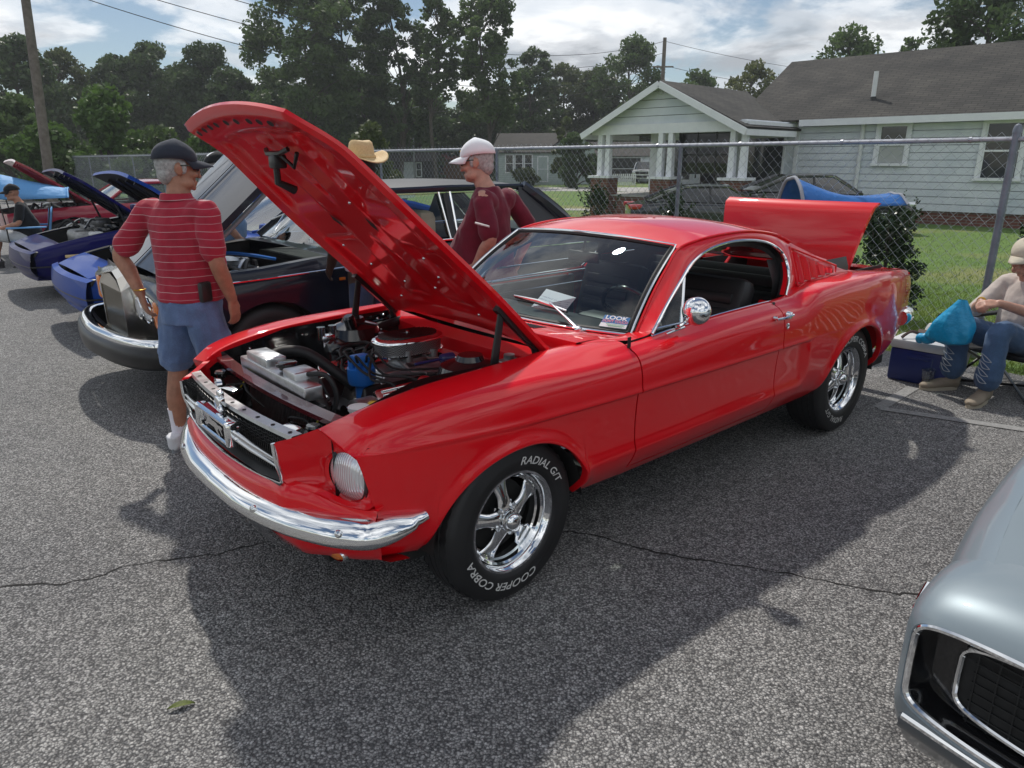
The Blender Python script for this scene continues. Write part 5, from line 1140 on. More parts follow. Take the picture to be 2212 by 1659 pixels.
    def pane(a, ya, b, yb, nm, bow=.0):
        P = [[(p_[0]+bow*(1-k*k)*(1 if nm == 'windshield' else -1), k*y_, p_[1]+.012*(1-k*k)) for k in np.linspace(1, -1, 13)] for p_, y_ in ((a, ya), ((a+b)/2+np.array((0, .012)), (ya+yb)/2), (b, yb))]
        return MB().grid(np.array(P), flip=nm != 'windshield').build(nm, G_.get('wsm', glass_m) if nm == 'windshield' else glass_m, root)
    pane(wb_, hb-.01, wt, ht-.01, 'windshield', .10); pane(rb_, hb*G_.get('rbw', 1)-.01, rt, ht-.01, 'rear_window', .05)
    for s in (1, -1):
        a, b, c, d = (wb_[0]-.06, wb_[1]), (wt[0]-.05, wt[1]-.03), (rt[0]+.05, rt[1]-.03), (rb_[0]+.08, rb_[1])
        MB().add([(a[0], s*(hb-.01), a[1]), (b[0], s*(ht+.0), b[1]), (c[0], s*ht, c[1]), (d[0], s*(hb*G_.get('rbw', 1)-.01), d[1])], [(0, 1, 2, 3)]).build('side_window', glass_m, root, smooth=False)
        for xb in G_.get('bp', ()):
            f = (xb-wt[0])/(rt[0]-wt[0]); MB().tube([(xb, s*(hb+.004), wb_[1]-.02), (xb-.02, s*(ht+.008), wt[1]+(rt[1]-wt[1])*f-.02)], .028, 6, flat=.5).build('pillar', 'black_satin', root)
    P = [[(x, k*(S['hw']*float(S['plan'](x))-.075), float(S['belt'](x))+.01) for k in np.linspace(1, -1, 7)] for x in np.linspace(rb_[0]+.3, xr, 8)]
    MB().grid(np.array(P), flip=True).build('trunk_deck', paint, root, 40)
    il = MB().box((wb_[0]-.6, 0, .75), (1.3, 2*hb-.2, .3)); 
    for s in (1, -1): il.rbox((wb_[0]-.75, s*.38, 1.0), (.14, .46, .5), .05)
    il.build('interior', 'black_matte', root)
    for ax in (0, -S['wb']):
        for s in (1, -1):
            swheel(root, (ax, s*(S['hw']*float(S['plan'](ax))-.13), S['r']), S['r'], .10, s > 0, S.get('wheel', 'alloy'))
            t = np.linspace(0, math.pi, 16); ra = S['ra']; rg = lambda y, k: np.c_[ax+ra*k*np.cos(t), np.full(16, s*y), S['r']*.95+ra*k*np.sin(t)]; MB().grid(np.stack([rg(S['hw']-.08, 1.0), rg(S['hw']-.34, 1.0), rg(S['hw']-.35, .05)]), flip=s < 0).build('wheel_well', 'black_matte', root, 40)
    MB().box(((xf+xr)/2, 0, S['zb']+.05), (xf-xr-.3, 1.2, .06)).build('underbody', 'black_matte', root, smooth=False)
    return root
def sbox(root, nm, m, c, size, r=.01, R=None): return MB().rbox(c, size, r, R).build(nm, m, root)
def row(x, y): q = mw(x, y); return (q[0], q[1], 0)
glass('pale_glass', (.62, .72, .70), .12); mat('amber_pale', (.75, .55, .25), .3, coat=.5); mat('tan_leather', (.35, .27, .18), .5)
# ---------------------------------------------------------------- dark navy limousine with upright grille
mat('navy_paint', (.008, .010, .020), .3, coat=.6, spec=.15); mat('vinyl_roof', (.022, .024, .028), .42, bump=.1, bscale=220); mat('grille_steel', (.70, .66, .58), .22, 1)
LS = dict(xf=.62, xr=-4.1, wb=3.04, r=.345, hw=.905, zb=.30, ra=.40, belt=Spl([(.8, .90), (.4, .925), (0, .945), (-.5, .985), (-.9, 1.0), (-2, 1.0), (-3.2, .99), (-4.1, .93)]), plan=Spl([(.8, .93), (.5, .975), (0, 1), (-3, 1), (-4.1, .93)]), wheel='cap', hood=(.56, -.52),
    gh=dict(wb=(-.62, 1.02), wt=(-1.18, 1.42), rt=(-2.62, 1.42), rb=(-3.12, 1.06), hwb=.74, hwt=.60, cpr=.06, bp=(-1.72,), roofmat='vinyl_roof', wsm='pale_glass'))
lim = gcar('limousine', 'dark navy saloon with tall upright steel grille and front hinged bonnet raised', 'navy_paint', row(-.35, -3.08), FH0, LS, hood=(R_(41), .9), glass_m='clear_glass')
for o in list(lim.children):
    if o.name.startswith(('hood', 'nose_panel')): bpy.data.objects.remove(o)
wg = MB().grid(np.array([[(x, y0+(.865-y0)*t, z-.05*t**3) for t in np.linspace(0, 1, 8)] for x, y0, z in ((.40, .60, .905), (.52, .42, .905), (.62, .31, .895), (.69, .31, .87), (.715, .31, .845), (.72, .31, .815))])); wg.build('wing_front', 'navy_paint', lim, 50); wg.mirror().build('wing_front', 'navy_paint', lim, 50)
bl_ = []
for a in np.linspace(0, 1, 14):                            # bonnet hinged at its front edge, outer face towards the viewer
    x, z = .58-1.0*a, .90+.86*a; hw_ = .60+.06*a
    bl_.append([(x+.045*(1-k*k)*.64+(.012 if abs(k) < .04 else 0), k*hw_, z+.045*(1-k*k)*.76) for k in np.linspace(1, -1, 25)])
bl_ = np.array(bl_); off = np.array((-.03, 0, -.035)); hb_ = MB().grid(bl_, flip=False); hb_.grid(bl_+off, flip=True)
for A in (bl_[0], bl_[-1], bl_[:, 0], bl_[:, -1]): hb_.grid(np.stack([A, A+off]))
hbo = hb_.build('bonnet', 'navy_paint', lim, 40)
mat('bonnet_flange', (.16, .17, .18), .3, .6)
for s in (0, -1): MB().tube(bl_[:, s]+off+np.array((-.01, 0, -.02)), .026, 6, flat=.7).build('bonnet_flange', 'bonnet_flange', hbo)
MB().tube(bl_[:, 12]+np.array((.006, 0, .006)), .004, 4).build('bonnet_crease', 'black_gloss', hbo)
gl_ = MB(); gx = .80                                        # grille shell, vertical slats
gl_.add([(gx-.13, .29, .46), (gx, .29, .46), (gx, .29, .80), (gx-.01, .20, .87), (gx-.03, 0, .90), (gx-.01, -.20, .87), (gx, -.29, .80), (gx, -.29, .46), (gx-.13, -.29, .46), (gx-.13, .29, .86), (gx-.15, .20, .93), (gx-.16, 0, .955), (gx-.15, -.20, .93), (gx-.13, -.29, .86)], [(0, 1, 2, 9), (2, 3, 10, 9), (3, 4, 11, 10), (4, 5, 12, 11), (5, 6, 13, 12), (6, 7, 8, 13)])
go = gl_.build('grille', 'grille_steel', lim, smooth=False, solid=.012)
MB().add([(gx-.05, .28, .46), (gx-.05, -.28, .46), (gx-.05, -.28, .84), (gx-.05, .28, .84)], [(0, 1, 2, 3)]).build('grille_backing', 'black_matte', go, smooth=False)
for k in range(24):
    y = -.27+.54*k/23; MB().box((gx-.022, y, .64), (.03, .007, .345)).build('slat', 'grille_steel', go, smooth=False)
gf = MB().box((gx-.004, 0, .465), (.04, .58, .03)); gf.add([(gx+.002, .29, .80), (gx+.002, .0, .80), (gx-.01, 0, .90), (gx, .20, .87)], [(0, 1, 2, 3)]); gf.add([(gx+.002, -.29, .80), (gx+.002, .0, .80), (gx-.01, 0, .90), (gx, -.20, .87)], [(0, 3, 2, 1)]); gf.build('grille_surround', 'grille_steel', go, smooth=False)
MB().lathe([(.02, 0), (.012, .02), (.008, .05), (.014, .07), (0, .09)], 10, (gx-.10, 0, .95)).build('mascot', 'chrome', go)
for s in (1, -1):
    for dy in (.42, .60):
        l_ = MB().lathe([(.088, -.03), (.09, .01), (.082, .015), (.076, .01)], 24, (.715, s*dy, .705), axis=(1, 0, 0)); l_.cur = 1; l_.lathe([(.078, .008), (.06, .025), (0, .032)], 24, (.715, s*dy, .705), axis=(1, 0, 0)); l_.build('headlamp', ['chrome', 'headlight_glass'], lim)
    MB().rbox((.70, s*.765, .70), (.06, .10, .19), .025).build('indicator', 'amber', lim); MB().rbox((.695, s*.51, .705), (.04, .40, .20), .045).build('lamp_surround', 'chrome', lim)
    MB().tube([(.55, s*.915, .875), (.0, s*.925, .885), (-.6, s*.925, .905), (-2.0, s*.925, .91), (-4.0, s*.87, .88)], .009, 6, flat=.8).build('side_moulding', 'chrome', lim)
    MB().tube([(-.65, s*.76, 1.015), (-3.1, s*.76, 1.015)], .010, 6).build('waist_moulding', 'chrome', lim)
    for x, xt in ((-1.68, -1.66), (-1.76, -1.78)): MB().tube([(x, s*.752, 1.02), (xt, s*.618, 1.40)], .010, 6).build('window_frame', 'chrome', lim)
    MB().tube([(-.70, s*.75, 1.02), (-1.20, s*.615, 1.395), (-2.58, s*.615, 1.395), (-3.0, s*.74, 1.04)], .009, 6).build('window_frame', 'chrome', lim)
    MB().rbox((-.56, s*.905, .82), (.05, .012, .022), .005).build('side_marker', 'amber', lim)
    MB().add([(-2.55, s*.635, 1.42), (-2.45, s*.757, 1.03), (-3.25, s*.76, 1.03), (-3.05, s*.70, 1.22), (-2.8, s*.64, 1.40)], [(0, 1, 2, 3, 4)]).build('rear_quarter', 'vinyl_roof', lim, smooth=False)
full = crv([(.30, .90), (.62, .885), (.80, .80), (.90, .55), (.95, .2), (.96, 0), (.95, -.2), (.90, -.55), (.80, -.80), (.62, -.885), (.30, -.90)], 61)
P = np.array([[(x+dx*(.8 if abs(y) < .75 else .4), y*(1+dx*.05)+dx*np.sign(y)*(0 if abs(y) < .75 else .8), z) for dx, z in ((-.06, .545), (-.005, .555), (.02, .548), (.03, .53), (.032, .51))] for x, y in full]); bm2 = MB().grid(P, flip=True); bm2.cur = 1
P = np.array([[(x+dx*(.8 if abs(y) < .75 else .4), y*(1+dx*.05)+dx*np.sign(y)*(0 if abs(y) < .75 else .8), z) for dx, z in ((.034, .51), (.060, .50), (.068, .44), (.062, .38), (.03, .355), (-.03, .35))] for x, y in full]); bm2.grid(P, flip=True); bm2.build('front_bumper', ['chrome', 'black_satin'], lim, 60)
MB().grid(np.array([[(.885-.10*y*y, y*.86, .53), (.80-.03*y*y, y*.86, .47), (.79, y*.86, .36)] for y in np.linspace(-1, 1, 16)])).build('apron', 'navy_paint', lim)
MB().grid(np.array([[(.69, y*.86, z) for z in (.30, .85)] for y in (-1, 1)])).build('lamp_panel', 'black_gloss', lim)
MB().tube(crv([(.35, .35, .86), (.2, .30, .93), (0, .2, .92), (-.1, .05, .88)], 16), .05, 10).build('intake_trunk', 'aluminium', lim); MB().rbox((-.05, .30, .82), (.5, .18, .10), .03).build('rocker_cover', 'aluminium', lim)
MB().tube(crv([(.2, -.1, .9), (0, 0, .97), (-.2, .1, .95), (-.4, .1, .9)], 14), .014, 6).build('engine_hose', 'engine_blue', lim)
t = np.linspace(0, math.pi, 20); MB().grid(np.stack([np.c_[.16*np.cos(t)+.1, np.full(20, .55), .78+.13*np.sin(t)], np.c_[.16*np.cos(t)+.1, np.full(20, .75), .78+.13*np.sin(t)]])).build('inner_wing', 'black_gloss', lim)
for y, s in ((.35, 1), (-.35, -1)):
    MB().lathe([(.022, 0), (.018, .03), (0, .035)], 12, (-.60, y, 1.035)).tube([(-.60, y, 1.06), (-.70, y-.12, 1.13), (-.80, y-.20, 1.20)], .009, 6).tube([(-.72, y-.32, 1.15), (-.86, y-.06, 1.25)], .007, 6).build('wiper', 'polished', lim)
for s in (1, -1):
    sbox(lim, 'seat', 'tan_leather', (-1.55, s*.38, .95), (.18, .5, .6), .06) if s else None
mat('blue_paint', (.010, .055, .30), .4, coat=.28, spec=.05); mat('deep_blue', (.006, .006, .085), .4, coat=.28, spec=.05); mat('maroon_paint', (.30, .012, .03), .3, coat=1, spec=.2)
mat('silver_dark', (.10, .11, .12), .35, .4, coat=.6); mat('silver_paint', (.19, .235, .265), .42, .25, coat=.45, spec=.3); mat('charcoal_paint', (.022, .024, .028), .25, .3, coat=1); mat('white_car', (.70, .72, .73), .3, coat=1); mat('grey_silver', (.38, .39, .40), .3, .6, coat=1); mat('dark_suv', (.05, .052, .055), .3, .4, coat=1)
# ---------------------------------------------------------------- blue coupes with pop-up noses
def coupe(name, label, paint, loc, wsm='pale_glass', ang=38, hm=None):
    S = dict(xf=1.00, xr=-3.6, wb=2.57, r=.33, hw=.92, zb=.26, ra=.375, belt=Spl([(1.0, .62), (.85, .67), (.5, .75), (0, .83), (-.45, .89), (-.8, .91), (-2, .93), (-3, .93), (-3.6, .88)]), plan=Spl([(1.0, .84), (.8, .93), (.4, .98), (0, 1), (-3, 1), (-3.6, .93)]), hood=(.72, -.35),
        gh=dict(wb=(-.68, .935), wt=(-1.26, 1.24), rt=(-2.1, 1.25), rb=(-3.2, .97), hwb=.78, hwt=.58, cpr=.05, bp=(-1.95,), wsm=wsm))
    c = gcar(name, label, paint, loc, FH0, S, hood=(R_(ang), .90), hood_mat=hm)
    for s in (1, -1):
        sbox(c, 'headlight_opening', 'black_satin', (.955, s*.62, .575), (.10, .30, .085), .02); sbox(c, 'fog_lamp', 'headlight_glass', (1.02, s*.50, .50), (.04, .16, .06), .01); sbox(c, 'side_marker', 'amber_pale', (.62, s*(.895), .55), (.16, .02, .035), .006)
        MB().tube([(-.55, s*.80, .95), (-.60, s*.93, .97)], .015, 6).rbox((-.62, s*.98, .99), (.10, .16, .10), .03).build('side_mirror', paint, c)
    P = np.array([[(1.02+.07*(1-k*k)+dx, k*.83, z) for dx, z in ((-.04, .62), (.02, .60), (.04, .52), (.05, .46), (.045, .40), (.0, .33), (-.08, .28))] for k in np.linspace(1, -1, 21)]); MB().grid(P, flip=True).build('front_fascia', paint, c, 40)
    st_ = MB().tube([(1.06+.07*(1-k*k), k*.83, .44) for k in np.linspace(1, -1, 21)], .012, 6)
    for s in (1, -1): st_.tube([(1.06, s*.83, .44), (.72, s*.92, .44), (.40, s*.925, .44)], .010, 6)
    st_.build('body_stripe', 'black_satin', c)
    return c
coupe('blue_coupe', 'bright blue coupe between the navy saloon and the indigo coupe', 'blue_paint', row(-.75, -5.6))
coupe('indigo_coupe', 'deep indigo coupe with raised hood and empty pop-up headlight nose', 'deep_blue', row(-.72, -8.4), hm='navy_paint')
# ---------------------------------------------------------------- maroon coupe at the far left
S = dict(xf=.80, xr=-3.7, wb=2.74, r=.33, hw=.88, zb=.30, ra=.38, belt=Spl([(.8, .80), (.4, .86), (0, .88), (-.7, .90), (-1.8, .93), (-2.6, .95), (-3.7, .88)]), plan=Spl([(.8, .92), (.4, .98), (0, 1), (-3, 1), (-3.7, .92)]), hood=(.75, -.55),
    gh=dict(wb=(-.75, .93), wt=(-1.22, 1.24), rt=(-2.2, 1.25), rb=(-3.0, .97), hwb=.74, hwt=.58, cpr=.05, bp=(), wsm='pale_glass'))
mc = gcar('maroon_coupe', 'maroon classic coupe with raised hood at the far left of the row', 'maroon_paint', row(-.85, -13.0), FH0, S, hood=(R_(37), .9), hood_mat='maroon_paint', glass_m='clear_glass')
for s in (1, -1): MB().tube([(-.75, s*.73, .94), (-1.22, s*.60, 1.225), (-2.1, s*.60, 1.235), (-2.9, s*.72, .97)], .010, 6).build('window_trim', 'chrome', mc)
# ---------------------------------------------------------------- vehicles beyond the fence
def wl(u, z, Y): return None
SS = dict(xf=.85, xr=-3.85, wb=2.75, r=.32, hw=.91, zb=.24, ra=.36, belt=Spl([(.85, .66), (.5, .78), (0, .86), (-.6, .92), (-2, .97), (-3, .99), (-3.85, .90)]), plan=Spl([(.85, .82), (.5, .95), (0, 1), (-3, 1), (-3.5, .95), (-3.85, .82)]), gh=dict(wb=(-.55, .95), wt=(-1.25, 1.38), rt=(-2.4, 1.38), rb=(-3.3, 1.03), hwb=.76, hwt=.58, cpr=.05, bp=(-1.75,)))
def sedan(label, paint, loc, rz, **k):
    c = gcar('sedan', label, paint, loc, rz, dict(SS), **k)
    for s in (1, -1):
        MB().rbox((-3.72, s*.70, .88), (.34, .30, .13), .04, rotm(0, 0, s*R_(-16))).build('tail_light', 'red_lens', c); MB().rbox((.70, s*.66, .72), (.28, .32, .11), .04, rotm(0, 0, s*R_(20))).build('headlight', 'headlight_glass', c)
        MB().tube([(-.62, s*.765, .965), (-1.27, s*.60, 1.375), (-2.4, s*.60, 1.375), (-3.2, s*.75, 1.02)], .010, 6).build('window_trim', 'chrome', c); MB().rbox((-.72, s*.95, 1.0), (.10, .18, .12), .04).build('side_mirror', paint, c); MB().rbox((-1.5, s*.918, .86), (.18, .03, .03), .01).build('door_handle', paint, c)
    return c
sedan('dark charcoal sedan with a red tail light parked beyond the fence', 'charcoal_paint', (7.05, 20.0, -.45), R_(-3))
s2 = sedan('taller dark sedan parked right of the charcoal one beside the house', 'charcoal_paint', (10.6, 21.6, -.45), R_(-4)); s2.scale = (1.1, 1.1, 1.16)
sv = dict(SS); sv.update(xf=.9, xr=-3.9, r=.36, zb=.34, belt=Spl([(.9, .95), (.4, 1.03), (-.5, 1.08), (-3.9, 1.10)]), gh=dict(wb=(-.45, 1.10), wt=(-1.0, 1.68), rt=(-3.4, 1.68), rb=(-3.85, 1.12), hwb=.80, hwt=.66, cpr=.05, bp=(-1.6, -2.6), wsm='pale_glass'))
def front_face(c, gm='dark_grille', xf=.95, z=.80):
    sbox(c, 'grille', gm, (xf-.03, 0, z), (.08, 1.1, .22), .03); sbox(c, 'front_bumper', 'black_satin', (xf-.02, 0, z-.30), (.12, 1.6, .2), .05)
    for s in (1, -1): sbox(c, 'headlight', 'headlight_glass', (xf-.06, s*.70, z+.02), (.10, .26, .18), .03)
su_ = gcar('suv', 'dark suv parked beyond the fence behind the raised indigo hood', 'dark_suv', (-25.4, 43.5, -.45), R_(-62), sv); front_face(su_)
tr = gcar('pickup_truck', 'pale vehicle with chrome trim at the far left edge beyond the fence', 'white_car', (-27.3, 36.5, -.45), R_(-60), dict(sv)); front_face(tr, 'chrome')
sedan('silver sedan just right of the straw hat beyond the fence', 'grey_silver', (-7.9, 41.0, -.45), R_(-35)); sedan('white sedan low in front of the silver one beyond the fence', 'white_car', (-6.1, 38.4, -.5), R_(-25))
pk = dict(SS); pk.update(xf=.95, xr=-4.3, r=.38, zb=.42, wb=3.3, belt=Spl([(.95, 1.05), (.4, 1.12), (-.6, 1.16), (-4.3, 1.16)]), gh=dict(wb=(-.5, 1.18), wt=(-1.0, 1.75), rt=(-2.3, 1.75), rb=(-2.6, 1.18), hwb=.82, hwt=.68, cpr=.05, bp=()))
p2_ = gcar('pickup_truck', 'white pickup truck seen head on between the porch columns', 'white_car', (11.5, 65.0, -.45), R_(-105), pk); front_face(p2_, 'dark_grille', 1.0, .88)
# ---------------------------------------------------------------- silver muscle car, front corner
S = dict(xf=.74, xr=-3.8, wb=2.74, r=.33, hw=.925, zb=.28, ra=.38, belt=Spl([(.9, .79), (.74, .80), (.4, .845), (0, .875), (-.7, .91), (-1.8, .93), (-2.4, .98), (-3.8, .9)]), plan=Spl([(.9, .90), (.74, .935), (.4, .98), (0, 1.0), (-.9, .985), (-1.8, .99), (-2.8, 1.0), (-3.8, .93)]), crown=.05, prof=Spl([(0, -.12), (.12, -.07), (.35, -.015), (.6, 0), (.8, -.006), (.92, -.03), (.97, -.055), (1, -.10)]),
    gh=dict(wb=(-.85, .94), wt=(-1.35, 1.27), rt=(-2.3, 1.27), rb=(-3.05, 1.0), hwb=.76, hwt=.60, cpr=.06, bp=()))
sc_ = gcar('silver_coupe', 'silver grey muscle car nose with dark grille at the lower right corner', 'silver_paint', row(-.83, 3.07), FH0, S)
th = np.linspace(0, 2*math.pi, 64, endpoint=False); sg = lambda v, e: np.sign(v)*np.abs(v)**e
def nring(a, b, zc, x, bow, e=.45, cr=0): y = a*sg(np.cos(th), e); return np.c_[x+bow*(1-(y/.86)**2), y, zc+b*sg(np.sin(th), e)+cr*(1-(y/a)**2)*np.maximum(0, np.sin(th))**.3]
ns = MB().grid(np.array([nring(.872, .262, .540, .70, .0, .22, .052), nring(.874, .262, .541, .765, .02, .22, .052), nring(.872, .225, .566, .85, .052, .24, .040), nring(.862, .172, .596, .905, .078, .26, .024), nring(.845, .134, .612, .925, .085, .26, .008), nring(.836, .126, .614, .915, .085, .26, .004)]), cv=True); ns.build('nose', 'silver_paint', sc_, 50)
MB().tube(nring(.838, .126, .614, .918, .085, .27), .0085, 8, closed=True).build('grille_surround', 'chrome', sc_)
MB().grid(np.array([nring(.832, .121, .614, .914, .085, .27), nring(.81, .112, .614, .86, .085, .3), nring(.75, .096, .614, .855, .085, .32)]), cv=True).build('grille_recess', 'black_gloss', sc_, 50)
MB().tube(nring(.752, .098, .614, .872, .085, .32), .0065, 8, closed=True).build('grille_inner_trim', 'chrome', sc_)
gb = nring(.75, .096, .614, .866, .085, .32); MB().add(gb, [list(range(64))]).build('grille_panel', 'black_matte', sc_, smooth=False)
gm_ = MB()
for z in np.linspace(.515, .705, 9): gm_.tube([(.868+.085*(1-(y/.86)**2), y, z) for y in np.linspace(-.725, .725, 21)], .0022, 4)
for y in np.linspace(-.72, .72, 37): gm_.tube([(.868+.085*(1-(y/.86)**2), y, .51), (.868+.085*(1-(y/.86)**2), y, .71)], .0018, 4)
gmo = gm_.build('grille_mesh', 'dark_grille', sc_, smooth=False)
P = np.array([[(.90+.09*(1-(y/.86)**2)+dx, y, z) for dx, z in ((-.03, .478), (.0, .470), (.012, .455), (.010, .43), (-.02, .40), (-.05, .36), (-.12, .29))] for y in np.linspace(.84, -.84, 41)]); MB().grid(P, flip=True).build('valance', 'silver_dark', sc_, 50)
MB().tube([(.915+.09*(1-(y/.86)**2), y, .468) for y in np.linspace(-.83, .83, 41)], .010, 8).build('lower_trim', 'chrome', sc_)
for s in (1, -1):
    MB().tube([(.70, s*.905, .60), (.60, s*.918, .60)], .012, 8, flat=.6).tube([(.70, s*.905, .625), (.60, s*.918, .625)], .008, 8).build('side_marker', 'chrome', sc_)
    MB().tube([(x, s*.675, float(S['belt'](x))+.0285+.0*x) for x in np.linspace(.76, -.75, 14)], .0035, 4).build('hood_seam', 'black_matte', sc_)
    MB().rbox((.30, s*.42, .895), (.30, .17, .02), .008, rotm(0, R_(4), 0)).build('hood_vent', 'black_satin', sc_)
    MB().rbox((.88, s*.55, .40), (.05, .18, .06), .015, rotm(0, R_(20), 0)).build('parking_lamp', 'black_gloss', sc_)
# ================================================================ people
def remesh(mb, name, mats, parent, voxel=.007, smooth=4, fac=.5):
    me = mb.mesh('tmp', mats); o = link('tmp', me)
    m = o.modifiers.new('r', 'REMESH'); m.mode = 'VOXEL'; m.voxel_size = voxel; m.use_smooth_shade = True
    if smooth: s = o.modifiers.new('s', 'SMOOTH'); s.iterations = smooth; s.factor = fac
    dg = bpy.context.evaluated_depsgraph_get(); dg.update(); nm = bpy.data.meshes.new_from_object(o.evaluated_get(dg)); bpy.data.objects.remove(o); bpy.data.meshes.remove(me)
    nm.name = name; nm.polygons.foreach_set('use_smooth', [True]*len(nm.polygons)); return link(name, nm, parent)
from mathutils import noise as mnoise
def wrinkle(o, amp=.006, sx=9, sz=5, seed=0):                # soft folds pressed into a garment
    me = o.data; n = len(me.vertices); co = np.empty(n*3, np.float32); me.vertices.foreach_get('co', co); co = co.reshape(-1, 3); nn = np.empty(n*3, np.float32); me.vertices.foreach_get('normal', nn); nn = nn.reshape(-1, 3)
    d = np.array([mnoise.noise((c[0]*sx+seed, c[1]*sx, c[2]*sz+c[0]*4))+.5*mnoise.noise((c[0]*sx*2.3, c[1]*sx*2.3+seed, c[2]*sz*2.6-c[0]*7)) for c in co.tolist()])
    d = np.where(d > 0, d, d*.6); me.vertices.foreach_set('co', (co+nn*(d*amp)[:, None]).astype(np.float32).ravel()); me.update(); return o
def loft(mb, secs, n=20):                                   # secs: (centre, rx, ry) or (centre, rx, ry, Rmatrix)
    P = []
    for s in secs:
        c, rx, ry = s[:3]; R = s[3] if len(s) > 3 else np.eye(3); t = np.arange(n)*2*math.pi/n
        P.append(np.array(c)+np.c_[rx*np.cos(t), ry*np.sin(t), 0*t]@np.asarray(R).T)
    P = np.array(P); o = mb.n; mb.grid(P, cv=True, flip=True); k = len(P)-1
    mb.f.append([o+j for j in range(n)][::-1]); mb.m.append(mb.cur); mb.f.append([o+k*n+j for j in range(n)]); mb.m.append(mb.cur)
def limb(mb, pts, rad, n=14, flat=1, k=4):
    P = crv(pts, (len(pts)-1)*k+1); r = np.interp(np.linspace(0, len(pts)-1, len(P)), range(len(pts)), rad); mb.tube(P, r, n, flat=flat)
    mb.ell(P[0], (r[0]*.96,)*3, 10, 8); mb.ell(P[-1], (r[-1]*.96,)*3, 10, 8)
def hand(mb, w, d, nrm, side, curl=.5, sc=1.0):             # w wrist, d direction of hand, nrm palm normal, side +1 thumb on +cross side
    d = np.array(d, float); d /= np.linalg.norm(d); nrm = np.array(nrm, float); nrm -= d*(nrm@d); nrm /= np.linalg.norm(nrm); lat = np.cross(d, nrm)*side; w = np.array(w, float)
    for q in (-.026, -.009, .009, .026): mb.tube([w+lat*q*.6*sc, w+(d*.045+lat*q*.9)*sc, w+(d*.090+lat*q)*sc], np.array([.015, .0155, .0115])*sc, 8)
    for i, (q, ln) in enumerate(((.030, .070), (.010, .080), (-.010, .074), (-.029, .058))):
        p = w+(d*.088+lat*q)*sc; a = curl*(.55+.1*i); P = [p]; 
        for k, f in enumerate((.42, .32, .26)):
            dd = d*math.cos(a)+nrm*math.sin(a); p = p+dd*ln*f*sc; P.append(p); a += curl*.9
        mb.tube(P, np.array([.0095, .0088, .0082, .0065])*sc, 8); mb.ell(P[-1], (.0066*sc,)*3, 8, 6)
    P = [w+(d*.022+lat*.022)*sc, w+(d*.055+lat*.045+nrm*.010)*sc, w+(d*.082+lat*.050+nrm*.022*(1+curl))*sc, w+(d*.104+lat*.046+nrm*.03*(1+curl))*sc]; mb.tube(P, np.array([.014, .0115, .0095, .0075])*sc, 8); mb.ell(P[-1], (.0076*sc,)*3, 8, 6)
def head(mb, c, R, sc=1.0, jowl=0):                         # c = centre of skull, R columns right/forward/up
    def E(p, r, Rr=None): mb.ell(np.array(c)+R@(np.array(p)*sc), tuple(np.array(r)*sc), 20, 14, R if Rr is None else R@Rr)
    E((0, -.012, .012), (.076, .098, .095)); E((0, .022, -.045), (.062, .066, .075)); E((0, .040, -.088), (.043+.012*jowl, .044+.01*jowl, .032+.012*jowl)); E((0, .078, -.108), (.018, .014, .013))
    E((0, .086, .012), (.052, .014, .016)); E((0, .097, -.022), (.011, .016, .030), rotm(R_(-18), 0, 0)); E((0, .106, -.042), (.016, .013, .012))
    E((.037, .070, -.035), (.024, .024, .022)); E((-.037, .070, -.035), (.024, .024, .022)); E((0, .088, -.074), (.024, .010, .007)); E((0, .086, -.085), (.021, .010, .007))
    for s in (1, -1):
        E((s*.077, -.008, -.018), (.008, .020, .032), rotm(R_(12), 0, 0)); E((s*.083, -.014, -.004), (.006, .015, .018)); E((s*.050, .03, -.085), (.022, .045, .03))
def cap(parent, c, R, sc, col, brim_col=None, name='cap', brim_up=0):
    c = np.array(c); D = []
    for t in np.linspace(0, 1, 9):
        a = t*math.pi/2; r = [(.088*math.cos(a)*math.cos(q), (.108*math.cos(a))*math.sin(q)-.014, .018+.098*math.sin(a)**.85+.006*math.cos(q*2)) for q in np.linspace(0, 2*math.pi, 28, endpoint=False)]; D.append(c+(np.array(r)*sc)@R.T)
    cm = MB().grid(np.array(D), cv=True); co_ = cm.build(name, col, parent, 50, solid=.004)
    B = []
    for t in np.linspace(0, 1, 6):
        B.append([c+R@(np.array((.080*math.sin(q)*(1-.12*t), .088*math.cos(q)*(1-.35*abs(math.sin(q)))*1+.002+.085*t*(math.cos(q*.9))**.6, .022-.022*t*t*(1 if not brim_up else 0)-.022*math.sin(q)**2*t))*sc) for q in np.linspace(-1.35, 1.35, 17)])
    MB().grid(np.array(B)).build('brim', brim_col or col, co_, 60, solid=.005)
    MB().ell(c+R@(np.array((0, -.014, .117))*sc), (.008*sc,)*3, 8, 6).build('button', col, co_)
    return co_
def hair(parent, c, R, sc, m, low=-.075, face=.02):
    mb = MB(); c = np.array(c)
    def E(p, r): mb.ell(c+R@(np.array(p)*sc), tuple(np.array(r)*sc), 18, 12, R)
    E((0, -.024, .012), (.079, .093, .096)); E((0, -.060, -.040), (.064, .046, .045+abs(low)*.22))
    for s in (1, -1): E((s*.068, .018, -.004), (.013, .016, .036))
    return remesh(mb, 'hair', m, parent, .006*sc, 2)
def shades(parent, c, R, sc, m='black_gloss'):
    mb = MB(); c = np.array(c)
    for s in (1, -1): mb.ell(c+R@(np.array((s*.034, .092, .002))*sc), (.030*sc, .010*sc, .021*sc), 14, 8, R); mb.tube([c+R@(np.array((s*.062, .080, .006))*sc), c+R@(np.array((s*.080, .03, .008))*sc), c+R@(np.array((s*.079, -.012, .002))*sc)], .0035*sc, 6)
    mb.tube([c+R@(np.array((-.012, .102, .006))*sc), c+R@(np.array((.012, .102, .006))*sc)], .003*sc, 6); mb.build('sunglasses', m, parent)
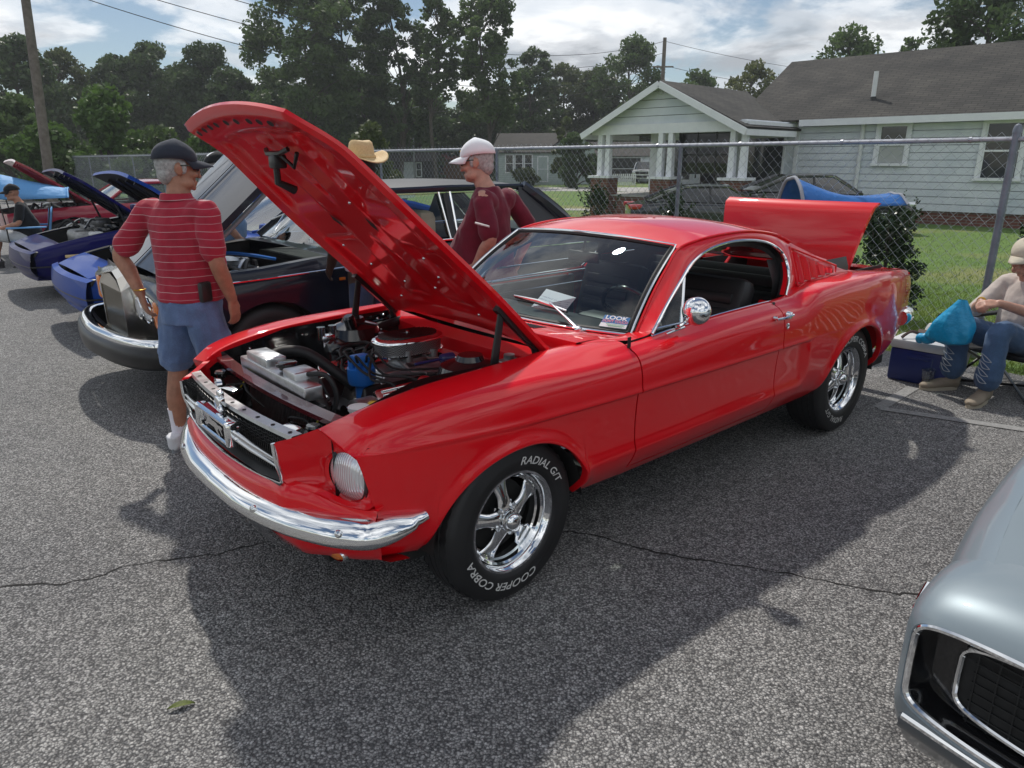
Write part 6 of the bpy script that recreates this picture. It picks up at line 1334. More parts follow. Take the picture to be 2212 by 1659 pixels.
def skinmat(name, col):
    m = mat(name, col, .5, var=.16, vscale=26, bump=.12, bscale=180, bdist=.002); b = m.node_tree.nodes['Principled BSDF']; b.inputs['Subsurface Weight'].default_value = .12; b.inputs['Subsurface Radius'].default_value = (.012, .005, .003); b.inputs['Subsurface Scale'].default_value = 1.0
skinmat('skin_tan', (.36, .17, .105)); skinmat('skin_light', (.46, .25, .18)); skinmat('skin_dark', (.045, .022, .014))
mat('grey_hair', (.36, .36, .35), .6, var=.35, vscale=60, bump=.6, bscale=220, bdist=.004); mat('black_hair', (.008, .007, .007), .6)
def cloth(name, col, var=.12, vscale=14, wr=.5, wscale=9): 
    m = mat(name, col, .85, var=var, vscale=vscale, bump=wr, bscale=wscale, bdist=.02, sheen=.15, spec=.2); return m
cloth('navy_cap', (.030, .036, .052)); cloth('white_cap', (.80, .83, .86), .03, wr=.15); cloth('khaki_cap', (.55, .50, .40), .06); cloth('black_cloth', (.012, .013, .015)); cloth('maroon_shirt', (.13, .010, .026), .15); cloth('cream_knit', (.52, .46, .42), .1); cloth('pale_shirt', (.60, .56, .66), .08); cloth('blue_shirt', (.16, .27, .45), .1); cloth('white_shorts', (.52, .54, .55), .08); cloth('sock_white', (.72, .70, .76), .05); mat('shoe_white', (.62, .63, .66), .5, var=.1); mat('shoe_sole', (.22, .24, .26), .6); mat('shoe_dark', (.03, .028, .03), .6); mat('shoe_tan', (.28, .23, .17), .7, var=.2)
def denim(name, col):
    m = cloth(name, col, .3, 6, .45, 11); t = m.node_tree; b = t.nodes['Principled BSDF']; n = node(m, 'ShaderNodeTexNoise'); n.inputs['Scale'].default_value = 260; tcn = node(m, 'ShaderNodeTexCoord'); t.links.new(tcn.outputs['Object'], n.inputs['Vector'])
    src = b.inputs['Base Color'].links[0].from_socket; mx_ = node(m, 'ShaderNodeMixRGB', blend_type='OVERLAY'); mx_.inputs[0].default_value = .45; t.links.new(src, mx_.inputs[1]); t.links.new(n.outputs[0], mx_.inputs[2]); t.links.new(mx_.outputs[0], b.inputs['Base Color'])
denim('denim_light', (.105, .165, .30)); denim('denim_dark', (.035, .055, .105)); denim('denim_mid', (.07, .13, .24))
sm = cloth('striped_polo', (.36, .022, .045), .14); t_ = sm.node_tree; tcn = node(sm, 'ShaderNodeTexCoord'); spz = node(sm, 'ShaderNodeSeparateXYZ'); t_.links.new(tcn.outputs['Object'], spz.inputs[0])
wn = node(sm, 'ShaderNodeTexNoise'); wn.inputs['Scale'].default_value = 3.5; t_.links.new(tcn.outputs['Object'], wn.inputs['Vector'])
def mth(m, op, a, b=None):
    n = node(m, 'ShaderNodeMath', operation=op)
    for i, q in enumerate((a, b)):
        if q is None: continue
        if isinstance(q, (int, float)): n.inputs[i].default_value = q
        else: m.node_tree.links.new(q, n.inputs[i])
    return n.outputs[0]
zv = mth(sm, 'ADD', spz.outputs[2], mth(sm, 'MULTIPLY', wn.outputs[0], .035)); fr = mth(sm, 'FRACT', mth(sm, 'MULTIPLY', zv, 25.0)); ln = mth(sm, 'LESS_THAN', fr, .085); fr2 = mth(sm, 'FRACT', mth(sm, 'MULTIPLY', zv, 12.5)); dk = mth(sm, 'LESS_THAN', fr2, .5)
mxs = node(sm, 'ShaderNodeMixRGB'); mxs.inputs[1].default_value = (.50, .30, .31, 1); mxs.inputs[2].default_value = (.42, .18, .20, 1); t_.links.new(dk, mxs.inputs[0]); bs = t_.nodes['Principled BSDF']; src = bs.inputs['Base Color'].links[0].from_socket
mxt = node(sm, 'ShaderNodeMixRGB'); t_.links.new(ln, mxt.inputs[0]); t_.links.new(src, mxt.inputs[1]); t_.links.new(mxs.outputs[0], mxt.inputs[2]); t_.links.new(mxt.outputs[0], bs.inputs['Base Color'])
def HR(yaw=0, pitch=0, roll=0): return rotm(0, 0, yaw)@rotm(pitch, 0, 0)@rotm(0, roll, 0)
def shoe(parent, p, yaw, m, sole, ln=.29, hgt=.10):
    R = rotm(0, 0, yaw); mb = MB(); p = np.array(p)
    loft(mb, [(p+R@np.array((0, y*ln, .028+z)), rx, h, R@rotm(R_(90), 0, 0)) for y, rx, h, z in ((-.28, .030, .030, .02), (-.22, .040, .05, .03), (-.05, .042, .055, .036), (.15, .047, .042, .022), (.40, .052, .032, .010), (.60, .044, .026, .006), (.70, .022, .016, .004))], 16)
    mb.tube([p+R@np.array((0, -.04, .06)), p+R@np.array((0, -.05, hgt+.01))], [.046, .045], 14)
    o = remesh(mb, 'shoe', m, parent, .007, 3); sb = MB(); pts = [(R@np.array((x, y*ln, 0)))[:2] for x, y in [(.044*math.sin(a)*(1.12 if math.cos(a) > 0 else .9), .21+.50*math.cos(a)) for a in np.linspace(0, 2*math.pi, 24, endpoint=False)]]
    sb.prism([(q[0], q[1]) for q in pts], .026, p); sb.build('sole', sole, o, 40)
# ---------------------------------------------------------------- man in the striped polo
def standing(root, skin, face_yaw=0, arms=None, legs=None, lean=0, belly=0, hc=None, hpitch=0, sc=1.0, vox=.007, jowl=0, hands=True):
    b = MB(); ly = lean
    loft(b, [((0, 0, .84), .13, .10), ((0, 0, .95), .150, .115), ((0, ly*.2, 1.08), .140, .110), ((0, ly*.5, 1.25), .155, .110), ((0, ly*.8, 1.38), .160, .095), ((0, ly*.95, 1.45), .11, .07), ((0, ly, 1.48), .06, .055)])
    hc = np.array(hc if hc is not None else (0, ly+.03, 1.63)); limb(b, [(0, ly*.95, 1.44), (0, (ly+hc[1])/2, 1.52), (hc[0], hc[1]-.01, hc[2]-.06)], [.068, .060, .058])
    R = HR(face_yaw, hpitch); head(b, hc, R, sc, jowl)
    for s, (hip, knee, ank) in zip((-1, 1), legs):
        limb(b, [hip, ((np.array(hip)+knee)/2+np.array((0, .01, 0))), knee, (np.array(knee)*.55+np.array(ank)*.45+np.array((0, -.018, 0))), ank], [.088, .076, .055, .056, .036])
    for s, (sh, el, wr, hd_, nm_) in zip((-1, 1), arms):
        limb(b, [sh, (np.array(sh)+el)/2, el, (np.array(el)*.6+np.array(wr)*.4), wr], [.056, .050, .043, .043, .029])
        if hands: hand(b, wr, hd_, nm_, s, .45)
    body = remesh(b, 'body', skin, root, vox, 3); return body, hc, R
def tee(root, m, arms, lean=0, belly=0, hem=.90, sleeve=.85, vox=.010, wid=1.0, neck=1.47):
    s = MB(); ly = lean
    loft(s, [((0, .01, hem), .178*wid, .140+belly*.3), ((0, .02+belly*.35+ly*.1, hem+.06), .184*wid, .146+belly*.55), ((0, .02+belly*.5+ly*.25, 1.08), .180*wid, .145+belly*.7), ((0, .015+belly*.25+ly*.5, 1.22), .184*wid, .138+belly*.3), ((0, ly*.75, 1.34), .188*wid, .122), ((0, ly*.88, 1.41), .165*wid, .104), ((0, ly*.95, 1.455), .115, .082), ((0, ly, neck+.01), .074, .068)], 26)
    for (sh, el, wr, _, _) in arms:
        sh, el = np.array(sh), np.array(el); e = sh+(el-sh)*sleeve; c0 = sh*np.array((.55, 1, 1))
        limb(s, [c0+np.array((0, 0, -.035)), sh+np.array((0, 0, -.012)), sh+(e-sh)*.5, e], [.074, .066, .066, .068])
    return wrinkle(remesh(s, 'shirt', m, root, vox, 3), .011, 8, 6, hem*31)
rm = empty('person', (-1.81, 3.96, 0), -.38, 'man in red striped polo, denim shorts and navy cap seen from behind', 'person')
arms = [((-.200, 0, 1.415), (-.385, -.07, 1.165), (-.265, -.085, .955), (.10, .10, -.95), (.5, 1, 0)), ((.200, 0, 1.415), (.262, -.03, 1.15), (.262, .05, .93), (0, .12, -1), (-1, 0, 0))]
legs = [(np.array((-.095, 0, .90)), np.array((-.17, .01, .50)), np.array((-.20, -.02, .10))), (np.array((.095, 0, .90)), np.array((.15, .03, .50)), np.array((.17, .0, .10)))]
_, hc, R = standing(rm, 'skin_tan', -.60, arms, legs, .02, .04, (0.0, .05, 1.635), -.10, 1.0, .0065)
tee(rm, 'striped_polo', arms, .02, .05, .925, .80, .008, 1.10)
s = MB(); loft(s, [((0, 0, .80), .180, .140), ((0, .005, .90), .192, .148), ((0, .01, .975), .180, .142)], 24)
for k, (h, kn, an) in zip((-1, 1), legs): limb(s, [(k*.092, 0, .86), (k*.115, .005, .72), (kn[0]*.98, .008, .575)], [.104, .106, .104])
sh_ = wrinkle(remesh(s, 'denim_shorts', 'denim_light', rm, .008, 2), .012, 10, 7, 3)
MB().rbox((.185, -.06, .985), (.035, .075, .11), .012).build('phone_pouch', 'black_vinyl', rm)
hair(rm, hc, R, 1.0, 'grey_hair'); cap(rm, hc+R@np.array((0, 0, .012)), R, 1.04, 'navy_cap'); shades(rm, hc, R, 1)
col_ = MB(); col_.grid(np.array([[(r*math.cos(a), .012+r*.92*math.sin(a), z) for r, z in ((.080, 1.455), (.074, 1.495), (.080, 1.498), (.092, 1.462))] for a in np.linspace(0, 2*math.pi, 30)])); col_.build('collar', 'striped_polo', rm)
for k, (h, kn, an) in zip((-1, 1), legs):
    sk = MB().tube([an+np.array((0, 0, -.03)), an+np.array((0, .0, .06)), an+np.array((-k*.006, -.004, .16))], [.046, .044, .050], 16); sk.build('sock', 'sock_white', rm); shoe(rm, (an[0], an[1]-.01, 0), k*-.25, 'shoe_white', 'shoe_sole')
MB().tube([np.array((-.265, -.085, .975))+.030*np.array((math.cos(a), math.sin(a), 0)) for a in np.linspace(0, 2*math.pi, 16, endpoint=False)], .004, 6, closed=True).build('bracelet', 'gold', rm)
# ---------------------------------------------------------------- man in maroon tee and white cap
wm = empty('person', (-.13, 5.02, 0), 1.15, 'man in maroon tee and white cap facing left behind the red fastback', 'person')
arms = [((-.205, -.03, 1.42), (-.285, -.12, 1.17), (-.225, .02, .98), (.2, .6, -.7), (1, 0, 0)), ((.205, -.03, 1.42), (.30, -.16, 1.18), (.22, -.10, .98), (-.3, .4, -.9), (-1, 0, 0))]
legs = [(np.array((-.095, 0, .90)), np.array((-.11, .02, .50)), np.array((-.12, -.02, .10))), (np.array((.095, 0, .90)), np.array((.11, .02, .50)), np.array((.12, -.02, .10)))]
_, hc, R = standing(wm, 'skin_light', .25, arms, legs, .03, .08, (0, .115, 1.655), -.16, 1.05, .007, 1)
tee(wm, 'maroon_shirt', arms, .03, .12, .88, .86, .009, 1.14, 1.475)
s = MB(); loft(s, [((0, 0, .80), .17, .14), ((0, .01, .93), .18, .15)], 20)
for k, (h, kn, an) in zip((-1, 1), legs): limb(s, [(k*.09, 0, .84), (kn[0], .02, .5), (an[0], -.02, .10)], [.10, .085, .075])
wrinkle(remesh(s, 'trousers', 'denim_dark', wm, .012, 2), .01); hair(wm, hc, R, 1.05, 'grey_hair'); cap(wm, hc+R@np.array((0, 0, .012)), R, 1.10, 'white_cap', name='cap'); shades(wm, hc, R, 1.05)
MB().rbox(hc+R@np.array((0, .098, .075)), (.03, .006, .016), .003, R).build('cap_emblem', 'gold', wm)
MB().tube([(-.352, -.145, 1.255), (-.350, -.045, 1.275)], .007, 6).build('sleeve_mark', 'white_letter', wm)
for k, (h, kn, an) in zip((-1, 1), legs): shoe(wm, (an[0], an[1], 0), 0, 'shoe_dark', 'shoe_sole')
# ---------------------------------------------------------------- person in the straw hat
hp = empty('person', (-1.00, 5.08, 0), .75, 'person in straw cowboy hat and jeans behind the raised red hood', 'person')
arms = [((-.19, 0, 1.40), (-.27, -.02, 1.13), (-.25, .12, .95), (.1, .6, -.6), (1, 0, 0)), ((.19, 0, 1.40), (.27, -.02, 1.13), (.25, .12, .95), (-.1, .6, -.6), (-1, 0, 0))]
legs = [(np.array((-.09, 0, .90)), np.array((-.10, .01, .50)), np.array((-.11, -.02, .10))), (np.array((.09, 0, .90)), np.array((.10, .01, .50)), np.array((.11, -.02, .10)))]
_, hc, R = standing(hp, 'skin_dark', 0, arms, legs, .01, 0, (0, .04, 1.62), 0, 1.0, .010); tee(hp, 'pale_shirt', arms, .01, .02, .92, 1.1, .012)
s = MB(); loft(s, [((0, 0, .80), .158, .13), ((0, 0, .97), .160, .128)], 20)
for k, (h, kn, an) in zip((-1, 1), legs): limb(s, [(k*.085, 0, .84), (kn[0], .01, .5), (an[0], -.02, .09)], [.092, .075, .070])
remesh(s, 'jeans', 'denim_dark', hp, .011, 2); MB().tube([(.162*math.cos(a), .130*math.sin(a), .965) for a in np.linspace(0, 2*math.pi, 30, endpoint=False)], .016, 6, closed=True).build('belt', 'black_vinyl', hp)
hair(hp, hc, R, 1.03, 'black_hair', -.12); noisy('straw', (.52, .36, .17), (.66, .49, .26), 90, .7, bump=.5, bscale=160, bdist=.004)
hm_ = []
for r, z in ((.085, .19), (.05, .185), (.0, .180)): pass
prof = [(.185, .045), (.17, .048), (.14, .047), (.11, .050), (.096, .060), (.094, .085), (.090, .125), (.082, .158), (.066, .172), (.035, .168), (.0, .160)]
for a in np.linspace(0, 2*math.pi, 44, endpoint=False):
    rw = []
    for r, z in prof:
        up = .062*math.cos(a)**2*max(0, (r-.10)/.085) if r > .10 else 0; dip = -.03*(1-abs(math.cos(a)))*max(0, (z-.12)/.05) if z > .12 else 0
        rw.append(hc+np.array((r*math.cos(a)*(.86 if r < .1 else .92), r*1.12*math.sin(a)-.01, z+up-.018*abs(math.sin(a))*max(0, (r-.1)/.08)+dip*.3)))
    hm_.append(rw)
ht = MB().grid(np.array(hm_), cu=True).build('straw_hat', 'straw', hp, 50, solid=.005)
MB().tube([hc+np.array((.0845*math.cos(a), .108*math.sin(a)-.01, .066)) for a in np.linspace(0, 2*math.pi, 30, endpoint=False)], .008, 6, closed=True, flat=1.4).build('hat_band', 'straw', ht)
for k, (h, kn, an) in zip((-1, 1), legs): shoe(hp, (an[0], an[1], 0), 0, 'shoe_dark', 'shoe_sole')
# ---------------------------------------------------------------- man behind the navy saloon's bonnet
cm_ = empty('person', (-2.78, 7.0, 0), -1.1, 'man in white and black cap behind the raised navy bonnet', 'person')
_, hc, R = standing(cm_, 'skin_light', .3, arms, legs, .01, .03, (0, .04, 1.60), -.05, 1.0, .011); tee(cm_, 'blue_shirt', arms, .01, .05, .90, .85, .013)
s = MB(); loft(s, [((0, 0, .80), .16, .13), ((0, 0, .96), .162, .13)], 18)
for k, (h, kn, an) in zip((-1, 1), legs): limb(s, [(k*.088, 0, .84), (kn[0], .01, .5), (an[0], -.02, .09)], [.094, .08, .07])
remesh(s, 'trousers', 'black_cloth', cm_, .013, 2); hair(cm_, hc, R, 1, 'grey_hair'); cp_ = cap(cm_, hc+R@np.array((0, 0, .012)), R, 1.08, 'black_cloth', 'black_cloth')
MB().grid(np.array([[hc+R@np.array((.096*math.cos(q)*math.cos(a), .118*math.cos(a)*math.sin(q)-.014, .032+.105*math.sin(a)**.85)) for a in np.linspace(0, 1.35, 8)] for q in np.linspace(3.3, 6.1, 18)])).build('cap_mesh', 'white_cap', cp_); shades(cm_, hc, R, 1)
for k, (h, kn, an) in zip((-1, 1), legs): shoe(cm_, (an[0], an[1], 0), 0, 'shoe_dark', 'shoe_sole')
# ---------------------------------------------------------------- seated people
def seated(root, skin, shirt, legm, hc, sh, hip, knees, anks, elb, wri, hdir, hn, R, sleeve, long_legs, vox=.007, belly=.04, jowl=0):
    b = MB(); hip = np.array(hip, float); sh = np.array(sh, float); ax = sh-hip; ang = math.atan2(-ax[1], ax[2]); Rt = rotm(ang, 0, 0)
    sec = lambda t, rx, ry: (hip+ax*t, rx, ry, Rt)
    loft(b, [sec(-.10, .12, .09), sec(.1, .15, .115), sec(.5, .145, .115), sec(.85, .15, .09), sec(1.02, .10, .07), sec(1.1, .06, .055)])
    limb(b, [hip+ax*1.0, (hip+ax*1.08+hc)/2-np.array((0, 0, .02)), np.array(hc)-np.array((0, .01, .05))], [.066, .058, .056]); head(b, hc, R, .97, jowl)
    for s in (0, 1):
        k = (-1, 1)[s]; limb(b, [hip+np.array((k*.09, .03, .0)), (hip+np.array((k*.09, .03, 0))+knees[s])/2, knees[s], np.array(knees[s])*.6+np.array(anks[s])*.4+np.array((0, -.02, 0)), anks[s]], [.085, .078, .056, .054, .036])
        S_ = sh+np.array((k*.175, 0, -.02)); limb(b, [S_, (S_+elb[s])/2, elb[s], np.array(elb[s])*.6+np.array(wri[s])*.4, wri[s]], [.052, .047, .041, .040, .028]); hand(b, wri[s], hdir[s], hn[s], k, .75, .95)
    remesh(b, 'body', skin, root, vox, 3)
    t = MB(); loft(t, [sec(-.02, .17, .145+belly), sec(.2, .178, .15+belly), sec(.45, .172, .145+belly*.8), sec(.75, .178, .125), sec(.93, .15, .10), sec(1.03, .10, .078), sec(1.08, .075, .066)], 24)
    for s in (0, 1):
        k = (-1, 1)[s]; S_ = sh+np.array((k*.175, 0, -.02)); e = np.array(elb[s]); w_ = np.array(wri[s])
        if sleeve > 1: limb(t, [sh+np.array((k*.09, 0, -.02)), S_, (S_+e)/2, e, e+(w_-e)*(sleeve-1)], [.07, .066, .062, .056, .054])
        else: limb(t, [sh+np.array((k*.09, 0, -.02)), S_, S_+(e-S_)*sleeve], [.075, .07, .064])
    wrinkle(remesh(t, 'shirt', shirt, root, vox+.002, 3), .010, 9, 7, 5)
    p_ = MB(); loft(p_, [sec(-.14, .15, .12), sec(.05, .172, .14), sec(.12, .165, .135)], 20)
    for s in (0, 1):
        k = (-1, 1)[s]; a = hip+np.array((k*.09, .02, 0)); kn, an = np.array(knees[s]), np.array(anks[s])
        limb(p_, [a, (a+kn)/2, kn, kn*.55+an*.45, kn*.12+an*.88], [.102, .095, .078, .074, .088]) if long_legs else limb(p_, [a, (a+kn)/2, a+(kn-a)*.85], [.102, .100, .098])
    wrinkle(remesh(p_, 'jeans' if long_legs else 'shorts', legm, root, vox+.002, 3), .009, 9, 9, 2)
wo = empty('person', (3.76, 5.12, 0), 1.95, 'seated woman in cream knit top and khaki cap holding a blue bag', 'person')
# local frame: forward = +y
hcw = np.array((0.02, .10, .985)); Rw = HR(.15, -.28)
kn = [np.array((-.13, .44, .50)), np.array((.13, .47, .48))]; an = [np.array((-.15, .50, .12)), np.array((.17, .44, .12))]
el = [np.array((-.26, .17, .60)), np.array((.24, .20, .58))]; wr_ = [np.array((-.09, .45, .70)), np.array((.03, .46, .69))]
seated(wo, 'skin_light', 'cream_knit', 'denim_mid', hcw, (0, .02, .79), (0, .0, .36), kn, an, el, wr_, [(.55, .85, -.1), (-.55, .85, -.1)], [(.5, -.2, -.8), (-.5, -.2, -.8)], Rw, 1.25, True, .006, .03)
cap(wo, hcw+Rw@np.array((0, 0, .012)), Rw, 1.03, 'khaki_cap'); shades(wo, hcw, Rw, .97); hair(wo, hcw, Rw, .96, 'brown_hair' if 'brown_hair' in MAT else 'grey_hair', -.09)
for s in (0, 1): shoe(wo, (an[s][0], an[s][1]+.02, 0), (.25, -.35)[s], 'shoe_tan', 'sole_cream' if 'sole_cream' in MAT else 'shoe_sole')
MB().tube([wr_[1]+np.array((.03*math.cos(a), .0, .03*math.sin(a))) for a in np.linspace(0, 2*math.pi, 16, endpoint=False)], .007, 6, closed=True).build('wrist_watch', 'gold', wo)
mat('embroidery', (.40, .45, .5), .7)
eb_ = MB()
for s in (0, 1):
    for k in range(4):
        c_ = kn[s]+(an[s]-kn[s])*(.45+.13*k)+np.array((.0, .080, 0)); eb_.tube(crv([c_+np.array((-.045, 0, -.02)), c_+np.array((-.01, .012, .012)), c_+np.array((.04, .0, .03))], 8), .003, 4); eb_.tube(crv([c_+np.array((-.045, 0, -.02)), c_+np.array((.0, .01, -.018)), c_+np.array((.04, .0, .03))], 8), .003, 4)
eb_.build('embroidery', 'embroidery', wo)
sm_ = empty('person', (-7.98, 12.0, 0), 2.05, 'seated man in black polo, light shorts and dark cap under the blue canopy', 'person')
hcs = np.array((0, .12, 1.17)); Rs = HR(.2, -.15); kn = [np.array((-.16, .46, .52)), np.array((.18, .44, .52))]; an = [np.array((-.18, .48, .10)), np.array((.16, .55, .10))]; el = [np.array((-.28, .08, .70)), np.array((.30, .10, .70))]; wr_ = [np.array((-.12, .34, .62)), np.array((.26, .34, .60))]
seated(sm_, 'skin_tan', 'black_cloth', 'white_shorts', hcs, (0, .03, .97), (0, 0, .44), kn, an, el, wr_, [(.4, .9, .1), (-.1, .9, -.3)], [(1, 0, -.3), (-.2, 0, -1)], Rs, .75, False, .010, .05)
cap(sm_, hcs+Rs@np.array((0, 0, .012)), Rs, 1.05, 'black_cloth'); shades(sm_, hcs, Rs, 1)
for s in (0, 1): shoe(sm_, (an[s][0], an[s][1], 0), 0, 'shoe_dark', 'shoe_dark'); MB().tube([an[s], an[s]+np.array((0, 0, .06))], [.044, .046], 12).build('sock', 'sock_white', sm_)
MB().lathe([(.035, 0), (.038, .10), (.036, .105), (0, .105)], 16, (.0, .40, .60)).build('drink_can', 'black_gloss', sm_)
# ================================================================ trees and shrubs
leafmat('leaf_dark', (.065, .105, .036), .45, .40, .6); leafmat('leaf_mid', (.085, .135, .042), .45, .45, .6); leafmat('leaf_olive', (.080, .105, .034), .4, .35, .7); leafmat('leaf_bright', (.085, .155, .034), .4, .38, .8); leafmat('leaf_pale', (.12, .14, .045), .35, .38, .9); leafmat('leaf_holly', (.018, .040, .012), .4, .12, 9, .22)
noisy('bark', (.05, .042, .034), (.11, .095, .08), 6, .95, bump=.6, bscale=30, bdist=.03)
def quads(C, size, g, up=.3, asp=.7):
    n = len(C); d = g.normal(size=(n, 3)); d[:, 2] += up; d /= np.linalg.norm(d, axis=1)[:, None]; a = np.cross(d, g.normal(size=(n, 3))); a /= np.linalg.norm(a, axis=1)[:, None]; b = np.cross(d, a)
    s = (size*g.uniform(.55, 1.25, n))[:, None]; a = a*s; b = b*s*asp
    return np.stack([C-a, C-b*.9+a*.1, C+a, C+b*.9+a*.1], 1).reshape(-1, 3)
def cloud(cen, rad, n, size, g, flat=.75):
    w_ = np.asarray(rad)**2; k = g.choice(len(cen), n, p=w_/w_.sum()); d = g.normal(size=(n, 3)); d /= np.linalg.norm(d, axis=1)[:, None]; r = g.uniform(0, 1, n)**.45
    return quads(np.asarray(cen)[k]+d*(r*np.asarray(rad)[k])[:, None]*np.array((1, 1, flat)), size, g)
def tree(name, label, base, h, wd, m, n, size, seed, lo=.25, style='round', trunk=.2, K=100, grp='trees beyond the fence', cr=.18, bare=0):
    g = np.random.default_rng(seed); root = empty(name, base, g.uniform(0, 6), label, 'tree', grp); R = wd/2
    T = crv([(0, 0, 0), (g.normal()*.02*h, g.normal()*.02*h, h*.35), (g.normal()*.03*h, g.normal()*.03*h, h*.7), (g.normal()*.03*h, g.normal()*.03*h, h*.95)], 14); tb = MB().tube(T, np.linspace(trunk, trunk*.12, 14), 8)
    cen, rad = [], []
    for i in range(K):
        t = lo+(1-lo)*(i+g.uniform())/K; q = (t-lo)/(1-lo)
        if style == 'round': rr = R*math.sqrt(max(.05, 1-(2*q-.9)**2*.9))
        elif style == 'tall': rr = R*(.45+.55*math.sin(math.pi*min(1, q*.9+.12)))
        elif style == 'dome': rr = R*math.sqrt(max(.04, 1-q**2.2))
        else: rr = R*(1-q)**.7*.9+.12*R
        a = g.uniform(0, 6.283); u = math.sqrt(g.uniform(.05, 1)); i_ = min(13, int(t/.95*13)); c = T[i_]+np.array((rr*u*math.cos(a), rr*u*math.sin(a), 0)); c[2] = t*h*.97
        cen.append(c); rad.append(R*cr*g.uniform(.65, 1.35)+.12)
        if i % 3 == 0:
            j = max(1, i_-2); tb.tube(crv([T[j], (T[j]+c)/2+np.array((0, 0, .06*h*g.uniform(-.3, 1))), c], 5), np.linspace(trunk*.34*(1-.5*t), .02, 5), 5)
    tb.build('trunk', 'bark', root); V = cloud(cen, rad, n, size, g); cr_ = link('crown', fast_mesh('crown', V, 4, m), root); return root
K_ = 1.35
TR = [('a', -28.6, 45, 9.6, 6.0, 'leaf_dark', 9000, .20, .12, 'dome', 'dark tree at the far left edge behind the utility pole'), ('b', -29.4, 50, 9.7, 4.4, 'leaf_olive', 5200, .17, .25, 'tall', 'airy pale tree just right of the utility pole'), ('c', -26.7, 52, 9.3, 6.2, 'leaf_dark', 9500, .20, .08, 'dome', 'dark tree forming the left shoulder of the domed grove'), ('d', -24.9, 54, 10.5, 6.4, 'leaf_dark', 10500, .20, .1, 'round', 'tallest dark tree in the domed grove at left'), ('e', -20.9, 52, 10.1, 6.4, 'leaf_dark', 10500, .20, .08, 'dome', 'dark tree forming the right half of the domed grove'), ('f', -18.0, 50, 8.2, 4.8, 'leaf_dark', 7500, .20, .08, 'dome', 'lower dark tree where the domed grove slopes down to the right'),
      ('g', -12.3, 46, 12.0, 6.8, 'leaf_mid', 10500, .19, .22, 'round', 'broad tall oak left of the tall tree group above the red hood'), ('h', -9.9, 50, 12.4, 6.0, 'leaf_mid', 9500, .19, .2, 'tall', 'tall leafy tree in the middle of the group above the red hood'), ('i', -7.2, 48, 12.1, 4.8, 'leaf_dark', 7500, .19, .22, 'tall', 'dark tall tree left of the thin bare trunked pine'), ('j', -4.7, 47, 11.8, 2.6, 'leaf_mid', 2600, .18, .45, 'tall', 'thin tall pine with bare leaning trunk'), ('k', -1.5, 46, 11.6, 4.4, 'leaf_mid', 7000, .18, .33, 'tall', 'tall tree with straight dark trunk right of the pine'),
      ('l', -16.0, 53, 7.4, 7.0, 'leaf_dark', 8000, .21, .05, 'dome', 'dark low tree behind the tip of the raised red hood'), ('m', -13.4, 55, 7.0, 6.5, 'leaf_mid', 8000, .2, .05, 'dome', 'green low tree below the broad tall oak'), ('n', -10.2, 56, 7.2, 6.5, 'leaf_dark', 8000, .21, .05, 'dome', 'dark low tree behind the straw hat'), ('o', -6.8, 57, 6.6, 6.2, 'leaf_mid', 7500, .2, .05, 'dome', 'low tree below the thin pine'), ('o2', -2.6, 58, 6.2, 6.0, 'leaf_dark', 7000, .2, .05, 'dome', 'low dark tree behind the white cap'),
      ('p', 1.7, 60, 9.7, 4.8, 'leaf_dark', 6000, .2, .1, 'tall', 'dark pointed tree right of the tall straight trunk'), ('q', 4.4, 66, 9.3, 5.8, 'leaf_olive', 6500, .2, .08, 'round', 'olive tree above the cream house'), ('r', 7.2, 64, 8.4, 6.2, 'leaf_olive', 6500, .2, .08, 'dome', 'olive green tree left of the porch gable'), ('s', 9.2, 60, 10.5, 5.8, 'leaf_mid', 6000, .19, .2, 'round', 'tall airy tree just left of the porch gable peak')]
for i, (k, x, y, h, wd, m, n, sz, lo, st, lb) in enumerate(TR):
    h = h*.87 if k in 'abcdef' else h; tree('broadleaf_tree', lb, (x*K_, y*K_, -.45), h*K_, wd*K_, m, int(n*2.0), sz*K_*.70, 100+i, lo, st, .17*K_ if k not in 'jk' else .15*K_)
for i, (x, y, h, wd, m, n, sz, lo, st, lb) in enumerate([(19.9, 80, 10.8, 6.5, 'leaf_mid', 4000, .25, .1, 'dome', 'dark tree just above the porch roof ridge'), (21.3, 68, 10.2, 5.6, 'leaf_pale', 4500, .2, .1, 'round', 'pale green tree at the left end of the main roof'), (25.8, 60, 11.4, 8.0, 'leaf_mid', 6500, .2, .12, 'dome', 'treetop showing above the middle of the main roof'), (30.8, 60, 11.1, 3.2, 'leaf_mid', 2500, .2, .12, 'tall', 'small treetop showing right of the middle one over the roof'), (24.2, 40, 10.9, 7.6, 'leaf_dark', 11000, .17, .2, 'round', 'dark pine rising over the right end of the house roof')]): tree('broadleaf_tree', lb, (x, y, -.45), h, wd, m, n, sz, 140+i, lo, st, .25)
def shrub(label, base, h, wd, m, n, size, seed, K=26, grp='shrubs beyond the fence', flat=.8, name='shrub'):
    g = np.random.default_rng(seed); root = empty(name, base, 0, label, 'shrub', grp); cen, rad = [], []; st = MB()
    for i in range(K):
        a = g.uniform(0, 6.283); t = g.uniform(0, 1); rr = wd/2*math.sqrt(max(.08, 1-t**2))*math.sqrt(g.uniform(0, 1)); c = np.array((rr*math.cos(a), rr*math.sin(a), h*(.10+.80*t))); cen.append(c); rad.append(wd*.13*g.uniform(.6, 1.4)); 
        if i % 3 == 0: st.tube(crv([(0, 0, 0), c*np.array((.4, .4, .6)), c], 5), np.linspace(.02*wd, .004*wd, 5), 5)
    st.build('stem', 'bark', root); link('foliage', fast_mesh('foliage', cloud(cen, rad, n, size, g, flat), 4, m), root); return root
